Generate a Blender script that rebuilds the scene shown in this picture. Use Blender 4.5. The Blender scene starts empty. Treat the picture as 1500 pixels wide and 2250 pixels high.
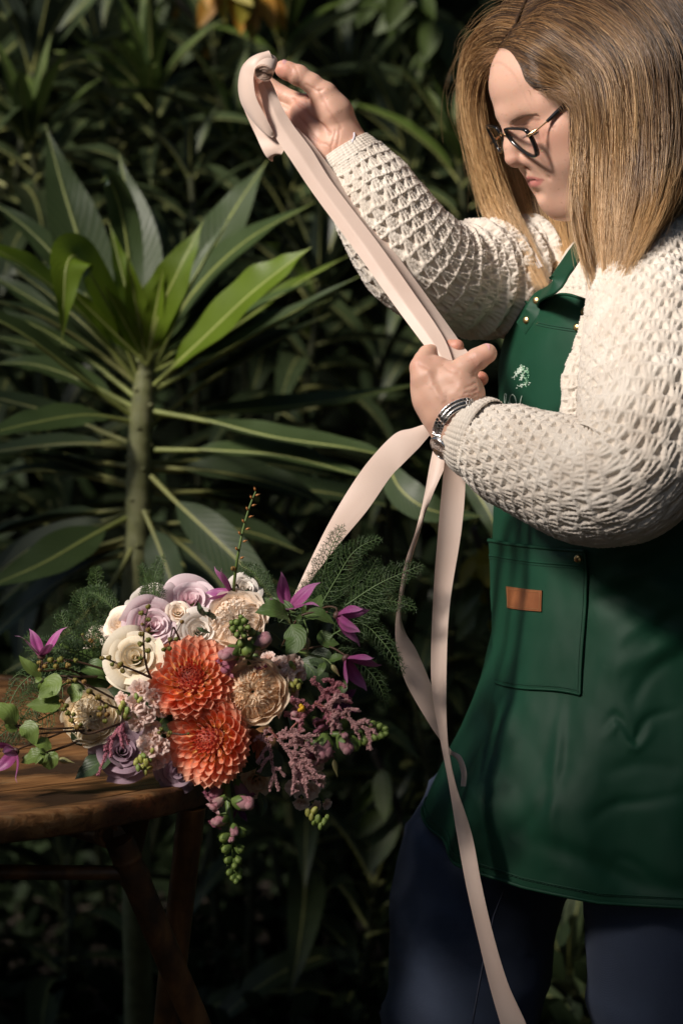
import bpy, math, random
import numpy as np
from mathutils import Vector, Matrix
from mathutils import noise as mnoise

random.seed(7); RNG = np.random.default_rng(7)
SC = bpy.context.scene
COL = SC.collection
pi = math.pi

# ------------------------------------------------------------------ camera
CAM = np.array([0.0, 0.0, 1.28]); TH = math.radians(4.5); FPX = 6300.0
FW = np.array([0, math.cos(TH), -math.sin(TH)]); UP = np.array([0, math.sin(TH), math.cos(TH)]); RT = np.array([1.0, 0, 0])
cam_d = bpy.data.cameras.new('camera'); cam = bpy.data.objects.new('camera', cam_d); COL.objects.link(cam)
cam.location = CAM; cam.rotation_euler = (pi/2 - TH, 0, 0)
cam_d.sensor_fit = 'VERTICAL'; cam_d.sensor_height = 36.0; cam_d.lens = FPX/2250*36
cam_d.clip_start = 0.05; cam_d.clip_end = 200
cam_d.dof.use_dof = True; cam_d.dof.focus_distance = 3.07; cam_d.dof.aperture_fstop = 4.8; cam_d.dof.aperture_blades = 9
SC.camera = cam

# ------------------------------------------------------------------ sky, sun, exposure
SUN_AZ, SUN_EL = math.radians(50), math.radians(36)      # azimuth: from behind the camera towards its left
W = bpy.data.worlds.new('World'); SC.world = W; W.use_nodes = True
nt = W.node_tree; bg = nt.nodes['Background']
sky = nt.nodes.new('ShaderNodeTexSky'); sky.sky_type = 'NISHITA'; sky.sun_disc = False
sky.sun_elevation = SUN_EL; sky.sun_rotation = math.radians(180) + SUN_AZ
nt.links.new(sky.outputs[0], bg.inputs[0]); bg.inputs[1].default_value = 0.07
sun_d = bpy.data.lights.new('sun', 'SUN'); sun_d.energy = 5.0; sun_d.angle = math.radians(11); sun_d.color = (1.0, 0.91, 0.83)
sun = bpy.data.objects.new('sun', sun_d); COL.objects.link(sun)
SUNV = Vector((-math.sin(SUN_AZ)*math.cos(SUN_EL), -math.cos(SUN_AZ)*math.cos(SUN_EL), math.sin(SUN_EL)))
sun.rotation_euler = SUNV.to_track_quat('Z', 'Y').to_euler(); sun.location = (-3, -3, 5)
vs = SC.view_settings; vs.view_transform = 'Standard'; vs.look = 'None'; vs.exposure = 0.16; vs.gamma = 1; vs.use_curve_mapping = False
SC.cycles.max_bounces = 8; SC.cycles.transparent_max_bounces = 12; SC.cycles.use_denoising = True
SC.cycles.sample_clamp_indirect = 6.0

# ------------------------------------------------------------------ helpers
def P(px, py, d):
    px, py, d = np.broadcast_arrays(np.asarray(px, float), np.asarray(py, float), np.asarray(d, float))
    return CAM + d[..., None]*(FW + ((px-750)/FPX)[..., None]*RT + ((1125-py)/FPX)[..., None]*UP)
def PL(pts):
    a = np.asarray(pts, float); return P(a[:, 0], a[:, 1], a[:, 2])
def px2m(n, d): return n*d/FPX
def s2l(h):
    if isinstance(h, str): c = [int(h[i:i+2], 16)/255 for i in (0, 2, 4)]
    else: c = h
    return tuple(x/12.92 if x <= .04045 else ((x+.055)/1.055)**2.4 for x in c)
def norm(v): return v/np.maximum(np.linalg.norm(v, axis=-1, keepdims=True), 1e-12)
def smooth(a, b, x):
    t = np.clip((x-a)/(b-a), 0, 1); return t*t*(3-2*t)

def catmull(pts, n):
    """Catmull-Rom through pts (K,D), n samples, uniform in parameter."""
    p = np.asarray(pts, float); K = len(p)
    if K == 2: return p[0] + (p[1]-p[0])*np.linspace(0, 1, n)[:, None]
    q = np.vstack([2*p[0]-p[1], p, 2*p[-1]-p[-2]])
    t = np.linspace(0, K-1, n); i = np.minimum(t.astype(int), K-2); f = (t-i)[:, None]
    a, b, c, d = q[i], q[i+1], q[i+2], q[i+3]
    return .5*((2*b)+(-a+c)*f+(2*a-5*b+4*c-d)*f**2+(-a+3*b-3*c+d)*f**3)
def catmull_at(pts, t):
    p = np.asarray(pts, float); K = len(p); q = np.vstack([2*p[0]-p[1], p, 2*p[-1]-p[-2]])
    t = np.clip(np.asarray(t, float), 0, K-1); i = np.minimum(t.astype(int), K-2); f = (t-i)[..., None]
    a, b, c, d = q[i], q[i+1], q[i+2], q[i+3]
    return .5*((2*b)+(-a+c)*f+(2*a-5*b+4*c-d)*f**2+(-a+3*b-3*c+d)*f**3)

def grid_faces(nu, nv, closed=False):
    i = np.arange(nu-1)[:, None]; j = np.arange(nv if closed else nv-1)[None, :]
    j2 = (j+1) % nv
    return np.stack([i*nv+j, (i+1)*nv+j, (i+1)*nv+j2, i*nv+j2], -1).reshape(-1, 4)

class MB:
    """collects quads / tris and links them as one mesh"""
    def __init__(s): s.v = []; s.f = []; s.m = []; s.uv = []; s.c = []; s.n = 0
    def add(s, v, f, mat=0, uv=None, col=None):
        v = np.asarray(v, float).reshape(-1, 3); f = np.asarray(f, int)
        if f.shape[1] == 3: f = np.hstack([f, np.full((len(f), 1), -1)])
        s.v.append(v); s.f.append(np.where(f >= 0, f+s.n, -1)); s.m.append(np.full(len(f), mat))
        s.uv.append(np.zeros((len(v), 2)) if uv is None else np.asarray(uv, float).reshape(-1, 2))
        s.c.append(np.ones((len(v), 3)) if col is None else np.broadcast_to(np.asarray(col, float), (len(v), 3)))
        s.n += len(v); return s
    def mesh(s, name, mats=(), use_col=False, smooth_=True):
        v = np.vstack(s.v); f = np.vstack(s.f); m = np.concatenate(s.m); uv = np.vstack(s.uv)
        me = bpy.data.meshes.new(name)
        cnt = np.where(f[:, 3] < 0, 3, 4); loops = f.reshape(-1); loops = loops[loops >= 0]
        me.vertices.add(len(v)); me.vertices.foreach_set('co', v.astype(np.float32).ravel())
        me.loops.add(len(loops)); me.loops.foreach_set('vertex_index', loops.astype(np.int32))
        me.polygons.add(len(f)); st = np.concatenate([[0], np.cumsum(cnt)[:-1]])
        me.polygons.foreach_set('loop_start', st.astype(np.int32))
        me.polygons.foreach_set('material_index', m.astype(np.int32))
        me.polygons.foreach_set('use_smooth', np.full(len(f), smooth_))
        me.update(calc_edges=True)
        ul = me.uv_layers.new(name='UVMap'); ul.data.foreach_set('uv', uv[loops].astype(np.float32).ravel())
        if use_col:
            c = np.vstack(s.c); ca = me.color_attributes.new('col', 'FLOAT_COLOR', 'POINT')
            ca.data.foreach_set('color', np.hstack([c, np.ones((len(c), 1))]).astype(np.float32).ravel())
        for mt in mats: me.materials.append(mt)
        return me
    def build(s, name, mats, parent=None, **k):
        if not isinstance(mats, (list, tuple)): mats = [mats]
        o = bpy.data.objects.new(name, s.mesh(name, mats, **k)); COL.objects.link(o)
        if parent is not None: o.parent = parent
        return o

def ob(name, me, parent=None, M=None):
    o = bpy.data.objects.new(name, me); COL.objects.link(o)
    if parent is not None: o.parent = parent
    if M is not None: o.matrix_local = M
    return o
def tag(o, label, cat, group=None):
    o['label'] = label; o['category'] = cat
    if group: o['group'] = group
    return o
def thing(name, label, cat, loc=(0, 0, 0), group=None, rot=None):
    o = bpy.data.objects.new(name, None); COL.objects.link(o); o.empty_display_size = .05
    if rot is None: o.location = loc
    else: o.matrix_world = Matrix.Translation(Vector(loc)) @ rot.to_4x4()
    return tag(o, label, cat, group)
def frame(z, up=(0, 0, 1)):
    """rotation whose local z points along z"""
    z = Vector(z).normalized(); u = Vector(up)
    if abs(z.dot(u)) > .98: u = Vector((0, 1, 0))
    x = u.cross(z).normalized(); y = z.cross(x)
    return Matrix((x, y, z)).transposed()
def camdir(r, u, t):
    """direction from image right, image up and towards the camera"""
    return Vector(r*RT + u*UP - t*FW).normalized()

def tube(mb, pts, rad, n=8, mat=0, cap=True, uvs=1.0, col=None):
    p = np.asarray(pts, float); K = len(p); rad = np.broadcast_to(np.asarray(rad, float), (K,))
    T = norm(np.gradient(p, axis=0)); up = np.array([0, 0, 1.0])
    if abs(T[0] @ up) > .9: up = np.array([1.0, 0, 0])
    N = np.zeros_like(p); N[0] = norm(np.cross(T[0], up))
    for i in range(1, K):
        q = N[i-1]-T[i]*(N[i-1] @ T[i]); N[i] = q/max(np.linalg.norm(q), 1e-9)
    B = np.cross(T, N); a = np.linspace(0, 2*pi, n, endpoint=False)
    v = p[:, None]+rad[:, None, None]*(np.cos(a)[None, :, None]*N[:, None]+np.sin(a)[None, :, None]*B[:, None])
    L = np.concatenate([[0], np.cumsum(np.linalg.norm(np.diff(p, axis=0), axis=1))])
    uv = np.stack(np.broadcast_arrays((a/(2*pi))[None], L[:, None]*uvs), -1)
    mb.add(v, grid_faces(K, n, True), mat, uv, col)
    if cap:
        for k in (0, K-1):
            vv = np.vstack([v[k], p[k]]); ii = np.arange(n); jj = (ii+1) % n
            ff = np.stack([ii, jj, np.full(n, n)], 1)
            mb.add(vv, ff if k else ff[:, ::-1], mat, None, col)
    return mb
def blob(mb, c, r, mat=0, nu=7, nv=10, M=None, col=None, noise=0):
    """ellipsoid; r scalar or 3-vector; M 3x3 rotates"""
    th = np.linspace(0, pi, nu); ph = np.linspace(0, 2*pi, nv, endpoint=False)
    s = np.stack([np.sin(th)[:, None]*np.cos(ph), np.sin(th)[:, None]*np.sin(ph), np.broadcast_to(np.cos(th)[:, None], (nu, nv))], -1)
    if noise: s = s*(1+noise*RNG.uniform(-1, 1, (nu, nv, 1)))
    v = s*np.asarray(r)
    if M is not None: v = v @ np.asarray(M).T
    uv = np.stack(np.broadcast_arrays(ph[None]/(2*pi), 1-th[:, None]/pi), -1)
    mb.add(v+np.asarray(c), grid_faces(nu, nv, True), mat, uv, col); return mb
def vnoise(p, scale, seed=0, oct_=3):
    """cheap vectorised value noise on (N,3) points, about -1..1"""
    p = np.asarray(p, float)*scale; out = np.zeros(p.shape[:-1]); amp = 1; tot = 0
    for o in range(oct_):
        q = p*(2**o)+seed*17.3+o*5.1; i = np.floor(q).astype(np.int64); f = q-i; f = f*f*(3-2*f)
        acc = 0
        for dx in (0, 1):
            for dy in (0, 1):
                for dz in (0, 1):
                    a, b, c = i[..., 0]+dx, i[..., 1]+dy, i[..., 2]+dz
                    h = (a*374761393+b*668265263+c*2147483647*3+seed*974711) & 0x7fffffff
                    h = ((h ^ (h >> 13))*1274126177) & 0x7fffffff; h = ((h ^ (h >> 16)) & 0xffff)/32767.5-1
                    w = (f[..., 0] if dx else 1-f[..., 0])*(f[..., 1] if dy else 1-f[..., 1])*(f[..., 2] if dz else 1-f[..., 2])
                    acc = acc+w*h
        out = out+amp*acc; tot += amp; amp *= .5
    return out/tot*1.4

# ------------------------------------------------------------------ materials
class NB:
    """small node-graph builder"""
    def __init__(s, name):
        s.m = bpy.data.materials.new(name); s.m.use_nodes = True; s.t = s.m.node_tree
        s.b = s.t.nodes['Principled BSDF']; s.out = s.t.nodes['Material Output']
    def n(s, typ, **k):
        x = s.t.nodes.new(typ)
        for a, b in k.items(): setattr(x, a, b)
        return x
    def l(s, a, b): s.t.links.new(a, b)
    def coord(s, which='Object'): return s.n('ShaderNodeTexCoord').outputs[which]
    def noise(s, scale, detail=4, vec=None, rough=.55, dist=0):
        x = s.n('ShaderNodeTexNoise'); x.inputs['Scale'].default_value = scale; x.inputs['Detail'].default_value = detail
        x.inputs['Roughness'].default_value = rough; x.inputs['Distortion'].default_value = dist
        s.l(vec if vec is not None else s.coord(), x.inputs['Vector']); return x.outputs['Fac']
    def mapping(s, vec, scale=(1, 1, 1), rot=(0, 0, 0)):
        x = s.n('ShaderNodeMapping'); x.inputs['Scale'].default_value = scale; x.inputs['Rotation'].default_value = rot
        s.l(vec, x.inputs['Vector']); return x.outputs[0]
    def ramp(s, fac, stops, interp='LINEAR'):
        x = s.n('ShaderNodeValToRGB'); cr = x.color_ramp; cr.interpolation = interp
        while len(cr.elements) < len(stops): cr.elements.new(.5)
        for e, (p, c) in zip(cr.elements, stops): e.position = p; e.color = (*c, 1) if len(c) == 3 else c
        s.l(fac, x.inputs[0]); return x.outputs[0]
    def math(s, op, a, b=None, c=None, clamp=False):
        x = s.n('ShaderNodeMath', operation=op, use_clamp=clamp)
        for i, q in enumerate((a, b, c)):
            if q is None: continue
            if isinstance(q, (int, float)): x.inputs[i].default_value = q
            else: s.l(q, x.inputs[i])
        return x.outputs[0]
    def mix(s, fac, a, b, mode='MIX'):
        x = s.n('ShaderNodeMix', data_type='RGBA', blend_type=mode)
        for i, q in ((0, fac), (6, a), (7, b)):
            if isinstance(q, (int, float)): x.inputs[i].default_value = q
            elif isinstance(q, tuple): x.inputs[i].default_value = (*q, 1) if len(q) == 3 else q
            else: s.l(q, x.inputs[i])
        return x.outputs[2]
    def sep(s, v):
        x = s.n('ShaderNodeSeparateXYZ'); s.l(v, x.inputs[0]); return x.outputs
    def set(s, **k):
        for a, v in k.items():
            i = s.b.inputs[a.replace('_', ' ')]
            if isinstance(v, (int, float)): i.default_value = v
            elif isinstance(v, tuple): i.default_value = (*v, 1) if len(v) == 3 and i.type == 'RGBA' else v
            else: s.l(v, i)
        return s
    def bump(s, h, strength=.3, dist=.001, prev=None):
        x = s.n('ShaderNodeBump'); x.inputs['Strength'].default_value = strength; x.inputs['Distance'].default_value = dist
        s.l(h, x.inputs['Height'])
        if prev is not None: s.l(prev, x.inputs['Normal'])
        s.l(x.outputs[0], s.b.inputs['Normal']); return x.outputs[0]
    def translucent(s, col, fac):
        """adds light coming through a thin sheet"""
        t = s.n('ShaderNodeBsdfTranslucent'); mx = s.n('ShaderNodeMixShader'); mx.inputs[0].default_value = fac
        if isinstance(col, tuple): t.inputs[0].default_value = (*col, 1)
        else: s.l(col, t.inputs[0])
        s.l(s.b.outputs[0], mx.inputs[1]); s.l(t.outputs[0], mx.inputs[2]); s.l(mx.outputs[0], s.out.inputs[0]); return s
    def rand(s): return s.n('ShaderNodeObjectInfo').outputs['Random']

def simple(name, col, rough=.6, var=.25, scale=30, bump=.0, bscale=200, spec=.5, metallic=0, trans=0, sss=0):
    b = NB(name); c = tuple(col)
    f = b.noise(scale, 4)
    cc = b.ramp(f, [(.25, tuple(x*(1-var) for x in c)), (.75, tuple(min(1, x*(1+var)) for x in c))])
    b.set(Base_Color=cc, Roughness=rough, Metallic=metallic); b.b.inputs['Specular IOR Level'].default_value = spec
    if bump: b.bump(b.noise(bscale, 4), bump, .001)
    if sss: b.set(Subsurface_Weight=sss, Subsurface_Scale=.004); b.b.inputs['Subsurface Radius'].default_value = (1, .5, .3)
    if trans: b.translucent(cc, trans)
    return b.m

# ------------------------------------------------------------------ signed-distance modelling
class SDF:
    def __init__(s, lo, hi, h):
        s.lo = np.array(lo, float); s.h = h; n = np.ceil((np.array(hi)-s.lo)/h).astype(int)+1; s.n = n
        s.ax = [(s.lo[i]+h*np.arange(n[i])).astype(np.float32) for i in range(3)]
        s.d = np.full(n, 1.0, np.float32)
    def _box(s, lo, hi):
        a = np.clip(np.floor((np.array(lo)-s.lo)/s.h).astype(int), 0, s.n); b = np.clip(np.ceil((np.array(hi)-s.lo)/s.h).astype(int)+1, 0, s.n)
        sl = tuple(slice(a[i], b[i]) for i in range(3)); return sl, np.meshgrid(s.ax[0][sl[0]], s.ax[1][sl[1]], s.ax[2][sl[2]], indexing='ij', sparse=True)
    def _comb(s, sl, d, k, sub):
        c = s.d[sl]
        if sub: d = -d; hh = np.maximum(k-np.abs(c-d), 0)/max(k, 1e-9); s.d[sl] = np.maximum(c, d)+hh*hh*k*.25
        else: hh = np.maximum(k-np.abs(c-d), 0)/max(k, 1e-9); s.d[sl] = np.minimum(c, d)-hh*hh*k*.25
    def cone(s, a, b, ra, rb, k=.005, sub=False):
        a = np.array(a, float); b = np.array(b, float); R = max(ra, rb)+k+2*s.h
        sl, (X, Y, Z) = s._box(np.minimum(a, b)-R, np.maximum(a, b)+R)
        if 0 in s.d[sl].shape: return s
        ab = b-a; L2 = max(ab @ ab, 1e-12)
        t = np.clip(((X-a[0])*ab[0]+(Y-a[1])*ab[1]+(Z-a[2])*ab[2])/L2, 0, 1)
        d = np.sqrt((X-a[0]-t*ab[0])**2+(Y-a[1]-t*ab[1])**2+(Z-a[2]-t*ab[2])**2)-(ra+(rb-ra)*t)
        s._comb(sl, d, k, sub); return s
    def chain(s, pts, rad, k=.005, sub=False):
        for i in range(len(pts)-1): s.cone(pts[i], pts[i+1], rad[i], rad[i+1], k, sub)
        return s
    def ell(s, c, r, k=.005, sub=False, M=None):
        c = np.array(c, float); r = np.array(r, float); R = r.max()+k+2*s.h
        sl, (X, Y, Z) = s._box(c-R, c+R)
        if 0 in s.d[sl].shape: return s
        X, Y, Z = X-c[0], Y-c[1], Z-c[2]
        if M is not None:
            M = np.asarray(M); X, Y, Z = (M[0, 0]*X+M[1, 0]*Y+M[2, 0]*Z, M[0, 1]*X+M[1, 1]*Y+M[2, 1]*Z, M[0, 2]*X+M[1, 2]*Y+M[2, 2]*Z)
        k0 = np.sqrt((X/r[0])**2+(Y/r[1])**2+(Z/r[2])**2); k1 = np.sqrt((X/r[0]**2)**2+(Y/r[1]**2)**2+(Z/r[2]**2)**2)
        d = k0*(k0-1)/np.maximum(k1, 1e-6); s._comb(sl, d, k, sub); return s
    def mesh(s):
        d = s.d; n = np.array(d.shape); ins = d < 0
        mixed = np.zeros(n-1, bool); corners = [(i, j, k) for i in (0, 1) for j in (0, 1) for k in (0, 1)]
        allin = np.ones(n-1, bool); anyin = np.zeros(n-1, bool)
        for i, j, k in corners:
            q = ins[i:n[0]-1+i, j:n[1]-1+j, k:n[2]-1+k]; allin &= q; anyin |= q
        act = anyin & ~allin; idx = np.argwhere(act); vid = np.full(n-1, -1, np.int64); vid[act] = np.arange(len(idx))
        cv = {c: d[idx[:, 0]+c[0], idx[:, 1]+c[1], idx[:, 2]+c[2]] for c in corners}
        acc = np.zeros((len(idx), 3)); cnt = np.zeros(len(idx))
        for a in corners:
            for ax in range(3):
                if a[ax]: continue
                b = list(a); b[ax] = 1; b = tuple(b); da, db = cv[a], cv[b]; m = (da < 0) != (db < 0)
                t = np.where(m, da/np.where(m, da-db, 1), 0); q = np.broadcast_to(np.array(a, float), acc.shape).copy(); q[:, ax] = t
                acc += q*m[:, None]; cnt += m
        v = s.lo+s.h*(idx+acc/cnt[:, None])
        F = []
        for ax in range(3):
            o = [i for i in range(3) if i != ax]
            sl0 = [slice(None)]*3; sl1 = [slice(None)]*3; sl0[ax] = slice(0, n[ax]-1); sl1[ax] = slice(1, n[ax])
            A, B = ins[tuple(sl0)], ins[tuple(sl1)]; e = np.argwhere(A != B)
            e = e[(e[:, o[0]] > 0) & (e[:, o[1]] > 0) & (e[:, o[0]] < n[o[0]]-1) & (e[:, o[1]] < n[o[1]]-1)]
            flip = A[e[:, 0], e[:, 1], e[:, 2]]
            def g(du, dv):
                q = e.copy(); q[:, o[0]] -= du; q[:, o[1]] -= dv; return vid[q[:, 0], q[:, 1], q[:, 2]]
            f = np.stack([g(1, 1), g(0, 1), g(0, 0), g(1, 0)], 1)
            if ax == 1: flip = ~flip
            f = np.where(flip[:, None], f, f[:, ::-1]); F.append(f)
        return v, np.vstack(F)
# ------------------------------------------------------------------ leaf builder
def leaf_mat(name, top, under, rib, rough=.5, trans=.15, vein=26, var=.3, spec=.4):
    b = NB(name); uv = b.coord('UV'); x, y, _ = b.sep(uv)
    v = b.math('ABSOLUTE', b.math('SUBTRACT', x, .5)); v2 = b.math('MULTIPLY', v, 2)
    ph = b.math('ADD', b.math('SUBTRACT', b.math('MULTIPLY', y, vein), b.math('MULTIPLY', v2, 3.2)), b.math('MULTIPLY', b.noise(9, 3), 2.2))
    wv = b.math('POWER', b.math('ABSOLUTE', b.math('SINE', b.math('MULTIPLY', ph, pi))), .5)
    nz = b.noise(14, 4); geo = b.n('ShaderNodeNewGeometry'); rnd = b.rand()
    nz2 = b.math('ADD', b.math('MULTIPLY', nz, .7), b.math('MULTIPLY', rnd, .45), clamp=True)
    def tone(c): return b.ramp(nz2, [(.25, tuple(q*(1-var) for q in c)), (.8, tuple(q*(1+var) for q in c))])
    blade = b.mix(geo.outputs['Backfacing'], tone(top), tone(under))
    veincol = b.mix(b.math('MULTIPLY', b.math('SUBTRACT', 1, wv), .22), blade, b.mix(.5, blade, rib))
    ribm = b.math('SUBTRACT', 1, b.math('DIVIDE', v2, .09), clamp=True)
    col = b.mix(ribm, veincol, rib)
    b.set(Base_Color=col, Roughness=b.math('ADD', b.math('MULTIPLY', nz, .25), rough-.1)); b.b.inputs['Specular IOR Level'].default_value = spec
    fine = b.noise(900, 2); h = b.math('ADD', b.math('MULTIPLY', wv, 1.0), b.math('MULTIPLY', fine, .25))
    b.bump(h, .24, .0010)
    b.translucent(b.mix(.5, col, under), trans)
    return b.m
def rib_mat(name, col): return simple(name, col, .5, .2, 40)

def leaf(mb, spine, Wd, nrm, fold=.3, wave=.0, nu=22, nv=9, pet=.12, peak=.42, rib=None, seed=0, mat=0, ribmat=1, tipw=1.0, curl=0, sharp=1.15):
    """a lance-shaped blade along a 3-D spine; nrm = which way its upper face looks"""
    sp = catmull(spine, nu); T = norm(np.gradient(sp, axis=0)); n0 = np.asarray(nrm, float)
    n0 = n0 if n0.ndim == 2 else np.broadcast_to(n0, sp.shape)
    S = norm(np.cross(T, n0)); N = np.cross(S, T)
    t = np.linspace(0, 1, nu); tb = np.clip((t-pet)/(1-pet), 0, 1)
    a = peak/(1-peak)*sharp; w = tb**a*(1-tb)**sharp; w = w/w.max(); w = np.maximum(w**.9, .035*(1-t)+.004)*Wd/2*tipw
    v = np.linspace(-1, 1, nv); r = np.random.default_rng(seed); p1, p2 = r.uniform(0, 6, 2)
    wv = wave*Wd*(np.sin(t*19+p1)[:, None]*np.where(v > 0, 1, .7)+np.sin(t*31+p2)[:, None]*np.where(v < 0, .8, -.4))*np.abs(v)**1.5
    q = sp[:, None]+S[:, None]*(v[None, :, None]*w[:, None, None]*(1-.12*fold))+N[:, None]*((np.abs(v)**1.2)[None]*w[:, None]*fold-curl*(v**2)[None]*w[:, None]+wv*np.minimum(1, w/(Wd*.2))[:, None])[..., None]
    uv = np.stack(np.broadcast_arrays((v/2+.5)[None], t[:, None]), -1)
    mb.add(q, grid_faces(nu, nv), mat, uv)
    if rib:
        rr = rib*(1-.85*t)
        tube(mb, sp-N*(rr*.35)[:, None], rr, 6, ribmat, cap=False)
    return mb

# ------------------------------------------------------------------ ground, haze-free
g = NB('soil'); co = g.coord('Object')
n1 = g.noise(9, 6, co); n2 = g.noise(60, 4, co)
g.set(Base_Color=g.ramp(g.math('ADD', g.math('MULTIPLY', n1, .6), g.math('MULTIPLY', n2, .4)), [(.3, (.012, .009, .006)), (.55, (.035, .024, .014)), (.75, (.06, .042, .022))]), Roughness=.95)
g.bump(n2, .8, .02)
mb = MB(); xs = np.linspace(-1, 1, 90); xs = np.sign(xs)*np.abs(xs)**2*30; X, Y = np.meshgrid(xs, xs+3, indexing='ij')
Z = .02*vnoise(np.stack([X, Y, 0*X], -1), 3, 3)-.01
mb.add(np.stack([X, Y, Z], -1), grid_faces(90, 90)[:, ::-1], 0)
gr = mb.build('ground', g.m); gr['kind'] = 'structure'

# ------------------------------------------------------------------ leaf litter / hedge masses
def leaf_cloud(n, pts_fn, size, seed, asp=2.6):
    r = np.random.default_rng(seed); c = pts_fn(r, n); d = norm(r.normal(size=(n, 3))+np.array([0, -.25, -.3])); s = norm(np.cross(d, r.normal(size=(n, 3))))
    nn = np.cross(d, s); L = size*r.uniform(.6, 1.35, n)[:, None]; Wd = L/asp
    bend = nn*L*.16
    v = np.stack([c, c+d*L*.35+s*Wd*.5-bend*.3, c+d*L*.75+s*Wd*.36-bend*.2, c+d*L-bend, c+d*L*.75-s*Wd*.36-bend*.2, c+d*L*.35-s*Wd*.5-bend*.3, c+d*L*.5+bend*.35], 1)
    base = np.arange(n)[:, None]*7
    f = np.concatenate([base+np.array(q) for q in ([0, 1, 6, 5], [1, 2, 3, 6], [6, 3, 4, 5])], 0)
    uv = np.tile(np.array([[.5, 0], [1, .35], [.9, .75], [.5, 1], [.1, .75], [0, .35], [.5, .5]]), (n, 1))
    return v.reshape(-1, 3), f, uv
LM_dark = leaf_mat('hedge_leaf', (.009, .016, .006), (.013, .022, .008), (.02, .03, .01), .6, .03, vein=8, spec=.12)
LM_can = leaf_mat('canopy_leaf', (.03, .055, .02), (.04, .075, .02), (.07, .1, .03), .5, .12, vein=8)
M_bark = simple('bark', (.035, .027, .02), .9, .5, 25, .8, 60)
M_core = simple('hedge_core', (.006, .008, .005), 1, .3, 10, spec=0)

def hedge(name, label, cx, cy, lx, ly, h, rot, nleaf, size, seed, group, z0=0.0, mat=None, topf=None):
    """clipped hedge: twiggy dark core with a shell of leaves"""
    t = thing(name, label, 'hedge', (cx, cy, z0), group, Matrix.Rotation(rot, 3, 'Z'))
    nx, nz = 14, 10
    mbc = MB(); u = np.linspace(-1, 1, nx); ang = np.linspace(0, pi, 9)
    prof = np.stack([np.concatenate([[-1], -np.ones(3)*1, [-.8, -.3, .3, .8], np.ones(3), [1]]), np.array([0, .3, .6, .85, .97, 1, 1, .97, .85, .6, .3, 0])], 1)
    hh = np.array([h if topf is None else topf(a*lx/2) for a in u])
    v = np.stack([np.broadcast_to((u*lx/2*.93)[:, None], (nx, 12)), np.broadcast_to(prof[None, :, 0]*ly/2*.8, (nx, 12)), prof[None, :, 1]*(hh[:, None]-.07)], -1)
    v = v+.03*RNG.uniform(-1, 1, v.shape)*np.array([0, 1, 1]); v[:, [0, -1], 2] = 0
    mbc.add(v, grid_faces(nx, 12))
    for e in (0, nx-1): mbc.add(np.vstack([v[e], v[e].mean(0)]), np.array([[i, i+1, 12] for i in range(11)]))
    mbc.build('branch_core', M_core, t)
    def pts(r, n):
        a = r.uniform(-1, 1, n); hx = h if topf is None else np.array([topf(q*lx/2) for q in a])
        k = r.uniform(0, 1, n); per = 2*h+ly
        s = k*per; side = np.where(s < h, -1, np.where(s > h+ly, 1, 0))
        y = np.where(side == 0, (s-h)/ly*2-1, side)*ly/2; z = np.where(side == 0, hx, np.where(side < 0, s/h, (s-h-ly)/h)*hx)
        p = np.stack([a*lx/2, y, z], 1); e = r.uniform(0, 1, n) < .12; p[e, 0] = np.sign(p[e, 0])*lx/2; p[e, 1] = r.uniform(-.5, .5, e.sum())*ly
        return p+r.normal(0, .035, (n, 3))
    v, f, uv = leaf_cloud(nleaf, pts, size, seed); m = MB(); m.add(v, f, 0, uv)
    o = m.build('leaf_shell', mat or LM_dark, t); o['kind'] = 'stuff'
    return t

# three unseen hedges added on the sunny side to shade the lower scene: sun comes through the gap between the taller ones
sh = Vector((SUNV.x, SUNV.y, 0)).normalized(); pr = Vector((-sh.y, sh.x, 0))    # pr: along the hedge row, towards the right
HB = Vector((.25, 3.15, 0))+sh*2.2
def hpos(s): return HB+pr*s
if pr.x < 0: pr = -pr
hrot = math.atan2(pr.y, pr.x)
for s0, s1, h, lab, sd in ((-2.3, -.95, 2.86, 'tall clipped green hedge standing left of the viewpoint', 1), (-.93, -.05, 1.84, 'low clipped green hedge filling the gap between the tall ones', 2), (-.04, .95, 2.54, 'tall narrow clipped hedge nearest to the viewpoint', 3)):
    c = hpos((s0+s1)/2); hedge('hedge', lab, c.x, c.y, s1-s0, .34, h, hrot, 2600, .06, sd, 'clipped hedges beside the viewpoint')

hedge('hedge', 'tall clipped hedge standing beyond the left edge, beside the table', -2.72, 3.0, 1.25, .5, 3.25, 0, 3200, .06, 4, 'clipped hedges beside the viewpoint')  # added out of view so its shadow darkens the low background
# dense shrub border behind the plants
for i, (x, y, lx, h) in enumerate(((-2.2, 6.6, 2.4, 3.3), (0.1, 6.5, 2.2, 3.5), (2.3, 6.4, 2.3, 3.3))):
    hedge('shrub_border', ['dark leafy shrub at the far left of the planting', 'dark dense shrub filling the back of the planting', 'dark leafy shrub behind the woman at the right'][i], x, y, lx, .9, h, RNG.uniform(-.1, .1), 5200, .11, 10+i, 'dark shrubs at the back')

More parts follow.
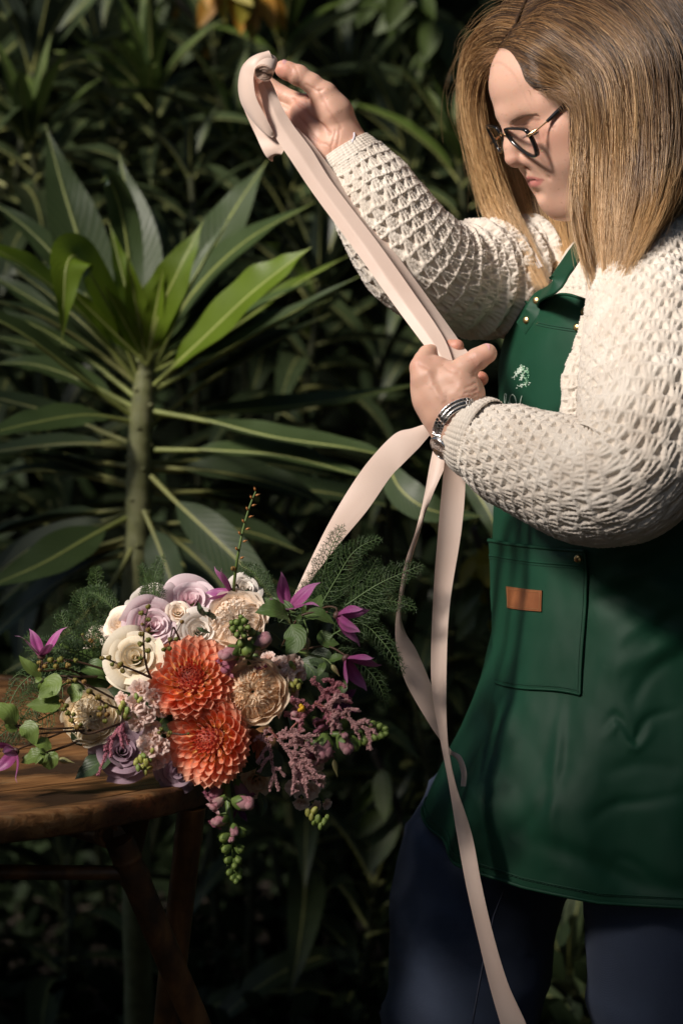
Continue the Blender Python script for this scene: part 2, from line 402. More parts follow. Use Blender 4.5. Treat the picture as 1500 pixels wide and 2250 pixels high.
def tree(name, label, x, y, h, r, crown_c, crown_r, n, size, seed):
    t = thing(name, label, 'tree', (x, y, 0), 'shade trees over the planting')
    m = MB(); rr = np.random.default_rng(seed)
    tube(m, catmull([(0, 0, -.05), (.04, .02, h*.3), (-.03, .05, h*.65), (.02, 0, h)], 16), np.linspace(r, r*.45, 16), 10)
    for k in range(8):
        a = rr.uniform(0, 6.28); L = rr.uniform(.7, 1.5); z = h*rr.uniform(.6, .98)
        tube(m, catmull([(0, 0, z), (math.cos(a)*L*.5, math.sin(a)*L*.5, z+.25), (math.cos(a)*L, math.sin(a)*L, z+.4)], 8), np.linspace(r*.35, .012, 8), 6)
    m.build('trunk', M_bark, t)
    def pts(rg, n):
        cl = rg.normal(size=(60, 3)); cl = norm(cl)*rg.uniform(.3, 1, (60, 1)); k = rg.integers(0, 60, n)
        return (cl[k]+rg.normal(0, .16, (n, 3)))*np.array(crown_r)+np.array(crown_c)
    v, f, uv = leaf_cloud(n, pts, size, seed); m = MB(); m.add(v, f, 0, uv); o = m.build('crown', LM_can, t); o['kind'] = 'stuff'
    return t
tree('added_shade_tree', 'broad shade tree overhanging the planting at the left', -2.6, 5.9, 3.6, .12, (.9, -.3, 4.0), (1.9, 1.8, .7), 5200, .17, 21)  # crown added out of view to keep sky light off the planting
tree('added_shade_tree', 'broad shade tree overhanging the planting at the right', 2.5, 5.4, 3.6, .13, (-.9, -.1, 4.0), (2.0, 2.0, .7), 5600, .17, 22)  # second added crown, blocks the sky on the right

tree('added_shade_tree', 'broad shade tree overhanging the right of the viewpoint', 2.3, .9, 3.4, .13, (-1.0, .9, 3.75), (1.9, 2.0, .5), 4200, .2, 23)  # added overhead, out of view, to deepen the shadows on the figure
hedge('hedge', 'tall clipped hedge closing the garden at the right', 2.2, 2.4, 5.0, .5, 3.0, math.radians(88), 4200, .07, 5, 'clipped hedges beside the viewpoint')  # added out of view to block sky light from the side
hedge('hedge', 'tall clipped hedge behind the viewpoint', .9, -1.6, 3.4, .5, 3.2, math.radians(4), 2600, .08, 6, 'clipped hedges beside the viewpoint')  # added behind the camera to block sky light from there

# ------------------------------------------------------------------ the big rosette plant (main subject behind the flowers)
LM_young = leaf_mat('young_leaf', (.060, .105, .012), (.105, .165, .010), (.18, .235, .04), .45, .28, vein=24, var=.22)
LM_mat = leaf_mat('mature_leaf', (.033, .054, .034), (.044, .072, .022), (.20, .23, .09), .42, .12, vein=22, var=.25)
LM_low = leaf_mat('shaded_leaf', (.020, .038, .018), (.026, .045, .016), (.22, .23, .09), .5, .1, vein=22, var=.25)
M_rib = rib_mat('pale_rib', (.27, .31, .085)); M_ribd = rib_mat('leaf_stalk', (.25, .26, .085)); M_bst = rib_mat('dark_stalk', (.04, .045, .018))
ED = 4.1
def E_(px, py, dd=0.0): return P(px, py, ED+dd)
base_d = ED
ech = thing('rosette_shrub', 'tall plant with a whorl of long pointed leaves on a thick pale stem', 'plant', tuple(P(300, 1300, ED)*np.array([1, 1, 0])))
m = MB(); o0 = np.array(ech.location)
low = P(298, 1330, ED); stem_pts = [(low[0]+.005, low[1], 0), (low[0], low[1], low[2]*.5), low, E_(303, 1180), E_(305, 1060), E_(308, 950), E_(318, 850), E_(322, 790)]
sp = catmull(stem_pts, 60); rad = np.interp(np.linspace(0, 1, 60), [0, .5, .85, 1], [.022, .0185, .0165, .011])
rad = rad*(1+.05*np.sin(np.arange(60)*1.9)); tube(m, sp-o0, rad, 14)
for k in range(26):   # leaf scars up the stem
    i = 22+int(k*1.4) if 22+int(k*1.4) < 59 else 58
    a = k*2.4; blob(m, sp[i]-o0+np.array([math.cos(a), math.sin(a), 0])*rad[i]*.95, (.005, .005, .003), nu=5, nv=7)
b = NB('pale_stem'); n1 = b.noise(30, 5); b.set(Base_Color=b.ramp(n1, [(.25, (.08, .085, .035)), (.5, (.16, .17, .065)), (.75, (.24, .24, .12))]), Roughness=.65); b.bump(b.noise(120, 4), .4, .002)
m.build('stem', b.m, ech)

# leaves: (control points px,py,depth offset), width px, facing (right, up, towards), material, fold, curl
Y_, M_, L_ = 'Y', 'M', 'L'
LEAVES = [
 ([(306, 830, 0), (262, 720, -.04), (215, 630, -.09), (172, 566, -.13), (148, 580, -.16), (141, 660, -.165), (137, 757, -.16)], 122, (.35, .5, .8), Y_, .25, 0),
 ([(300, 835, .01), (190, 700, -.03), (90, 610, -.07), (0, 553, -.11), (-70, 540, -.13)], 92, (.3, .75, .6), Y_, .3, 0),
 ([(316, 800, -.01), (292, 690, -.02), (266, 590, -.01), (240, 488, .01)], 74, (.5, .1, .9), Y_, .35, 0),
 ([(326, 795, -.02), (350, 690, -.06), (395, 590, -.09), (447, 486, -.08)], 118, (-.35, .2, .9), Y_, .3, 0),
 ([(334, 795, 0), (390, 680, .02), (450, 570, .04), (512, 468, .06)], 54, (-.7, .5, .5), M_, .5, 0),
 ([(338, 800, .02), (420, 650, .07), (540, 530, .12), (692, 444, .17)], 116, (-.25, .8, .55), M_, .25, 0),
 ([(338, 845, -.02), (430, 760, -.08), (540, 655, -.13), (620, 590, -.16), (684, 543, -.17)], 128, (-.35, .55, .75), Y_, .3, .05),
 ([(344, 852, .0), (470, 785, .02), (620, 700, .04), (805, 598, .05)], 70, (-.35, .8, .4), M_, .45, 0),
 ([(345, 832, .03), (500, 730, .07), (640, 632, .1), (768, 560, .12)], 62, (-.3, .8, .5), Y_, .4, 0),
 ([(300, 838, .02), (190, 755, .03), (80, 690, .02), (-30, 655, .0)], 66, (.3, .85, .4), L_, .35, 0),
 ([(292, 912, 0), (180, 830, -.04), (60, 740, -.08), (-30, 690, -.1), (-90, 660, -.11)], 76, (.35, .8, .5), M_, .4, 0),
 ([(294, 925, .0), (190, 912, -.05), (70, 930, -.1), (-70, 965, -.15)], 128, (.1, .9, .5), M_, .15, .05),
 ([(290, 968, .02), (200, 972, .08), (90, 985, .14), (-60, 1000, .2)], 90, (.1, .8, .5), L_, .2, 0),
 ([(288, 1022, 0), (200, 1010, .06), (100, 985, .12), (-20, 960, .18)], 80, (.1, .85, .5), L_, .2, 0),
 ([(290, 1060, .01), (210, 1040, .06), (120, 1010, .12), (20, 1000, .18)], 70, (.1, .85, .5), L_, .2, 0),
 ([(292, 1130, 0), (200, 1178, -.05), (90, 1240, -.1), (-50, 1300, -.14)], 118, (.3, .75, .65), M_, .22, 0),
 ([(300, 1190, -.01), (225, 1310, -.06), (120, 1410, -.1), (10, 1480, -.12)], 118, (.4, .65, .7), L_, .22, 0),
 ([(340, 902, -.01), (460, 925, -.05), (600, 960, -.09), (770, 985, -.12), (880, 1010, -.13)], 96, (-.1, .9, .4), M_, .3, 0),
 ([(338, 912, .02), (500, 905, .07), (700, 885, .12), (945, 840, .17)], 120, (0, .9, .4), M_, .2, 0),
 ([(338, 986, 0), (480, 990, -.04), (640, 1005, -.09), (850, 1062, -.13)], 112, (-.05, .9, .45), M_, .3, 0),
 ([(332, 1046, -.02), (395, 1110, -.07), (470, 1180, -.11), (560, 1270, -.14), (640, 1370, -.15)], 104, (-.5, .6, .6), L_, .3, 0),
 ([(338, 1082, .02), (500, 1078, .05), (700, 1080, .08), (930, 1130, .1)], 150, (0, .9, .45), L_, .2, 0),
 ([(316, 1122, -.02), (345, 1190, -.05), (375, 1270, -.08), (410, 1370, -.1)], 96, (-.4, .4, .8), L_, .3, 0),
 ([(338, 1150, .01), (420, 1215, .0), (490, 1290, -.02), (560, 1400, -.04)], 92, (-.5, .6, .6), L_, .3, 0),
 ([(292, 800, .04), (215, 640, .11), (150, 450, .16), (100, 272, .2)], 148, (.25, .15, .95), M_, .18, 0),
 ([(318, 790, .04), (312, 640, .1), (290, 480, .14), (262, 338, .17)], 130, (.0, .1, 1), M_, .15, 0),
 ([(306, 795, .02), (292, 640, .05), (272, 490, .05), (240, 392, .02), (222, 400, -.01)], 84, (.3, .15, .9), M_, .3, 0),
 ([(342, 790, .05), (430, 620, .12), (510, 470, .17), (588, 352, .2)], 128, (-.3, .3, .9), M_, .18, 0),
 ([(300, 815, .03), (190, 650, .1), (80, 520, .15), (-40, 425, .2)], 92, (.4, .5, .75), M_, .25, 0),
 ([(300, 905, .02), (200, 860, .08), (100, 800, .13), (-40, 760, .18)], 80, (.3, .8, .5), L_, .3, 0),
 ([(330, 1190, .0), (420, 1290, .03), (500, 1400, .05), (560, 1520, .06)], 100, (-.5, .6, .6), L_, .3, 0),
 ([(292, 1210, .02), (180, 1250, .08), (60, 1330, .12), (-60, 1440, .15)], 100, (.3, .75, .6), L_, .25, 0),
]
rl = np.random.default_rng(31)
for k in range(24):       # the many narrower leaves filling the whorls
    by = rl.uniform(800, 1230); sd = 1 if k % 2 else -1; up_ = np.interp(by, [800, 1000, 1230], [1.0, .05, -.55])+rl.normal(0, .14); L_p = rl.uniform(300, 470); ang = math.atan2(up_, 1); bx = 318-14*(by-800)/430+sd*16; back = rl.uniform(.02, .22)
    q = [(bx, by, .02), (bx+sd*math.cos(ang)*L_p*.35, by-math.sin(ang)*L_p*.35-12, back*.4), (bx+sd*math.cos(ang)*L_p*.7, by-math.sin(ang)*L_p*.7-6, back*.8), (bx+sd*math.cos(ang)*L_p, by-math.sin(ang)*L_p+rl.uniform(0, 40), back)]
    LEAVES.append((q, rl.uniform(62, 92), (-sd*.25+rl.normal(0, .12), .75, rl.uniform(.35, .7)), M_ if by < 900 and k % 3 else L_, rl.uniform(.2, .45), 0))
for k in range(16):       # upright narrow leaves standing behind the bright heart
    ang = math.radians(90+(k-7.5)*9.5+rl.normal(0, 3)); L_p = rl.uniform(300, 430); q = [(320+(k-8)*1.5, 815+abs(k-8)*2, .03)]
    for f_ in (.35, .7, 1.0): q.append((320+math.cos(ang)*L_p*f_*1.08, 820-math.sin(ang)*L_p*f_*(1-.10*f_), .04+.16*f_))
    LEAVES.append((q, rl.uniform(58, 84), (-math.cos(ang)*.4, .5, .8), M_, rl.uniform(.2, .4), 0))
for k, a_ in enumerate((62, 80, 100, 118, 136)):   # small fresh leaves in the heart
    ang = math.radians(a_); L_p = rl.uniform(190, 260); LEAVES.append(([(322, 800, -.02)]+[(322+math.cos(ang)*L_p*f_, 800-math.sin(ang)*L_p*f_, -.02-.07*f_) for f_ in (.35, .7, 1.0)], rl.uniform(44, 58), (-math.cos(ang)*.5, .3, .9), Y_, .4, 0))
for i, (pts, wpx, fc, mt, fold, curl) in enumerate(LEAVES):
    m = MB(); a = np.array(pts, float); w3 = P(a[:, 0], a[:, 1], ED+a[:, 2])-o0
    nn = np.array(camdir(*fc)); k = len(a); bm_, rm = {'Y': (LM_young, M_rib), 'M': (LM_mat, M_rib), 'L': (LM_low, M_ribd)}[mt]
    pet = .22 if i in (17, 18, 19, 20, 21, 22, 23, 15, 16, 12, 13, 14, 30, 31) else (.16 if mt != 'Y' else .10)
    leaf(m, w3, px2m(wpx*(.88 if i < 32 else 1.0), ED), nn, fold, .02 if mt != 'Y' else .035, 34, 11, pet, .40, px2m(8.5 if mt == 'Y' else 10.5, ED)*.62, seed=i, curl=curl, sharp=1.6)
    m.build('leaf', [bm_, rm], ech)

# ------------------------------------------------------------------ rosettes further back
LM_back = leaf_mat('back_leaf', (.034, .048, .034), (.040, .058, .023), (.07, .085, .045), .40, .14, vein=14, var=.35, spec=.5)
LM_back2 = leaf_mat('back_leaf_green', (.036, .062, .016), (.052, .082, .014), (.13, .16, .05), .48, .16, vein=14, var=.35)
VAR = []
for j in range(7):          # elevation variants: upright centre leaves to drooping outer ones
    e0 = math.radians(84-j*11.5); e1 = math.radians(66-j*19); m = MB(); s = [np.zeros(3)]; K = 7
    for q in range(K):
        e = e0+(e1-e0)*q/(K-1); s.append(s[-1]+np.array([math.cos(e), 0, math.sin(e)])/K)
    leaf(m, np.array(s), .17 if j else .14, (-.35, 0, 1), .3, .02, 14, 5, .08, .4, .009, seed=40+j)
    VAR.append((m.mesh('leaf_blade', [LM_back, M_ribd]), None))
for j in range(7):
    me = VAR[j][0].copy(); me.materials[0] = LM_back2; VAR[j] = (VAR[j][0], me)
def rosette(px, py, d, R, n, seed, label, tilt=(0, 0), kind=0, stem=.35):
    r = np.random.default_rng(seed); c = P(px, py, d); rot = Matrix.Rotation(tilt[0], 3, 'X') @ Matrix.Rotation(tilt[1], 3, 'Y')
    t = thing('rosette_plant', label, 'plant', c, 'narrow-leaved plants in the background', rot)
    m = MB(); tube(m, catmull([(0, 0, .01), (.01, .0, -stem*.5), (.03*r.uniform(-1, 1), .03, -stem), (.05*r.uniform(-1, 1), .04, -c[2])] if c[2] > stem else [(0, 0, .01), (.01, 0, -c[2]*.5), (0, .02, -c[2])], 14), np.linspace(.006, .008, 14), 7)
    m.build('stem', M_bst, t)
    n = int(n*1.25); R = R*1.35
    for k in range(n):
        f = (k+.5)/n; g_ = min(1, f*1.7); j = min(6, int(g_*7*.98+r.uniform(-.9, .6)))
        j = max(0, j); s = R*(.7+.65*min(1, f*1.6))*r.uniform(.8, 1.2)
        M = Matrix.Translation((0, 0, -max(0, f-.25)*stem*1.1)) @ Matrix.Rotation(k*2.39996+r.uniform(-.25, .25), 4, 'Z') @ Matrix.Rotation(r.uniform(-.15, .15), 4, 'X') @ Matrix.Diagonal((s, s*r.uniform(.8, 1.2), s, 1))
        ob('leaf', VAR[j][1 if (kind == 1 or (kind == 2 and f < .35)) else 0], t, M)
    return t
ROS = [
 (70, 170, 4.95, .21, 24, 'pale green narrow-leaved plant in the top left corner', 0), (-20, 60, 5.1, .2, 20, 'narrow-leaved plant cut by the left edge near the top', 0),
 (70, 330, 4.8, .17, 22, 'upright narrow-leaved plant at the left edge above the big whorl', 2), (335, 225, 5.0, .18, 26, 'narrow-leaved whorl left of the raised ribbon', 2),
 (225, 130, 5.25, .18, 22, 'greyish narrow-leaved whorl near the top left', 0), (470, 110, 5.35, .17, 20, 'narrow-leaved plant just left of the raised ribbon roll', 0),
 (620, 110, 5.2, .18, 24, 'narrow-leaved plant right behind the raised ribbon roll', 2), (770, 220, 5.3, .17, 24, 'narrow-leaved plant to the right of the raised hand', 0),
 (520, 330, 5.1, .16, 22, 'narrow-leaved plant below the hanging ribbon loop', 1), (420, 400, 4.85, .13, 18, 'small pale narrow-leaved shoot above the big leaves', 0),
 (640, 430, 5.0, .17, 22, 'narrow-leaved plant behind the raised sleeve cuff', 0), (890, 330, 5.2, .19, 24, 'narrow-leaved plant between the sleeve and the face', 0),
 (1010, 370, 5.0, .18, 24, 'broad narrow-leaved plant beside the chin-length hair', 2), (960, 230, 5.5, .16, 20, 'dim narrow-leaved plant beside the forehead', 0),
 (700, 640, 4.9, .19, 22, 'dark narrow-leaved plant under the raised sleeve', 0), (860, 800, 5.1, .2, 22, 'dark narrow-leaved plant left of the lower hand', 0),
 (110, 1010, 4.9, .2, 20, 'dark drooping plant behind the left leaves', 0), (60, 620, 5.0, .18, 20, 'dim plant behind the left of the big whorl', 0),
 (560, 1180, 4.9, .2, 20, 'dark plant behind the flower spike', 0), (1000, 1150, 4.8, .2, 20, 'dark plant behind the hanging ribbon tails', 2),
 (700, 1560, 4.7, .2, 20, 'dark arching plant low behind the flowers', 0), (900, 1450, 4.9, .2, 20, 'dark plant low beside the apron', 0),
 (820, 1950, 4.6, .2, 18, 'dark plant low beside the jeans', 0), (1250, 2150, 4.5, .18, 18, 'dark green plant showing between the legs', 0),
 (150, 1900, 4.9, .2, 16, 'dark plant under the table', 0), (1480, 130, 5.2, .18, 20, 'yellowish plant at the right edge behind the hair', 1),
 (-250, 500, 5.0, .2, 18, 'narrow-leaved plant beyond the left edge', 0), (1650, 500, 5.0, .2, 18, 'narrow-leaved plant beyond the right edge', 0),
]
for i, (px, py, d, R, n, lab, kind) in enumerate(ROS):
    rosette(px, py, d, R, n, 100+i, lab, (RNG.uniform(-.1, .3), RNG.uniform(-.25, .25)), kind)

# shrub with orange and yellow leaves hanging in at the top, and yellow leaves low by the apron
LM_or = leaf_mat('orange_leaf', (.42, .17, .018), (.42, .2, .02), (.45, .3, .05), .5, .3, vein=8, var=.5)
LM_yl = leaf_mat('yellow_leaf', (.22, .20, .02), (.24, .2, .02), (.3, .28, .06), .5, .3, vein=8, var=.5)
LM_gr = leaf_mat('twig_leaf', (.028, .048, .012), (.038, .06, .012), (.06, .08, .025), .5, .15, vein=8)
def leafy_twig(label, pts, leaves, mats, L, seed, d, cat='branch'):
    c = P(*pts[0], d); t = thing('leafy_branch', label, cat, c); o = np.array(t.location); r = np.random.default_rng(seed)
    sp = catmull(np.array([P(x, y, d+.03*k) for k, (x, y) in enumerate(pts)])-o, 20); m = MB(); tube(m, sp, np.linspace(.006, .002, 20), 6); m.build('twig', M_bark, t)
    for k in range(leaves):
        i = int(r.uniform(.12, 1)*19); p = sp[i]; dr = norm(np.array([r.normal(0, .7), r.normal(0, .5), -.75+r.normal(0, .3)])); l = L*r.uniform(.7, 1.25)
        m = MB(); leaf(m, [p, p+dr*l*.35+np.array([0, 0, .008]), p+dr*l*.7, p+dr*l+np.array([0, 0, -.01])], l*.42, norm(np.array([r.normal(0, .4), -1, .5+r.normal(0, .3)])), .2, .03, 9, 5, .08, .45, seed=k)
        m.build('leaf', mats[int(r.integers(0, len(mats)))], t)
    return t
leafy_twig('orange autumn leaves hanging into the top edge', [(420, -80), (490, -50), (550, -30), (600, -20)], 20, [LM_or, LM_or, LM_yl], .085, 1, 5.0)
leafy_twig('orange leaves hanging half lost in the dark near the top', [(300, -60), (380, -10), (440, 60), (470, 110)], 12, [LM_or, LM_gr, LM_gr], .06, 2, 5.4)
leafy_twig('green pointed leaves hanging beside the blond hair', [(860, -80), (920, 0), (980, 60), (1020, 130)], 24, [LM_gr], .085, 3, 5.1)
leafy_twig('dim green leaves hanging behind the crown of the head', [(780, -80), (830, -20), (880, 30), (930, 70)], 20, [LM_gr], .085, 4, 5.3)
leafy_twig('yellow-green leaves at the top right corner', [(1420, -60), (1460, 0), (1490, 60), (1510, 120)], 14, [LM_yl, LM_gr], .06, 5, 4.9)
leafy_twig('yellow leaves low in the dark between ribbon and apron', [(1040, 1160), (1060, 1230), (1070, 1300), (1085, 1380)], 14, [LM_yl, LM_gr], .06, 6, 4.5)
leafy_twig('dull leaves low beside the jeans', [(820, 1650), (870, 1760), (900, 1880), (930, 1990)], 18, [LM_gr], .07, 7, 4.4)
# one striped leaf blade seen between the ribbon tails
va = thing('broad_leaf_shoot', 'broad pale-edged leaf showing between the ribbon tails', 'plant', P(880, 1060, 3.9)*np.array([1, 1, 0])); o = np.array(va.location)
m = MB(); w3 = np.array([P(845, 1000, 3.95), P(880, 1075, 3.9), P(950, 1122, 3.88), P(1060, 1135, 3.9)])-o; leaf(m, w3, px2m(78, 3.9), np.array(camdir(-.3, .5, .8)), .2, .02, 24, 9, .05, .45, .002, seed=3)
m.build('leaf', [LM_low, M_ribd], va)
m = MB(); w3 = np.array([P(1000, 1020, 4.0), P(1045, 1080, 3.97), P(1080, 1140, 3.95), P(1100, 1200, 3.95)])-o; leaf(m, w3, px2m(50, 3.9), np.array(camdir(-.3, .5, .8)), .2, .02, 24, 9, .05, .45, .002, seed=4)
m.build('leaf', [LM_low, M_ribd], va)
m = MB(); tube(m, catmull(np.array([P(845, 1000, 3.95), P(870, 1300, 4.25), P(940, 1700, 4.4)])-o, 12), .004, 6); w = np.array(P(940, 1700, 4.4)-o); tube(m, np.array([w, w*np.array([1, 1, 0])]), .005, 6); m.build('stalk', M_bst, va)

# creeping ground cover
def gpts(r, n):
    p = np.stack([r.uniform(-2.5, 2.5, n), r.uniform(3.9, 6.2, n), np.zeros(n)], 1); p[:, 2] = np.abs(r.normal(0, .16, n))*(1+.5*np.sin(p[:, 0]*3)); return p
v, f, uv = leaf_cloud(9000, gpts, .055, 77, 1.7); m = MB(); m.add(v, f, 0, uv); o = m.build('ground_cover', LM_dark); o['kind'] = 'stuff'
# ------------------------------------------------------------------ old round wooden garden table
TC = np.array([-.67, 3.323]); TR = .596; TZ = .75
b = NB('weathered_teak'); co = b.coord('Object'); rnd = b.rand()
st = b.mapping(co, (4.0, 75, 75)); off = b.n('ShaderNodeVectorMath', operation='ADD'); b.l(st, off.inputs[0])
cx = b.n('ShaderNodeCombineXYZ'); b.l(b.math('MULTIPLY', rnd, 40), cx.inputs[0]); b.l(b.math('MULTIPLY', rnd, 71), cx.inputs[1]); b.l(cx.outputs[0], off.inputs[1])
gn = b.noise(1.0, 6, off.outputs[0], .65, .6); st2 = b.mapping(co, (1.2, 9, 9)); big = b.noise(1.6, 4, st2); wear = b.noise(7, 6)
c1 = b.ramp(gn, [(.28, (.012, .006, .003)), (.42, (.16, .072, .026)), (.55, (.34, .165, .060)), (.72, (.56, .35, .17))])
c2 = b.mix(b.ramp(b.math('ADD', b.math('MULTIPLY', wear, .75), b.math('MULTIPLY', gn, .25)), [(.46, (0, 0, 0)), (.56, (1, 1, 1))]), c1, (.016, .009, .006)); c3 = b.mix(b.math('MULTIPLY', big, .25), c2, (.29, .135, .048))
b.set(Base_Color=c3, Roughness=b.math('ADD', b.math('MULTIPLY', wear, .3), .30)); b.bump(b.math('ADD', gn, b.math('MULTIPLY', wear, .5)), .9, .003)
M_wood = b.m
b = NB('cane_wood'); co = b.coord('Object'); gn = b.noise(1.0, 5, b.mapping(co, (40, 40, 5)), .6, .4); bl = b.noise(16, 5)
b.set(Base_Color=b.mix(b.ramp(bl, [(.4, (0, 0, 0)), (.65, (1, 1, 1))]), b.ramp(gn, [(.3, (.12, .05, .018)), (.6, (.34, .15, .05)), (.8, (.46, .22, .09))]), (.06, .03, .016)), Roughness=.42); b.bump(gn, .4, .001)
M_cane = b.m
tab = thing('garden_table', 'old round brown wooden table with worn top on crossed cane legs', 'table', (TC[0], TC[1], 0))
pa = math.radians(38); PD = np.array([math.cos(pa), math.sin(pa)]); PN = np.array([-PD[1], PD[0]])     # plank direction
npl = 10; wpl = 2*(TR-.028)/npl; RI = TR-.028
for k in range(npl):
    a, c = -RI+k*wpl+.0012, -RI+(k+1)*wpl-.0012
    u = np.linspace(0, 1, 26); m = MB(); dz = RNG.uniform(-.0008, .0008); rows = []
    for q in np.linspace(a, c, 5):
        L = math.sqrt(max(RI**2-q**2, 0)); rows.append(np.stack([(u*2-1)*L, np.full(26, q), np.full(26, dz)], 1))
    top = np.stack(rows, 1); top[:, [0, -1], 2] -= .0012
    bot = top.copy(); bot[..., 2] = -.018
    per = np.concatenate([top, bot[:, ::-1]], 1)
    m.add(per, grid_faces(26, 10, True)); M = Matrix.Translation((0, 0, TZ)) @ Matrix.Rotation(pa, 4, 'Z')
    o = m.build('plank', M_wood, tab, smooth_=False); o.matrix_local = M
# rim hoop in four bent pieces
for k in range(4):
    a = np.linspace(k*pi/2+.005, (k+1)*pi/2-.005, 40)+.175; prof = np.array([(-.026, .0), (-.004, .001), (-.0005, -.003), (0, -.012), (-.001, -.024), (-.005, -.027), (-.026, -.027)])
    r = TR+prof[:, 0]; v = np.stack([np.cos(a)[:, None]*r, np.sin(a)[:, None]*r, np.broadcast_to(prof[:, 1], (40, 7))], -1)
    m = MB(); uvx = None; m.add(v, grid_faces(40, 7, True)[:, ::-1])
    for e in (0, 39): m.add(np.vstack([v[e], v[e].mean(0)]), np.array([[i, (i+1) % 7, 7] for i in range(7)]))
    o = m.build('rim', M_wood, tab); o.location = (0, 0, TZ+.001)
tl = np.array(tab.location)
def cane(pts, r, nm='leg', knots=()):
    m = MB(); sp = catmull(np.array(pts)-tl, 40); rr = np.full(40, r)*np.interp(np.linspace(0, 1, 40), [0, 1], [1, .93])
    for kn in knots: rr *= 1+.10*np.exp(-((np.linspace(0, 1, 40)-kn)/.018)**2)
    tube(m, sp, rr, 16); return m.build(nm, M_cane, tab)
def ray_at(px, py, y):   # point on the pixel ray at world depth y
    d0 = FW+((px-750)/FPX)*RT+((1125-py)/FPX)*UP; return CAM+d0*(y-CAM[1])/d0[1]
def toground(p, q):
    s = p[2]/(p[2]-q[2]); return p+(q-p)*s
# front leg: from under the rim down to the right; back leg leans the other way
A0 = ray_at(262, 1845, 2.98); A1 = ray_at(432, 2250, 3.05); cane([A0, A0*.5+A1*.5, toground(A0, A1)], .0158, 'leg', (.22, .36, .7))
B0 = ray_at(422, 1770, 3.16); B1 = ray_at(372, 2200, 3.22); cane([B0, B0*.5+B1*.5, toground(B0, B1)], .0158, 'leg', (.3, .6))
C0 = np.array([-1.05, 3.62, TZ-.03]); cane([C0, np.array([-.85, 3.55, .4]), np.array([-.62, 3.45, 0])], .0158, 'leg', (.4,))
D0 = np.array([-.98, 3.0, TZ-.03]); cane([D0, np.array([-.9, 3.1, .4]), np.array([-1.05, 3.4, 0])], .0158, 'leg', (.4,))
R0 = ray_at(-220, 1915, 2.98); R1 = ray_at(270, 1918, 2.99); cane([R0, (R0+R1)/2, R1], .0085, 'stretcher')
# bearer under the top with its sawn hollow end, and a corner block
m = MB(); e0 = ray_at(240, 1842, 2.985)-tl; e1 = np.array([-.1, .42, TZ-.052]); e0[2] = TZ-.047; tube(m, np.array([e0, e0*.5+e1*.5, e1]), .0128, 18); m.build('bearer', M_cane, tab)
m = MB(); dr = norm(e0-e1); M3 = np.array(frame(dr)); a = np.linspace(0, 2*pi, 20, endpoint=False)
ring = np.stack([np.stack([np.cos(a)*r, np.sin(a)*r, np.full(20, z)], 1) for r, z in ((.0128, -.012), (.0138, .001), (.011, .003), (.008, .001), (.007, -.01), (.0001, -.012))], 0) @ M3.T+e0
m.add(ring, grid_faces(6, 20, True)); m.build('bearer_end', M_wood, tab)
m = MB(); q0 = ray_at(250, 1815, 3.0)-tl; q1 = ray_at(345, 1790, 3.12)-tl
v = []
for s in (-.012, .012):
    for p in ((q0[0], q0[1]+s, TZ-.027), (q1[0], q1[1]+s, TZ-.027), (q1[0]-.004, q1[1]+s, TZ-.038), (q0[0]+.03, q0[1]+s, TZ-.066), (q0[0], q0[1]+s, TZ-.066)): v.append(p)
m.add(np.array(v), np.array([[0, 1, 2, 3], [0, 3, 4, 4], [5, 8, 7, 6], [5, 9, 8, 8], [2, 1, 6, 7], [3, 2, 7, 8], [4, 3, 8, 9], [0, 4, 9, 5]])[:, :4]*1)
m.build('corner_block', M_cane, tab, smooth_=False)
# ================================================================== the woman
per = thing('person', 'blond woman in cream crochet sweater and green apron looking down at the ribbon', 'person', tuple(P(1330, 1900, 3.25)*np.array([1, 1, 0])))
po = np.array(per.location)
def pbuild(mb, name, mats, parent=None, **k):
    """person parts are modelled in world space; the meshes are shifted to the person's origin"""
    for i in range(len(mb.v)): mb.v[i] = mb.v[i]-po
    return mb.build(name, mats, parent if parent is not None else per, **k)

# skin: the colour attribute carries lips, cheeks, nails and knuckles
b = NB('skin'); at = b.n('ShaderNodeAttribute', attribute_name='col'); co = b.coord('Object')
mott = b.noise(55, 5, co); fine = b.noise(420, 3, co)
c = b.mix(b.math('MULTIPLY', mott, .35), at.outputs['Color'], b.mix(.5, at.outputs['Color'], (.58, .27, .19)))
c = b.mix(b.ramp(b.noise(210, 2, co), [(.66, (0, 0, 0)), (.74, (.35, .35, .35))]), c, (.30, .14, .08))
b.set(Base_Color=c, Roughness=b.math('ADD', b.math('MULTIPLY', fine, .2), .40), Subsurface_Weight=.45, Subsurface_Scale=.0045)
b.b.inputs['Subsurface Radius'].default_value = (1, .36, .2); b.b.inputs['Specular IOR Level'].default_value = .42
vor = b.n('ShaderNodeTexVoronoi'); vor.inputs['Scale'].default_value = 900; b.l(co, vor.inputs['Vector'])
b.bump(b.math('ADD', b.math('MULTIPLY', vor.outputs['Distance'], .5), fine), .22, .0006)
M_skin = b.m
SK = np.array([.62, .385, .285])

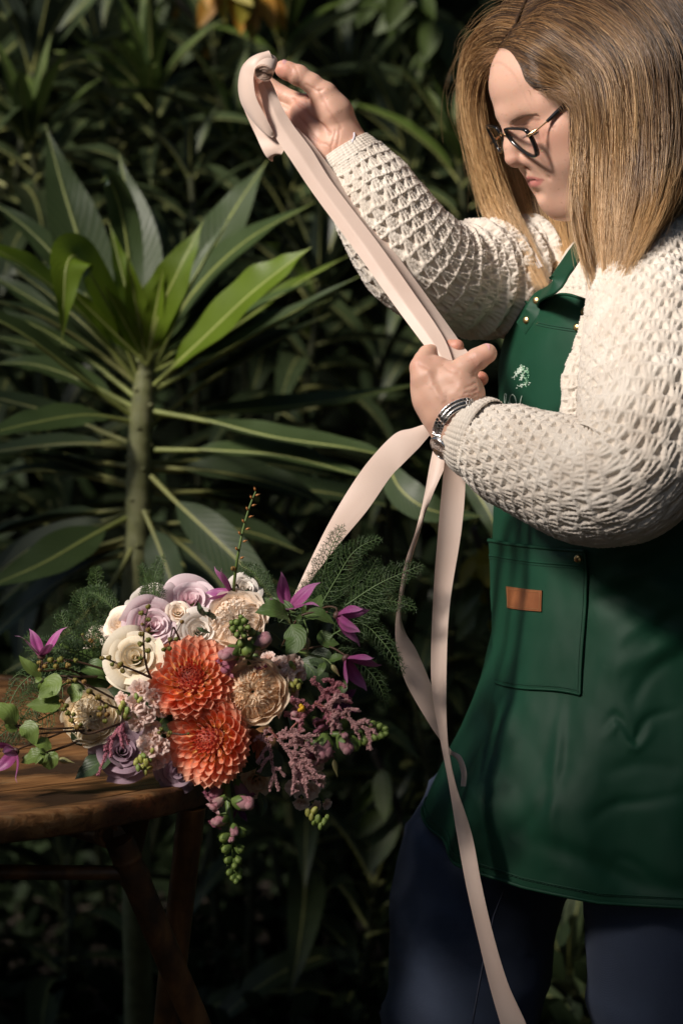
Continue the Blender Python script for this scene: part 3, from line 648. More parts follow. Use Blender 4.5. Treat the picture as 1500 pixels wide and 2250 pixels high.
# ---- head
HY, HP, HR = map(math.radians, (72, 33, -9)); HD = 3.2
def head_rot():
    cy, sy, cp, sp_, cr, sr = math.cos(HY), math.sin(HY), math.cos(HP), math.sin(HP), math.cos(HR), math.sin(HR)
    B = np.array([[1, 0, 0], [0, 0, 1], [0, 1, 0]], float); Rp = np.array([[1, 0, 0], [0, cp, -sp_], [0, sp_, cp]])
    Ry = np.array([[cy, 0, -sy], [0, 1, 0], [sy, 0, cy]]); Rr = np.array([[cr, -sr, 0], [sr, cr, 0], [0, 0, 1]])
    return Rr @ Ry @ Rp @ B           # head -> (right, up, towards)
HM = head_rot(); CB = np.stack([RT, UP, -FW], 1); HW = CB @ HM     # head -> world
HMM = .508
HO_px = np.array([1150, -374.])-(HM @ np.array([0, 103, -25.]))[:2]/HMM
HO = P(HO_px[0], -HO_px[1], HD+.02)
def hw(p): return np.asarray(p, float) @ HW.T+HO          # head metres -> world
def w2h(p): return (np.asarray(p, float)-HO) @ HW

def vnormals(v, f):
    n = np.zeros_like(v); fn = np.cross(v[f[:, 2]]-v[f[:, 0]], v[f[:, 3]]-v[f[:, 1]])
    for k in range(4): np.add.at(n, f[:, k], fn)
    return norm(n)
def polydist(v, pts):
    d = np.full(len(v), 1e9)
    for a, b_ in zip(pts[:-1], pts[1:]):
        ab = b_-a; t = np.clip(((v-a) @ ab)/max(ab @ ab, 1e-12), 0, 1); d = np.minimum(d, np.linalg.norm(v-a-t[:, None]*ab, axis=1))
    return d
def press(v, f, lines, view):
    """fold lines pressed into (or, negative, raised from) the skin; lines are drawn on the side facing 'view'"""
    n = vnormals(v, f)
    if (n*(v-v.mean(0))).sum() < 0: n = -n
    dark = np.zeros(len(v)); e1 = norm(np.cross(view, [0.013, .1, 1.0])); e2 = np.cross(view, e1); front = (n @ view) > 0; vf = v[front]; dep = vf @ view
    out = v.copy()
    for pts, w, dp, ink in lines:
        q = catmull(np.array(pts, float), 4*len(pts)); pr_ = []
        for c in q:
            dd = np.hypot((vf-c) @ e1, (vf-c) @ e2); k = dd < max(w*1.2, dd.min()*1.05); i = np.argmax(np.where(k, dep, -1e9)); pr_.append(vf[i])
        d = polydist(v, np.array(pr_)); g = np.exp(-(d/w)**2); out -= n*(dp*g)[:, None]; dark = np.maximum(dark, g*ink)
    return out, dark
S = SDF((-.092, -.115, -.235), (.092, .130, .150), .0017)
mm = .001
def E(c, r, k=10, sub=False, M=None): S.ell(np.array(c)*mm, np.array(r)*mm, k*mm, sub, M)
def Cn(a, b_, ra, rb, k=6, sub=False): S.cone(np.array(a)*mm, np.array(b_)*mm, ra*mm, rb*mm, k*mm, sub)
def both(f, *a, **k):
    for sx in (-1, 1):
        f(*[((q[0]*sx, *q[1:]) if isinstance(q, tuple) else q) for q in a], **k)
E((0, -8, 50), (75, 92, 82), 1)
E((0, 38, 56), (66, 68.5, 58), 28)            # forehead
E((0, 36, -8), (61, 60, 74), 28)              # middle face
both(E, (36, 63, -24), (30, 25, 36), k=30)    # cheeks
both(E, (47, 60, 4), (19, 23, 14), k=22)      # cheek bones
both(Cn, (50, 12, -54), (20, 68, -72), 17, 16, k=30)   # jaw
E((0, 82.5, -70.5), (18.5, 18.5, 16.5), 14)             # chin
E((0, 52, -84), (34, 36, 17), 24)             # under the chin
E((0, 84, -44), (29, 18, 22), 18)             # mouth mound
both(Cn, (12, 96, 36), (47, 74, 35), 8.5, 10, k=16)      # brow
Cn((0, 97, 36), (0, 100.5, 22), 9, 7, 14)      # nasion
Cn((0, 100.5, 22), (0, 108.5, 3), 7, 8, 10)      # nose bridge
Cn((0, 108.5, 3), (0, 111.3, -9.5), 8, 10.6, 8)
both(Cn, (8, 97, 14), (15, 90, -6), 6, 9, k=12)      # flank of the nose
both(E, (11, 99, -16.5), (6.3, 9.5, 6.8), k=6)     # wings
Cn((0, 109, -17), (0, 99, -24), 4.8, 4, 6)
both(E, (18, 87, -20), (13, 14, 12), k=14)
both(E, (5.6, 104.5, -25), (2.6, 4.6, 3.4), k=2.5, sub=True)     # nostrils
both(E, (34, 102, 16), (11.5, 11.5, 8), k=14, sub=True)  # eye sockets
both(E, (32, 77.5, 15.5), (15, 14.5, 13), k=5)     # lidded eyeballs
both(Cn, (18, 91, 22), (44, 81, 22), 3.2, 3.4, k=6)     # upper lid fold
both(Cn, (19, 90, 20.2), (44, 81.2, 19.6), .8, .8, k=2.2, sub=True)
both(Cn, (17, 90.0, 9.0), (44, 81, 9.5), 1.0, 1.0, k=2.2, sub=True)   # lash line
both(Cn, (18, 88.5, 5), (43, 80, 6.5), 3.0, 2.8, k=6)     # lower lid
# mouth: philtrum, lips, line
both(Cn, (3.2, 103.0, -27), (4.0, 102.6, -33), 1.8, 1.8, k=5)
both(Cn, (0, 100.2, -36.8), (23, 89.0, -42.4), 4.2, 1.9, k=5)
both(Cn, (0, 96.6, -46.2), (20, 89.0, -44.8), 5.6, 2.4, k=5)
both(Cn, (0, 106.2, -40.4), (24.5, 91.5, -43.4), 1.0, .8, k=2.4, sub=True)
E((0, 105, -57), (13, 5, 4), 9, sub=True)  # hollow above the chin
both(E, (72, -4, 4), (7, 15, 28), k=6)
Cn((0, -18, -40), (0, -62, -190), 54, 60, 22)   # neck
hv, hf = S.mesh(); HS = S
fl = []
for sx in (-1, 1):
    q = lambda *a: [np.array([sx*x_, y_, z_])*mm for x_, y_, z_ in a]
    fl += [(q((19, 96, -20), (25, 92, -28), (30, 88, -38)), .0042, .0011, .12), (q((24, 92, -43.6), (27, 90, -45.2)), .0022, .0012, .3),
           (q((20, 93, 20), (32, 90, 21.5), (44, 82, 19.5)), .0011, .0007, .25), (q((24, 90, 2.5), (34, 88, 0), (44, 82, 3)), .003, .0006, .15),
           (q((50, 75, 11), (55, 70, 13)), .0012, .0004, .15), (q((50, 75, 8), (55, 69, 7)), .0012, .0004, .15)]
hv2 = []
for sx in (-1, 1):
    hv_, dk = press(hv, hf, [l_ for l_ in fl if l_[0][0][0]*sx > 0], norm(np.array([sx*.75, .65, .1]))); hv2.append((hv_-hv, dk))
crd = np.maximum(hv2[0][1], hv2[1][1]); hv = hv+hv2[0][0]+hv2[1][0]
# colour
x, y, z = (hv/mm).T; ax_ = np.abs(x); colr = np.tile(SK, (len(hv), 1))
def paint(mask, c, s=1.0):
    global colr
    colr = colr+(np.array(c)-colr)*(np.clip(mask, 0, 1)*s)[:, None]
g3 = lambda cx_, cy_, cz_, rx, ry, rz: np.exp(-(((ax_-cx_)/rx)**2+((y-cy_)/ry)**2+((z-cz_)/rz)**2))
paint(g3(47, 65, 0, 17, 30, 17), (.56, .20, .15), .62)      # blush
paint(g3(0, 112, -12, 12, 14, 12), (.56, .26, .19), .5); paint(g3(10, 98, -18, 8, 10, 8), (.52, .24, .17), .4)
paint(g3(0, 80, -75, 20, 20, 14), (.55, .28, .20), .35)
lipw = np.interp(ax_, [0, 4, 8, 16, 23, 26], [5.0, 5.8, 5.0, 3.4, 1.4, 0]); lipl = np.interp(ax_, [0, 8, 16, 22, 25], [8.2, 7.8, 5.8, 2.2, 0]); zc = -40.3-ax_*.12
inlip = np.where(z > zc, smooth(lipw+.9, lipw-.5, z-zc), smooth(lipl+1.2, lipl-.5, zc-z))*(y > 80)*(ax_ < 26)
paint(inlip, (.48, .145, .14), .8)
paint(np.exp(-((z-zc)/.9)**2)*(ax_ < 25)*(y > 84), (.16, .04, .035), .8)
paint(g3(32, 80, 10, 16, 14, 5), (.42, .20, .14), .3); paint(np.exp(-(((z-9.1-.02*(ax_-18))/1.7)**2))*(ax_ > 16)*(ax_ < 44)*(y > 70), (.10, .05, .035), .75)
paint(np.exp(-(((z-20.2)/.9)**2))*(ax_ > 19)*(ax_ < 43)*(y > 70)*.8, (.33, .15, .10), .6)
paint(g3(31, 80, 18, 14, 14, 7), (.50, .26, .19), .4)
paint(crd, (.30, .12, .08))
scalp = smooth(62, 74, z-.55*np.maximum(0, -(y-40))*0+.25*0)*0+smooth(-2, 6, ((y-76)*-.62+(z-98)*.78)+.06*(ax_-0)**1.15*1.0-2)
paint(scalp*(z > 0), (.16, .095, .055), .75)
body = MB(); body.add(hw(hv), hf, 0, None, colr)

# ---- hands, in millimetres around a pixel origin: x right, y up, z towards the camera
def hand_space(ox, oy, d):
    s = d/FPX*1000
    def loc(px, py, z=0): return np.array([(px-ox)*s, -(py-oy)*s, z])
    def wor(v): return P(ox, oy, d)+(np.asarray(v)*mm) @ CB.T
    return loc, wor
def add_hand(S, wor, lines, extra=()):
    v, f = S.mesh(); c = np.tile(SK, (len(v), 1))*(1+.10*vnoise(v, .06, 5, 3))[:, None]
    v, dk = press(v, f, lines, np.array([0, 0, 1.0]))
    for p, r, cc, st in extra:
        w = np.exp(-(((v-p)/r)**2).sum(1)); c = c+(np.array(cc)-c)*(w*st)[:, None]
    c = c+(np.array([.36, .13, .085])-c)*(dk*.6)[:, None]
    body.add(wor(v), f, 0, None, c); return v

# near hand: fist round the ribbon, thumb up
DH = 3.07; L, WO = hand_space(980, 860, DH)
S = SDF((-52, -62, -70), (66, 68, 50), 1.1)
S.chain([L(1075, 968, -2), L(1010, 940, 0), L(985, 905, 1), L(975, 880, 1)], [29, 27.5, 25.5, 25], 8)
S.ell(L(966, 862, -2), (25, 30, 19), 12); S.ell(L(948, 834, -6), (17, 22, 17), 10)
S.chain([L(1008, 905, 4), L(1012, 868, 7), L(1003, 838, 8)], [19, 18, 15.5], 12)                       # thumb base
S.chain([L(1000, 838, 9), L(1020, 810, 11), L(1047, 790, 12), L(1069, 777, 12)], [14.5, 11.2, 9.8, 8.6], 5)
S.ell(L(1047, 791, 12), (9.8, 9.4, 9.4), 4); S.ell(L(1064, 780, 12.5), (9.4, 8.6, 8.4), 4)
S.chain([L(955, 862, 4), L(936, 830, 4), L(926, 808, 1)], [15, 11.5, 9.6], 8)    # index metacarpal
S.chain([L(925, 807, 0), L(930, 790, -6), L(939, 777, -13)], [9.8, 8.6, 8.4], 4)
S.chain([L(939, 777, -13), L(962, 766, -28), L(988, 760, -34), L(1006, 757, -29)], [8.4, 8.0, 7.3, 6.4], 4)
S.chain([L(928, 838, -14), L(930, 824, -38), L(985, 822, -50), L(1040, 830, -36), L(1058, 830, -25)], [11, 9.0, 8.6, 8.0, 7.2], 4)
S.chain([L(932, 872, -16), L(936, 862, -38), L(985, 858, -48), L(1032, 862, -32)], [11, 9.2, 8.4, 7.4], 4)
S.chain([L(946, 905, -14), L(956, 896, -34), L(990, 894, -42), L(1020, 896, -30)], [10, 8, 7.4, 6.8], 4)
NL_ = [([L(936, 812), L(944, 840), L(962, 880)], 3.2, -1.1, 0), ([L(1012, 832), L(1022, 860), L(1028, 885)], 5, -.9, 0),
 ([L(1044, 842), L(1032, 850), L(1020, 853)], 1.3, .7, .25), ([L(1047, 856), L(1036, 863), L(1018, 866)], 1.3, .75, .3), ([L(1047, 868), L(1034, 875), L(1016, 877)], 1.3, .75, .3), ([L(1044, 879), L(1028, 887), L(1008, 887)], 1.3, .6, .25),
 ([L(1031, 786), L(1036, 797), L(1043, 806)], 1.0, .45, .25), ([L(1035, 783), L(1041, 795), L(1048, 803)], 1.0, .4, .2), ([L(968, 800), L(988, 813), L(1006, 817)], 2.4, .8, .2),
 ([L(916, 800), L(926, 802), L(936, 808)], 1.6, .5, .2), ([L(958, 838), L(976, 850)], 6, .8, 0), ([L(980, 868), L(1000, 846)], 4, -.5, 0), ([L(1058, 806), L(1046, 818), L(1040, 828)], 2.0, .6, .3)]
lhv = add_hand(S, WO, NL_, [(L(1066, 790, 18), np.array([10, 9, 12]), (.56, .24, .17), .5), (L(920, 806, 4), np.array([9, 9, 14]), (.54, .23, .16), .5), (L(1060, 830, -20), np.array([12, 12, 14]), (.48, .15, .10), .85), (L(1006, 757, -28), np.array([12, 12, 14]), (.52, .2, .14), .8), (L(960, 860, 20), np.array([26, 30, 20]), (.58, .34, .24), .4), (L(1040, 800, 20), np.array([8, 7, 8]), (.52, .24, .17), .4)])
LHW, LHL = WO, L

# raised hand: thumb pressing the roll, palm open to the camera
DR = 3.22; L, WO = hand_space(690, 250, DR)
S = SDF((-92, -82, -56), (72, 74, 52), 1.15)
S.chain([L(815, 400, -4), L(770, 345, -2), L(745, 322, 0)], [27, 25, 24.5], 10)
Mr = Matrix.Rotation(math.radians(32), 3, 'Z')
S.ell(L(714, 290, -6), (25, 32, 13), 12, M=Mr); S.ell(L(690, 262, -9), (22, 27, 11.5), 10, M=Mr)
S.chain([L(752, 296, 3), L(735, 250, 9), L(712, 213, 12)], [18, 15.5, 12], 9)        # thenar
S.chain([L(712, 213, 12), L(686, 188, 14), L(655, 169, 14), L(622, 155, 13)], [12, 10.0, 9.8, 8.4], 4)
S.ell(L(656, 170, 14), (10.8, 10.0, 9.4), 4); S.ell(L(632, 160, 13.5), (10, 9.2, 8.6), 4)
S.chain([L(752, 352, 0), L(722, 345, 1), L(698, 322, -3)], [16, 14, 12], 12)           # heel of the palm
S.chain([L(688, 232, -8), L(664, 224, -13), L(618, 200, -24), L(580, 172, -27), L(550, 144, -17)], [10.5, 9.6, 8.8, 8.2, 7.0], 3)
S.chain([L(680, 260, -10), L(652, 252, -15), L(600, 226, -28), L(566, 200, -28), L(540, 170, -15)], [10.5, 9.6, 8.8, 8.0, 6.8], 2.5)
S.chain([L(680, 290, -12), L(654, 290, -17), L(606, 262, -30), L(576, 236, -31), L(552, 214, -21)], [10.5, 9.4, 8.4, 7.6, 6.6], 2.5)
S.chain([L(692, 322, -12), L(666, 326, -18), L(630, 300, -28), L(606, 280, -28)], [10, 8.4, 7.4, 6.4], 2.5)
RL_ = [([L(640, 214), L(668, 240), L(690, 268), L(722, 296)], 2.0, 1.3, .8), ([L(655, 258), L(676, 285), L(700, 318)], 1.5, .9, .6), ([L(700, 205), L(712, 240), L(730, 268), L(752, 285)], 1.8, .7, .45),
 ([L(672, 196), L(690, 205), L(706, 203)], 1.6, .7, .4), ([L(735, 292), L(728, 322), L(722, 352)], 1.4, .7, .4), ([L(745, 290), L(740, 322), L(732, 358)], 1.3, .55, .35), ([L(705, 318), L(722, 330), L(726, 350)], 1.3, .6, .35),
 ([L(636, 150), L(640, 162), L(640, 176)], .9, .35, .2), ([L(648, 152), L(654, 165), L(656, 182)], 1.0, .5, .3), ([L(700, 240), L(712, 262)], 7, -.8, 0), ([L(715, 225), L(740, 262)], 6, -.6, 0), ([L(690, 300), L(706, 300)], 6, .8, 0)]
RHL, RHW = L, WO
add_hand(S, WO, RL_, [(L(620, 158, 16), np.array([12, 12, 16]), (.56, .22, .16), .7), (L(670, 250, 0), np.array([22, 24, 22]), (.50, .20, .14), .6), (L(725, 335, 10), np.array([14, 18, 16]), (.54, .24, .17), .5), (L(545, 160, -10), np.array([14, 22, 20]), (.55, .22, .15), .7)])
# arms and torso under the clothes, so the figure is whole
for pts, rr in (([WO(L(800, 385, -4)), P(850, 440, 3.22), P(935, 560, 3.24), P(1050, 600, 3.3), P(1160, 590, 3.36)], [.024, .030, .036, .040, .045]),
                ([LHW(LHL(1030, 970, -2)), P(1150, 1005, 3.05), P(1360, 1040, 3.02), P(1430, 800, 3.06), P(1440, 610, 3.12)], [.026, .034, .042, .048, .05]),
                ([hw((0, -.06, -.17)), P(1375, 620, 3.29), P(1400, 900, 3.29), P(1400, 1200, 3.29), P(1400, 1700, 3.29)], [.055, .06, .085, .09, .09])):
    tube(body, catmull(np.array(pts), 30), np.interp(np.linspace(0, 1, 30), np.linspace(0, 1, len(rr)), rr), 16, col=SK)
pbuild(body, 'body', M_skin, use_col=True)

# nails
M_nail = simple('polished_nail', (.66, .36, .36), .18, .04, 60, spec=.6)
def nail(wor, c, along, nrm, l, w):
    a = norm(np.array(along, float)); n = np.array(nrm, float); n = norm(n-a*(n @ a)); s = np.cross(n, a)
    u = np.linspace(-1, 1, 9); v = np.linspace(-1, 1, 9); U, V = np.meshgrid(u, v, indexing='ij')
    sup = np.sqrt(np.clip(1-np.abs(U)**3.2, 0, 1)); X = V*sup*w/2; Y = U*l/2
    H = -(X/(w/2))**2*w*.14-(U**2)*l*.05+.7
    q = np.array(c)+X[..., None]*s+Y[..., None]*a+H[..., None]*n; q2 = q-n*.9
    m = MB(); m.add(wor(q), grid_faces(9, 9)); m.add(wor(q2), grid_faces(9, 9)[:, ::-1]); pbuild(m, 'fingernail', M_nail)
n1_ = norm(np.array([-.34, .60, .72])); nail(LHW, LHL(1066, 778, 12.3)+n1_*9.3, (13, 6.5, 0), n1_, 15, 12.5)
n2_ = norm(np.array([.28, .78, .56])); nail(RHW, RHL(627, 157, 13.4)+n2_*9.0, (-10, 6.5, 0), n2_, 12.5, 11)

# brows and lashes
M_hairdk = simple('brow_hair', (.20, .125, .08), .7, .3, 80)
def face_y(px_, pz_):          # front surface of the head at x,z (head mm)
    d = (hv[:, 0]/mm-px_)**2+(hv[:, 2]/mm-pz_)**2+np.where(hv[:, 1] < .03, 1e4, 0); return hv[np.argmin(d), 1]/mm
for sx in (-1, 1):
    m = MB()
    for k in range(210):
        t = RNG.uniform(0, 1); bx = 12+t*38; bz = 26.5+5.6*math.sin(min(1, t*1.25)*pi*.62)-2.2*t; wd = 2.1*(1-t)**.5+.4
        z0 = bz+RNG.uniform(-wd, wd)*.85; y0 = face_y(sx*bx, z0)+.3
        dr = np.array([.9, -.34, .45*(1-t)-.25*t]); dr /= np.linalg.norm(dr); l = RNG.uniform(3.5, 6)
        p = [np.array([bx, y0, z0])+dr*l*s+np.array([0, .35*math.sin(s*pi), -.4*s*s]) for s in (0, .5, 1)]
        p = [np.array([sx*q[0], max(q[1], face_y(sx*q[0], q[2])+.05), q[2]]) for q in p]
        tube(m, hw(np.array(p)*mm), np.array([.06, .08, .02])*mm, 3, cap=False)
    pbuild(m, 'eyebrow', M_hairdk)
    m = MB()
    for k in range(44):
        t = k/43; bx = 18+25*t; z0 = 8.9+.5*t; y0 = face_y(sx*bx, z0+1)-.4
        dr = np.array([.35*(t-.3)+.1, .8, -.42]); l = 6.0+3.0*t
        p = [np.array([sx*(bx+dr[0]*l*s), y0+dr[1]*l*s, z0+dr[2]*l*s+1.5*s*s]) for s in (0, .35, .7, 1)]
        tube(m, hw(np.array(p)*mm), np.array([.22, .20, .14, .05])*mm, 3, cap=False)
    pbuild(m, 'eyelashes', simple('lash', (.02, .014, .01), .6))
# ------------------------------------------------------------------ crochet
HOLES = [None]
def drop_holes(f, mask):
    mk = mask.ravel()[f].sum(1); return f[mk < 3]
def knit(a, b_, amp=1.0):
    """height in metres of a lacy crochet stitch at surface coordinates a (along) and b_ (around), both in metres"""
    ca, cb = .0128, .0178
    z0 = 0*a
    a = a+.0024*vnoise(np.stack([a*50, b_*50, z0], -1), 1.0, 4, 2); b_ = b_+.0026*vnoise(np.stack([a*46, b_*46, z0+9], -1), 1.0, 8, 2)
    row = np.floor(a/ca); fy = a/ca-row; fx = b_/cb+.5*(row % 2); cell = np.floor(fx); fx = fx-cell-.5          # a fan of three stitches in every cell
    h = np.full(a.shape, -1.2); X, Y = fx*cb, fy*ca
    rr_ = np.sin(row*12.9898+cell*78.233)*43758.5453; rr_ = rr_-np.floor(rr_)
    for x0, x1, hz in ((-.12, -.36, .92), (.0, .0, 1.0), (.12, .36, .92)):
        ax0, ax1 = x0*cb, x1*cb; ux, uy = ax1-ax0, ca*1.04; L2 = ux*ux+uy*uy; t = np.clip(((X-ax0)*ux+(Y+.0003)*uy)/L2, 0, 1); d = np.hypot(X-ax0-t*ux, Y-t*uy)
        along = t*math.sqrt(L2); tw = .5+.5*np.sin(2*pi*(along/.0031)+np.sign(x1+.01)*(X-ax0-t*ux)*900)
        h = np.maximum(h, np.sqrt(np.clip(1-(d/.0025)**2, 0, 1))*hz*(.74+.26*tw)*(.88+.24*rr_))
    dy = np.minimum(fy, 1-fy)*ca+.0009*np.cos(2*pi*fx); tw = .5+.5*np.sin(2*pi*b_/.0036+dy*700); h = np.maximum(h, np.sqrt(np.clip(1-(dy/.0021)**2, 0, 1))*(.74+.24*tw))
    HOLES[0] = (h < -.30); h = np.maximum(h, -.45)
    fuzz = vnoise(np.stack([a, b_, z0], -1), 650, 3, 2); var = .85+.35*vnoise(np.stack([a*22, b_*22, z0+3], -1), 1.0, 14, 2)
    return amp*var*(.0060*h-.0024+.0004*fuzz)
def rib(b_, a, pitch=.0052): return .0016*np.sqrt(np.abs(np.sin(pi*b_/pitch)))+.0004*np.sin(2*pi*a/.0032)+.0003*vnoise(np.stack([a, b_, 0*a], -1), 800, 3, 2)

b = NB('cream_yarn'); co = b.coord('Object'); f1 = b.noise(28, 4, co); f2 = b.noise(1500, 2, co)
geo = b.n('ShaderNodeNewGeometry')
b.set(Base_Color=b.ramp(f1, [(.3, (.66, .575, .48)), (.7, (.80, .73, .635))]), Roughness=.92, Sheen_Weight=.35, Sheen_Roughness=.5)
b.b.inputs['Specular IOR Level'].default_value = .15
fib = b.n('ShaderNodeTexWave'); fib.inputs['Scale'].default_value = 240; fib.inputs['Distortion'].default_value = 9; fib.inputs['Detail'].default_value = 3; b.l(co, fib.inputs['Vector'])
b.bump(b.math('ADD', b.math('MULTIPLY', f2, .8), b.math('MULTIPLY', fib.outputs['Fac'], .6)), .55, .0012)
M_yarn = b.m

def swept(path, radii, step, squash=None, seed=0, ref=(0, 0, 1)):
    """fine tube round a path; returns points, normals, along, around"""
    K = 120; p = catmull(np.array(path), K); L = np.concatenate([[0], np.cumsum(np.linalg.norm(np.diff(p, axis=0), axis=1))])
    n = int(L[-1]/step)+1; s = np.linspace(0, L[-1], n); p = np.stack([np.interp(s, L, p[:, i]) for i in range(3)], 1)
    r = np.interp(s, np.interp(np.linspace(0, 1, len(radii)), np.linspace(0, 1, K), L), radii)
    k = np.ones(9)/9; r = np.convolve(np.pad(r, 4, 'edge'), k, 'valid')
    T = norm(np.gradient(p, axis=0)); N = np.zeros_like(p); N[0] = norm(np.cross(T[0], np.array(ref, float)))
    for i in range(1, n): q = N[i-1]-T[i]*(N[i-1] @ T[i]); N[i] = q/np.linalg.norm(q)
    B = np.cross(T, N); rm = r.mean(); m = int(2*pi*rm/step); a = np.linspace(0, 2*pi, m, endpoint=False)
    nr = np.cos(a)[None, :, None]*N[:, None]+np.sin(a)[None, :, None]*B[:, None]
    return p, r, nr, s, a, rm
def sleeve_mesh(path, radii, step, folds, name, cuff=None, ref=(0, 0, 1), seed=0):
    p, r, nr, s, a, rm = swept(path, radii, step, ref=ref); A, Bm = np.broadcast_arrays(s[:, None], (a*rm)[None])
    # whole stitches round the sleeve
    ncell = round(2*pi*rm/.0178); Bk = a[None]/(2*pi)*ncell*.0178+0*A
    h = knit(A, Bk); hm_ = HOLES[0]
    h = h+folds(s[:, None], a[None])
    q = p[:, None]+nr*(r[:, None]+h)[..., None]; m = MB(); m.add(q, drop_holes(grid_faces(len(s), len(a), True), hm_))
    return m
def cuff_mesh(p0, p1, r0, r1, roll=.004, seed=0):
    p, r, nr, s, a, rm = swept([p0, (np.array(p0)+np.array(p1))/2, p1], [r0, (r0+r1)/2, r1], .0009)
    n = round(2*pi*rm/.0052); bb = a/(2*pi)*n*.0052
    h = rib(bb[None]+0*s[:, None], s[:, None]+0*a[None])
    prof = roll*np.sin(pi*np.clip(s/s[-1], 0, 1))**.6; h = h+prof[:, None]+.0012*vnoise(p[:, None]+nr*.03, 40, seed)
    q = p[:, None]+nr*(r[:, None]+h)[..., None]
    # turn the edge inwards so that the opening shows thickness
    inn = p[0]-nr[0]*0+nr[0]*(r[0]-.0035)[..., None] if np.ndim(r[0]) else p[0]+nr[0]*(r[0]-.0035)
    inn2 = p[min(12, len(p)-1)]+nr[0]*(r[0]-.005)
    q = np.concatenate([inn2[None], inn[None], q]); m = MB(); m.add(q, grid_faces(len(q), len(a), True)); return m

swt = bpy.data.objects.new('sweater', None); COL.objects.link(swt); swt.parent = per
# far (raised) sleeve
def folds_far(s, a):
    # soft gathers crossing the elbow bend, none on the forearm
    u = s/.36; ph = s*260+1.3*np.sin(a*1.0)+2*np.sin(a*2+1)*.4
    e = smooth(.40, .62, u)*(1-smooth(.97, 1.1, u))
    return e*.0052*np.sin(ph)*(.6+.4*np.sin(a*2+s*30))-.004*np.exp(-((u-.56)/.03)**2)
fp = PL([(772, 348, 3.215), (806, 405, 3.215), (842, 470, 3.215), (905, 558, 3.225), (975, 606, 3.25), (1060, 612, 3.29), (1150, 606, 3.33), (1240, 610, 3.36)])
m = sleeve_mesh(fp, [.034, .047, .0535, .0605, .060, .0645, .070, .082], .00125, folds_far, 'sleeve'); pbuild(m, 'sleeve', M_yarn, swt)
m = cuff_mesh(P(755, 323, 3.215), P(786, 374, 3.215), .0285, .037, .002, 1); pbuild(m, 'cuff', M_yarn, swt)
# white lining edge peeping out of the raised cuff
m = MB(); tube(m, catmull(np.array([WO_ for WO_ in [P(777, 287, 3.205), P(778, 300, 3.19), P(771, 318, 3.185)]]), 10), .0012, 6); pbuild(m, 'lining_edge', simple('white_lining', (.7, .66, .72), .7), swt)
# near sleeve
def folds_near(s, a):
    u = s/.55
    return .004*np.exp(-((u-.46)/.10)**2)*np.sin(s*190+np.sin(a*2)*1.5)*(.5-.5*np.cos(a+1))+.0035*vnoise(np.stack([s*9+0*a, np.cos(a)*1.2+0*s, np.sin(a)*1.2+0*s], -1), 1.0, 12, 2)
npth = PL([(1046, 964, 3.066), (1100, 992, 3.05), (1200, 1032, 3.02), (1310, 1058, 2.99), (1392, 1030, 2.975), (1432, 930, 2.985), (1440, 800, 3.03), (1440, 690, 3.085), (1428, 590, 3.135), (1390, 545, 3.19)])
m = sleeve_mesh(npth, [.040, .054, .0595, .0665, .072, .076, .077, .075, .066, .050], .00125, folds_near, 'sleeve', ref=(1, 0, 0)); pbuild(m, 'sleeve', M_yarn, swt)
m = cuff_mesh(P(1008, 949, 3.078), P(1066, 968, 3.06), .0325, .043, .005, 2); pbuild(m, 'cuff', M_yarn, swt)

# ------------------------------------------------------------------ torso surface, in picture position + depth
_aF, _aS = .140, .190; Wn = 1/.148
YT = np.array([470, 540, 600, 640, 700, 740, 800, 900, 1000, 1100, 1200, 1300, 1400, 1480, 1550, 1620, 1700, 1770, 1850, 1940, 2000, 2060], float)
XL = np.array([1290, 1215, 1182, 1168, 1142, 1126, 1112, 1106, 1100, 1092, 1089, 1089, 1080, 1060, 1035, 1001, 965, 936, 925, 930, 935, 940], float)
WX = np.array([120, 190, 225, 245, 265, 275, 284, 290, 292, 292, 294, 298, 306, 320, 336, 352, 368, 380, 388, 392, 394, 396], float)   # half width in px
DXc = np.array([.10, .14, .16, .17, .18, .184, .188, .19, .19, .188, .188, .19, .195, .20, .205, .21, .215, .22, .22, .22, .22, .22], float)
_yy = np.arange(430, 2101, 4.0)
def _smooth_tab(v, n=15):
    q = np.interp(_yy, YT, v); k = np.hanning(n+2)[1:-1]; k /= k.sum(); return np.convolve(np.pad(q, n//2, 'edge'), k, 'valid')
XL, WX, DXc = _smooth_tab(XL, 21), _smooth_tab(WX, 21), _smooth_tab(DXc, 21); YT = _yy
THS, THD = math.radians(-28.4), math.radians(73.6)
def torso(th, py, off=0.0):
    """point on the body at angle th (0 = straight ahead of her, +90 = her left side) and picture height py; off in metres outward"""
    th, py = np.broadcast_arrays(np.asarray(th, float), np.asarray(py, float))
    xl = np.interp(py, YT, XL); w = np.interp(py, YT, WX)+off*FPX/3.2; dd = np.interp(py, YT, DXc)+off
    cx = xl+np.interp(py, YT, WX)
    px = cx-w*np.cos(th-THS); d = 3.265-dd*np.cos(th-THD)
    return P(px, py, d)
def th_at(px, py, off=0.0):
    """angle of the camera-side point seen at px"""
    w = np.interp(py, YT, WX)+off*FPX/3.2; cx = np.interp(py, YT, XL)+np.interp(py, YT, WX)
    return THS+np.arccos(np.clip((cx-np.asarray(px, float))/w, -1, 1))
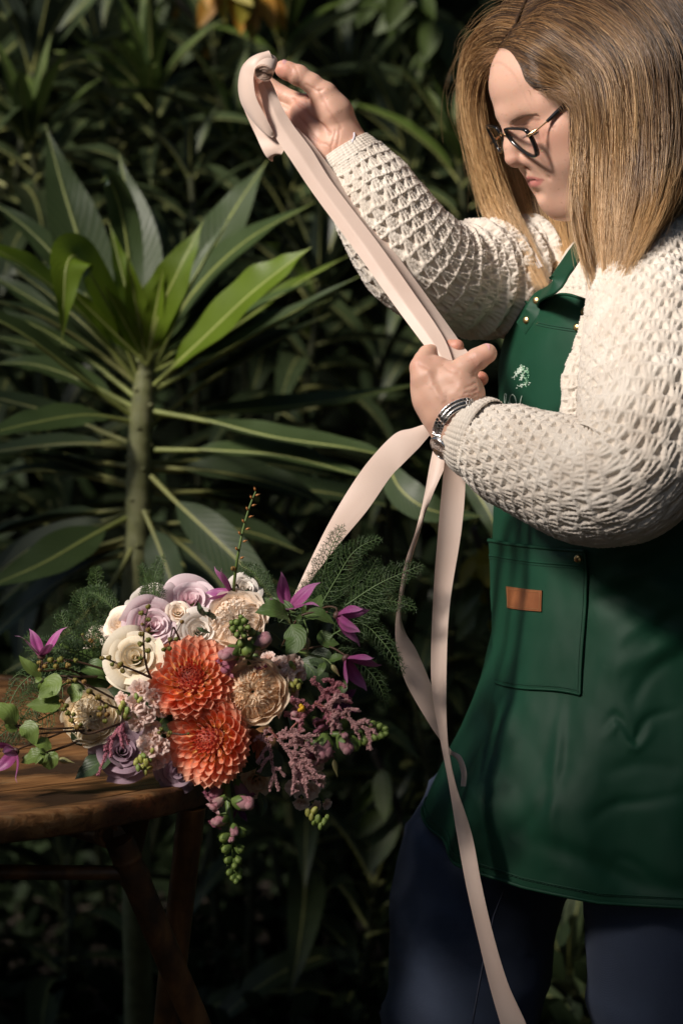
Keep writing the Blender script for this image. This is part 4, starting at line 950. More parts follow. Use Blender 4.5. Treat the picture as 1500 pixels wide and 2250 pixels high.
# body of the cardigan
ny, nth = 420, 430
py = np.linspace(478, 1330, ny); th = np.linspace(math.radians(-75), math.radians(190), nth)
TH_, PY_ = np.meshgrid(th, py); base = torso(TH_, PY_, -.016)
h = knit((PY_-500)/FPX*3.2, TH_*.165); hm_ = HOLES[0]; h = h+.004*np.sin(TH_*14+PY_*.012)*np.exp(-((TH_-1.0)/.5)**2)
eps = 1e-3; nrm_ = norm(np.cross(torso(TH_+eps, PY_, -.016)-base, torso(TH_, PY_+1, -.016)-base)); sgn = np.sign((nrm_*(base-P(1400, 1000, 3.265))).sum(-1).mean()); nrm_ *= sgn
m = MB(); m.add(base+nrm_*h[..., None], drop_holes(grid_faces(ny, nth), hm_)); pbuild(m, 'torso_panel', M_yarn, swt)
# shoulder yoke closing the neck
ring = torso(np.linspace(-pi, pi, 60), 505, -.016); nk = hw(np.stack([np.cos(np.linspace(-pi, pi, 60))*.058, np.sin(np.linspace(-pi, pi, 60))*.058-.05, np.full(60, -.15)], 1))
# rolled front band of the cardigan beside the bib
def band(pts, r, name, seed):
    p, rr, nr, s, a, rm = swept(PL(pts), r, .0011); A, Bm = np.broadcast_arrays(s[:, None], (a*rm)[None])
    h = knit(A*1.1, Bm*1.0+.003, .75)+.0018*vnoise(p[:, None]+nr*.02, 60, seed)
    q = p[:, None]+nr*(rr[:, None]+h)[..., None]*1.0; m = MB(); m.add(q, grid_faces(len(s), len(a), True)); return pbuild(m, name, M_yarn, swt)
band([(1475, 500, 3.12), (1425, 560, 3.09), (1378, 620, 3.075), (1345, 680, 3.065), (1325, 740, 3.058), (1310, 810, 3.055), (1296, 870, 3.055), (1290, 960, 3.06)], [.012, .0135, .014, .0135, .013, .012, .011, .011], 'front_band', 3)
band([(1300, 700, 3.105), (1285, 770, 3.10), (1268, 830, 3.09), (1265, 900, 3.085), (1268, 980, 3.08)], [.010, .013, .015, .015, .015], 'front_band', 4)

# ------------------------------------------------------------------ apron
b = NB('green_twill'); co = b.coord('Object'); n1 = b.noise(7, 4, co); 
wv = b.n('ShaderNodeTexWave', wave_type='BANDS', bands_direction='DIAGONAL'); wv.inputs['Scale'].default_value = 420; wv.inputs['Distortion'].default_value = .6; b.l(co, wv.inputs['Vector'])
n3 = b.noise(900, 2, co)
b.set(Base_Color=b.ramp(n1, [(.3, (.0045, .042, .020)), (.7, (.0065, .055, .027))]), Roughness=.60)
b.b.inputs['Specular IOR Level'].default_value = .3
b.bump(b.math('ADD', b.math('MULTIPLY', wv.outputs['Fac'], .6), b.math('MULTIPLY', n3, .9)), .07, .0006); M_apron = b.m
M_thread = simple('green_thread', (.006, .05, .026), .8)
M_brass = simple('brass', (.62, .44, .20), .28, .1, 50, metallic=1)
def creases(P3, seed, k=1.0):
    """sharp little folds: ridged noise in a stretched frame"""
    q = P3 @ np.array([[1, .1, .45], [0, 1, 0], [-.45, 0, 1]]).T*np.array([1, 1, .22])
    return k*(.0034*vnoise(q, 17, seed, 2)+.0010*vnoise(P3*np.array([1, 1, .6]), 45, seed+3, 2))
STROKES = [([(1290, 1262), (1380, 1225), (1500, 1170)], 13, -.0050), ([(1300, 1330), (1390, 1290), (1500, 1240)], 15, -.0045), ([(1295, 1300), (1400, 1258), (1500, 1205)], 12, .0035), ([(1325, 1600), (1352, 1572), (1390, 1626), (1420, 1580), (1480, 1560)], 8, -.0042), ([(1330, 1620), (1360, 1596), (1392, 1645), (1430, 1606)], 8, .0035),
 ([(1385, 1560), (1400, 1520), (1440, 1470), (1500, 1440)], 11, -.0035), ([(1300, 1800), (1350, 1768), (1420, 1760), (1500, 1742)], 10, -.0035), ([(1120, 1840), (1165, 1800), (1230, 1700), (1238, 1540)], 13, -.0050), ([(1236, 1520), (1226, 1640), (1214, 1760), (1212, 1900)], 10, .0055), ([(1060, 1560), (1075, 1620), (1120, 1720)], 12, -.0050), ([(1090, 1530), (1120, 1580), (1135, 1660)], 12, .0040),
 ([(1350, 1880), (1400, 1900), (1450, 1945)], 10, -.0035), ([(1480, 1330), (1440, 1400), (1380, 1450)], 12, -.0035), ([(1010, 1690), (1060, 1740), (1085, 1830)], 12, .0045), ([(1330, 1460), (1370, 1400), (1440, 1350), (1500, 1320)], 12, .0035), ([(1330, 1700), (1400, 1680), (1500, 1690)], 12, -.003)]
def stroke_field(px, py):
    out = np.zeros(np.shape(px)); tap = 0
    for pts, w, dp in STROKES:
        c = catmull(np.array(pts, float), 14); d = np.full(np.shape(px), 1e9); tt_ = np.zeros(np.shape(px))
        for i in range(13):
            a, b_ = c[i], c[i+1]; ab = b_-a; t = np.clip(((px-a[0])*ab[0]+(py-a[1])*ab[1])/(ab @ ab), 0, 1); dd = np.hypot(px-a[0]-t*ab[0], py-a[1]-t*ab[1]); m_ = dd < d; d = np.where(m_, dd, d); tt_ = np.where(m_, (i+t)/13, tt_)
        out = out+.62*dp*np.exp(-(d/(w*1.45))**2)*np.sin(pi*np.clip(tt_*.94+.03, 0, 1))**.6
    return out
def YB(th):   # hem height in the picture for each angle
    d = np.degrees(th); return np.interp(d, [-80, -45, -28, -8, 12, 35, 60, 90, 120], [1745, 1752, 1772, 1838, 1898, 1950, 1985, 1997, 1998])
def apron_fold(TH, PY):
    t = np.clip((PY-1180)/820, 0, 1)
    f = .010*t**1.2*np.sin(TH*4.2+.6)+.006*t*np.sin(TH*9.5+PY*.003)                       # hanging flutes
    f = f+.006*np.exp(-((PY-1235-(TH-.9)*130)/38)**2)*smooth(.5, 1.1, TH)-.006*np.exp(-((PY-1300-(TH-.9)*170)/40)**2)*smooth(.55, 1.1, TH)
    f = f+.0045*np.exp(-((PY-1460-(TH-1.0)*-150)/30)**2)*smooth(.75, 1.2, TH)-.004*np.exp(-((PY-1900+60*np.sin(TH*3))/26)**2)*smooth(.4, 1, TH)
    f = f-.014*np.exp(-((TH-.02)/.20)**2)*smooth(1520, 1720, PY)*(1-.3*smooth(1800, 1900, PY))   # hollow between the thighs
    w_ = np.interp(PY, YT, WX); return f+stroke_field(np.interp(PY, YT, XL)+w_-w_*np.cos(TH-THS), np.broadcast_to(PY, np.shape(TH)) if np.ndim(TH) else PY)
def apron_pt(TH, PY, off=0.0):
    f = apron_fold(TH, PY); b0 = torso(TH, PY, 0.0)
    return torso(TH, PY, .004+off+f+creases(b0, 5)*(.4+.5*smooth(1150, 1400, PY)))
def stitch(fn, m, n, r=.0006, dash=True):
    """raised sewing stitches along fn(t)->points"""
    t = np.linspace(0, 1, n*3+1)
    for k in range(n):
        p = fn(t[k*3:k*3+3]); tube(m, p, r, 4, cap=False)
apr = bpy.data.objects.new('apron', None); COL.objects.link(apr); apr.parent = per
# skirt (one sheet, doubled for thickness)
nt_, np_ = 300, 330; tt = np.linspace(0, 1, np_); th = np.linspace(math.radians(-72), math.radians(112), nt_)
TH_, T_ = np.meshgrid(th, tt); PY_ = 1040+T_*(YB(TH_)-1040)
v = apron_pt(TH_, PY_); vi = apron_pt(TH_, PY_, -.0016); m = MB(); m.add(v, grid_faces(np_, nt_)); m.add(vi, grid_faces(np_, nt_)[:, ::-1])
pbuild(m, 'skirt', M_apron, apr)
m = MB()   # turned hem
for o_, r_ in ((.0022, .0026),): tube(m, apron_pt(th, YB(th)-1, .0012), .0021, 6)
hemp = apron_pt(th, YB(th)-22, .0012); tube(m, hemp, .0009, 5); pbuild(m, 'hem', M_apron, apr)
m = MB(); stitch(lambda t: apron_pt(np.interp(t, [0, 1], [th[0], th[-1]]), YB(np.interp(t, [0, 1], [th[0], th[-1]]))-19, .0016), m, 150, .0005); pbuild(m, 'hem_stitching', M_thread, apr)
# bib: left border is the body's silhouette, right border drawn in
BY = np.array([655, 670, 700, 740, 790, 850, 900, 960, 1045], float); BR = np.array([1309, 1306, 1292, 1282, 1268, 1244, 1240, 1243, 1330], float); BLt = np.array([-14, -20, -26, -30, -33, -36, -38, -40, -44.])
nv_, nu_ = 200, 150; yy = np.linspace(656, 1045, nv_); U_, Y_2 = np.meshgrid(np.linspace(0, 1, nu_), yy)
tl_ = np.radians(np.interp(Y_2, BY, BLt)); tr_ = th_at(np.interp(Y_2, BY, BR), Y_2, .006)
TB = tl_+(tr_-tl_)*U_; topdip = 10*np.sin(U_*pi*2.2+.3)*np.exp(-((Y_2-656)/16)**2)
def bib_pt(TH, PY, off=0.0):
    b0 = torso(TH, PY); f = .0035*np.sin((TH-.2)*9+(PY-700)*.02)*np.exp(-((PY-760)/120)**2)+creases(b0, 9, .45)
    return torso(TH, PY, .0065+off+f)
v = bib_pt(TB, Y_2+topdip); vi = bib_pt(TB, Y_2+topdip, -.0016); m = MB(); m.add(v, grid_faces(nv_, nu_)); m.add(vi, grid_faces(nv_, nu_)[:, ::-1])
tube(m, bib_pt(TB[:, -1], Y_2[:, -1], .0006), .0017, 6); tube(m, bib_pt(TB[0], Y_2[0]+topdip[0], .0006), .0016, 6)
bib = pbuild(m, 'bib', M_apron, apr)
m = MB(); tbx = th_at(np.linspace(1178, 1281, 40), np.linspace(706, 735, 40), .006)
for dy in (0, 5): tube(m, bib_pt(tbx, np.linspace(708, 727, 40)+dy, .0008), .00055, 4)
pbuild(m, 'seam', M_thread, bib)
# straps with rivets
def strap(pts, w, nm='strap', seed=0):
    p = catmull(np.array(pts), 40); T = norm(np.gradient(p, axis=0)); S_ = norm(np.cross(T, np.broadcast_to(np.array(camdir(-.35, .2, .9)), p.shape))); Nn = np.cross(S_, T)
    u = np.linspace(-1, 1, 9); prof = np.concatenate([u, u[::-1]]); z_ = np.concatenate([np.full(9, .0011), np.full(9, -.0011)])
    v = p[:, None]+S_[:, None]*(prof*w/2)[None, :, None]+Nn[:, None]*z_[None, :, None]+Nn[:, None]*(.0012*np.sin(prof*2+seed))[None, :, None]; m = MB(); m.add(v, grid_faces(40, 18, True))
    for e in (0, 39): m.add(np.vstack([v[e], v[e].mean(0)]), np.array([[i, (i+1) % 18, 18] for i in range(18)]))
    return pbuild(m, nm, M_apron, apr)
def bp(px, py, off): return bib_pt(float(th_at(px, py, .006)), py, off)
strap([bp(1150, 722, .005), bp(1172, 690, .005), bp(1192, 656, .006), P(1214, 628, 3.095), P(1240, 592, 3.11), P(1272, 545, 3.15), P(1310, 500, 3.2)], .0205)
strap([bp(1284, 745, .004), bp(1290, 722, .004), bp(1298, 690, .004), P(1312, 660, 3.075), P(1350, 600, 3.09), P(1400, 530, 3.13)], .0125, seed=1)
def rivet(c, n, r=.0042):
    M3 = np.array(frame(n)); a = np.linspace(0, 2*pi, 16, endpoint=False); pr_ = [(0, .0019), (.6, .0018), (.88, .0013), (1, .0004), (1, -.001)]
    v = np.stack([np.stack([np.cos(a)*r*q, np.sin(a)*r*q, np.full(16, h)], 1) for q, h in pr_]) @ M3.T+c; m = MB(); m.add(v, grid_faces(5, 16, True)); return m
for px, py, o_ in ((1188, 660, .0078), (1163, 703, .0068), (1288, 684, .006), (1268, 719, .0025)):
    pbuild(rivet(bp(px, py, o_), camdir(-.5, .15, .8)), 'rivet', M_brass, apr)
# pocket
pk_y = np.linspace(0, 1, 140); pk_x = np.linspace(0, 1, 110); UX, VY = np.meshgrid(pk_x, pk_y)
def lerp2(u, v):
    tl2, tr2, bl2, br2 = (1070, 1186), (1286, 1211), (1088, 1500), (1274, 1527)
    x0 = tl2[0]+(tr2[0]-tl2[0])*u; y0 = tl2[1]+(tr2[1]-tl2[1])*u+4*np.sin(u*3.1); x1 = bl2[0]+(br2[0]-bl2[0])*u; y1 = bl2[1]+(br2[1]-bl2[1])*u+3*np.sin(u*6)
    return x0+(x1-x0)*v+3*np.sin(v*5)*u, y0+(y1-y0)*v
def pk(u, v, off=0.0):
    x, y = lerp2(u, v); xl = np.interp(y, YT, XL); thp = np.where(x < xl-6, THS-np.radians(np.clip((xl-6-x)*.9, 0, 40)), th_at(np.maximum(x, xl-6), y, .006))
    bul = .0045*np.sin(pi*np.clip(v, 0, 1))**.7*np.sin(pi*np.clip(u*.9+.05, 0, 1))*(.5+v)+.0025*np.exp(-(v/.05)**2)*np.sin(u*7)
    return torso(thp, y, .0075+off+bul+apron_fold(thp, y)+creases(torso(thp, y), 5)*(.4+.5*smooth(1150, 1400, y))+creases(torso(thp, y), 31, .3))
m = MB(); m.add(pk(UX, VY), grid_faces(140, 110)); m.add(pk(UX, VY, -.0015), grid_faces(140, 110)[:, ::-1])
tube(m, pk(np.full(60, 1.0), np.linspace(0, 1, 60), -.0008), .0016, 6); tube(m, pk(np.linspace(0, 1, 60), np.full(60, 1.0), -.0008), .0016, 6); tube(m, pk(np.linspace(0, 1, 60), np.full(60, 0.0), -.0003), .0022, 6); tube(m, pk(np.linspace(0.03, 1, 60), np.full(60, .105), .0002), .0010, 5)
pocket = pbuild(m, 'pocket', M_apron, apr)
m = MB(); stitch(lambda t: pk(.975+0*t, t, .0006), m, 70, .00045); stitch(lambda t: pk(t, .975+0*t, .0006), m, 46, .00045); stitch(lambda t: pk(t, .125+0*t, .0006), m, 46, .00045); pbuild(m, 'pocket_stitching', M_thread, pocket)
pbuild(rivet(pk(.93, .055, .002), camdir(-.55, .05, .8), .0046), 'rivet', M_brass, pocket)
# leather patch
b = NB('tan_leather'); co = b.coord('Object'); n1 = b.noise(60, 5, co); vr = b.n('ShaderNodeTexVoronoi'); vr.inputs['Scale'].default_value = 700; b.l(co, vr.inputs['Vector'])
b.set(Base_Color=b.ramp(n1, [(.3, (.20, .062, .018)), (.7, (.30, .105, .034))]), Roughness=.45); b.bump(vr.outputs['Distance'], .25, .0005); M_leather = b.m
m = MB(); a0, a1, b0_, b1_ = .215, .595, .300, .448; uu = np.linspace(a0, a1, 30); vv_ = np.linspace(b0_, b1_, 14); UU, VV = np.meshgrid(uu, vv_)
VV2 = VV+.012*(UU-a0)/(a1-a0)*0
top = pk(UU, VV2, .0022); m.add(top, grid_faces(14, 30)); bor = [top[0], top[:, -1], top[-1, ::-1], top[::-1, 0]]; bo = np.vstack(bor)
ddn = pk(UU, VV2, .0004); bd = np.vstack([ddn[0], ddn[:, -1], ddn[-1, ::-1], ddn[::-1, 0]]); m.add(np.stack([bo, bd]), grid_faces(2, len(bo), True))
patch = pbuild(m, 'leather_patch', M_leather, pocket)
m = MB(); e_ = .016
for (f_, n_) in ((lambda t: pk(a0+e_+(a1-a0-2*e_)*t, b0_+.014+0*t, .0026), 20), (lambda t: pk(a0+e_+(a1-a0-2*e_)*t, b1_-.014+0*t, .0026), 20), (lambda t: pk(a0+e_+0*t, b0_+.014+(b1_-b0_-.028)*t, .0026), 9), (lambda t: pk(a1-e_+0*t, b0_+.014+(b1_-b0_-.028)*t, .0026), 9)): stitch(f_, m, n_, .00045)
pbuild(m, 'patch_stitching', simple('tan_thread', (.36, .17, .07), .7), pocket)
# print on the bib: a drooping spray of little leaves and handwriting below it
M_print = simple('pale_print', (.55, .66, .55), .7, .2, 200); M_print2 = simple('green_print', (.22, .45, .27), .7, .2, 200)
m = MB(); m2 = MB(); r = np.random.default_rng(5)
def flatleaf(mb_, px, py, ang, l, w):
    c, s_ = math.cos(ang), math.sin(ang); pts = [(0, 0), (l*.5, w/2), (l, 0), (l*.5, -w/2)]
    q = np.array([bp(px+a_*c-b2*s_, py+a_*s_+b2*c, .0006) for a_, b2 in pts]); mb_.add(q, np.array([[0, 1, 2, 3]]))
for k in range(150):
    t = r.uniform(0, 1); br = r.integers(0, 4); x0, y0 = [(1160, 806), (1156, 812), (1150, 808), (1161, 812)][br]; x1, y1 = [(1139, 818), (1143, 852), (1135, 829), (1157, 846)][br]
    px_, py_ = x0+(x1-x0)*t+r.normal(0, 2.2), y0+(y1-y0)*t+r.normal(0, 2.2)
    flatleaf(m2 if px_ > 1152 and r.uniform() < .7 else m, px_, py_, r.uniform(0, 6.28), r.uniform(3, 5.5), r.uniform(1.6, 2.4))
emb = MB(); emb.v = m.v; emb.f = m.f; emb.m = m.m; emb.uv = m.uv; emb.c = m.c; emb.n = m.n
pbuild(emb, 'printed_spray', M_print, bib); pbuild(m2, 'printed_spray', M_print2, bib)
def pen(mb_, pts, r_=.00055): tube(mb_, np.array([bp(x, y, .0009) for x, y in catmull(np.array(pts, float), len(pts)*7)]), r_, 4, cap=False)
m = MB()
pen(m, [(1111, 905), (1113, 893), (1116, 880), (1117, 868), (1114, 866), (1113, 880), (1116, 897), (1120, 892), (1122, 884), (1122, 897), (1125, 898)])
pen(m, [(1131, 905), (1126, 893), (1126, 876), (1131, 867), (1136, 872), (1138, 887), (1135, 901), (1131, 905)])
pen(m, [(1142, 908), (1144, 893), (1147, 878), (1149, 870), (1146, 880), (1143, 897), (1143, 908), (1148, 901), (1152, 900), (1154, 909), (1158, 908)])
pen(m, [(1168, 904), (1163, 905), (1161, 911), (1165, 913), (1169, 907), (1170, 912), (1174, 911)])
pen(m, [(1178, 906), (1176, 913), (1181, 907), (1185, 907), (1186, 914), (1192, 912)])
pbuild(m, 'handwriting', M_print, bib)

# ------------------------------------------------------------------ jeans and shoes
b = NB('dark_denim'); co = b.coord('Object'); n1 = b.noise(9, 4, co); n2 = b.noise(700, 2, co)
wv = b.n('ShaderNodeTexWave', bands_direction='DIAGONAL'); wv.inputs['Scale'].default_value = 380; wv.inputs['Distortion'].default_value = 2; b.l(co, wv.inputs['Vector'])
cc = b.mix(b.math('MULTIPLY', n2, .7), b.ramp(n1, [(.3, (.015, .023, .048)), (.7, (.034, .052, .098))]), (.055, .072, .115))
b.set(Base_Color=cc, Roughness=.85, Sheen_Weight=.05); b.bump(b.math('ADD', n2, wv.outputs['Fac']), .35, .0007); M_denim = b.m
def leg_mesh(pts, rx, nm):
    p, r, nr, s, a, rm = swept([np.array(q) for q in pts], rx, .006, ref=(0, 1, 0)); q0 = p[:, None]+nr*r[:, None, None]
    f = .006*vnoise(q0*np.array([1, 1, 1.6]), 9, 6, 2)+.005*(1-np.abs(vnoise(q0*np.array([1, 1, 2.2])+q0[..., ::-1]*.6, 8, 16, 2)))**4+.004*np.sin(s[:, None]*38+2*np.sin(a[None]))*np.exp(-((s[:, None]-.42)/.2)**2)
    m = MB(); m.add(q0+nr*f[..., None], grid_faces(len(s), len(a), True)); return m
def dn(px, py, d, z): q = P(px, py, d); return np.array([q[0], q[1], z])
m = leg_mesh([P(1290, 1640, 3.36), P(1150, 1780, 3.345), P(1068, 1900, 3.33), P(1040, 2060, 3.30), P(1015, 2260, 3.30), dn(1000, 2260, 3.31, .30), dn(985, 2260, 3.33, .09)], [.105, .103, .098, .0945, .086, .066, .055], 'l')
jeans = pbuild(m, 'jeans', M_denim)
m = leg_mesh([P(1480, 1700, 3.2), P(1478, 1900, 3.17), P(1472, 2060, 3.16), P(1468, 2260, 3.16), dn(1460, 2260, 3.18, .30), dn(1455, 2260, 3.2, .09)], [.105, .1, .0905, .082, .066, .055], 'l'); pbuild(m, 'trouser_leg', M_denim, jeans)
m = MB(); tube(m, np.array([P(1115, 1935, 3.15), P(1085, 2010, 3.14), P(1060, 2120, 3.145), P(1035, 2260, 3.165)]), .0011, 5); pbuild(m, 'side_seam', simple('denim_seam', (.02, .025, .045), .8), jeans)
M_shoe = simple('dark_shoe', (.02, .018, .016), .5)
for (px, z0, dd) in ((985, 0, 3.33), (1455, 0, 3.2)):
    c = dn(px, 2260, dd, .0); S_ = SDF((-.08, -.17, -.01), (.08, .13, .12), .004); S_.chain([(0, .06, .045), (0, -.03, .04), (0, -.11, .03)], [.042, .040, .032], .02); S_.cone((0, .05, .05), (0, .05, .11), .045, .046, .02)
    v, f = S_.mesh(); v[:, 2] = np.maximum(v[:, 2], 0.0); M3 = np.array(Matrix.Rotation(math.radians(-65), 3, 'Z')); mm_ = MB(); mm_.add(v @ M3.T+c, f); pbuild(mm_, 'shoe', M_shoe)
# ------------------------------------------------------------------ hair
b = NB('hair'); at = b.n('ShaderNodeAttribute', attribute_name='col')
b.set(Base_Color=at.outputs['Color'], Roughness=.36); b.b.inputs['Specular IOR Level'].default_value = .55
b.translucent(at.outputs['Color'], .22); M_hair = b.m
NEAR = [
 [(1121, 119, 3.194), (1148, 120, 3.17), (1188, 138, 3.142), (1222, 172, 3.122), (1249, 230, 3.115), (1259, 320, 3.112), (1260, 430, 3.105), (1266, 540, 3.095), (1288, 652, 3.075)],
 [(1124, 104, 3.192), (1160, 98, 3.162), (1215, 118, 3.13), (1255, 165, 3.11), (1276, 240, 3.10), (1282, 330, 3.098), (1284, 440, 3.09), (1288, 550, 3.08), (1302, 662, 3.06)],
 [(1133, 70, 3.192), (1190, 60, 3.16), (1255, 85, 3.12), (1300, 150, 3.095), (1320, 240, 3.085), (1324, 340, 3.083), (1322, 450, 3.075), (1318, 560, 3.06), (1314, 660, 3.045)],
 [(1142, 42, 3.2), (1215, 18, 3.17), (1300, 45, 3.12), (1358, 125, 3.085), (1378, 230, 3.075), (1380, 340, 3.07), (1374, 440, 3.06), (1356, 540, 3.045), (1332, 648, 3.035)],
 [(1155, 8, 3.21), (1245, -22, 3.18), (1345, 10, 3.13), (1410, 100, 3.09), (1432, 220, 3.078), (1432, 330, 3.07), (1420, 425, 3.058), (1388, 520, 3.038), (1345, 632, 3.028)],
 [(1172, -22, 3.225), (1280, -52, 3.2), (1395, -15, 3.15), (1465, 90, 3.11), (1484, 215, 3.095), (1482, 330, 3.085), (1466, 420, 3.07), (1425, 505, 3.045), (1362, 600, 3.03)],
 [(1195, -48, 3.24), (1310, -76, 3.225), (1440, -40, 3.19), (1512, 70, 3.155), (1532, 205, 3.14), (1526, 320, 3.13), (1510, 410, 3.12), (1478, 470, 3.11), (1440, 520, 3.10)],
 [(1220, -62, 3.26), (1340, -92, 3.26), (1475, -50, 3.24), (1552, 60, 3.22), (1572, 200, 3.21), (1566, 320, 3.2), (1548, 400, 3.19), (1522, 450, 3.18), (1500, 500, 3.17)],
]
TEMPLE = [
 [(1120, 121, 3.196), (1150, 124, 3.172), (1192, 140, 3.14), (1222, 170, 3.122), (1242, 228, 3.112), (1250, 320, 3.108), (1250, 430, 3.10), (1256, 540, 3.09), (1284, 650, 3.07)],
 [(1144, 131, 3.174), (1174, 142, 3.15), (1206, 162, 3.13), (1226, 192, 3.118), (1243, 250, 3.112), (1248, 330, 3.108), (1248, 430, 3.10), (1254, 540, 3.09), (1280, 645, 3.07)],
 [(1159, 152, 3.16), (1180, 163, 3.147), (1208, 180, 3.13), (1228, 208, 3.117), (1242, 265, 3.113), (1246, 340, 3.11), (1247, 430, 3.10), (1252, 530, 3.09), (1276, 635, 3.07)],
 [(1166, 180, 3.15), (1186, 187, 3.14), (1211, 198, 3.126), (1229, 221, 3.116), (1242, 275, 3.113), (1245, 350, 3.11), (1246, 430, 3.10), (1250, 520, 3.09), (1272, 620, 3.07)],
 [(1188, 200, 3.138), (1205, 204, 3.13), (1225, 212, 3.121), (1236, 233, 3.115), (1243, 288, 3.112), (1246, 360, 3.11), (1246, 430, 3.10), (1250, 510, 3.09), (1270, 600, 3.07)],
 [(1218, 209, 3.122), (1231, 213, 3.118), (1240, 226, 3.115), (1243, 255, 3.113), (1246, 310, 3.112), (1248, 370, 3.11), (1248, 440, 3.10), (1252, 510, 3.09), (1268, 590, 3.07)],
]
FAR = [
 [(1122, 120, 3.2), (1104, 127, 3.222), (1084, 145, 3.245), (1066, 180, 3.258), (1062, 235, 3.268), (1078, 320, 3.275), (1112, 430, 3.28), (1158, 520, 3.26), (1205, 610, 3.235)],
 [(1124, 104, 3.2), (1094, 106, 3.23), (1064, 124, 3.256), (1043, 160, 3.27), (1044, 235, 3.278), (1062, 325, 3.28), (1095, 430, 3.285), (1138, 525, 3.265), (1190, 618, 3.235)],
 [(1132, 66, 3.205), (1088, 66, 3.24), (1048, 96, 3.27), (1030, 155, 3.285), (1034, 240, 3.29), (1054, 335, 3.29), (1082, 435, 3.295), (1118, 525, 3.27), (1162, 610, 3.245)],
 [(1142, 36, 3.215), (1088, 40, 3.26), (1040, 84, 3.295), (1022, 155, 3.31), (1028, 245, 3.31), (1046, 340, 3.31), (1072, 440, 3.31), (1102, 510, 3.29), (1140, 575, 3.265)],
 [(1158, 2, 3.23), (1105, 10, 3.28), (1058, 70, 3.315), (1050, 160, 3.33), (1070, 260, 3.33), (1095, 350, 3.325), (1122, 450, 3.32), (1152, 540, 3.29), (1180, 610, 3.265)],
 [(1175, -25, 3.24), (1130, -5, 3.3), (1095, 70, 3.335), (1098, 170, 3.345), (1120, 270, 3.345), (1148, 370, 3.335), (1172, 460, 3.315), (1200, 550, 3.28), (1226, 622, 3.25)],
 [(1195, -48, 3.255), (1160, -20, 3.315), (1140, 70, 3.35), (1150, 180, 3.355), (1172, 290, 3.35), (1196, 390, 3.33), (1220, 470, 3.30), (1236, 555, 3.26), (1248, 620, 3.235)],
 [(1220, -62, 3.27), (1200, -30, 3.33), (1190, 70, 3.36), (1200, 190, 3.36), (1222, 300, 3.35), (1246, 400, 3.32), (1262, 480, 3.27), (1272, 560, 3.22), (1274, 620, 3.19)],
]
_g = np.stack(np.gradient(HS.d, HS.h), -1)
def clear_head(X, dist, it=3):
    """push points out of the head (and off the neck) until they are 'dist' away from the skin"""
    X = X.copy()
    for _ in range(it):
        q = w2h(X); f = (q-HS.lo)/HS.h; i = np.round(f).astype(int); ok = ((i >= 1) & (i < HS.n-1)).all(-1); i = np.clip(i, 0, HS.n-1)
        d = HS.d[i[..., 0], i[..., 1], i[..., 2]]; g = norm(_g[i[..., 0], i[..., 1], i[..., 2]]); ok &= (q[..., 2] > -.10)
        pd = np.where(ok & (d < dist) & (d > -.05), dist-d, 0)
        X = X+(g*pd[..., None]) @ HW.T
    return X
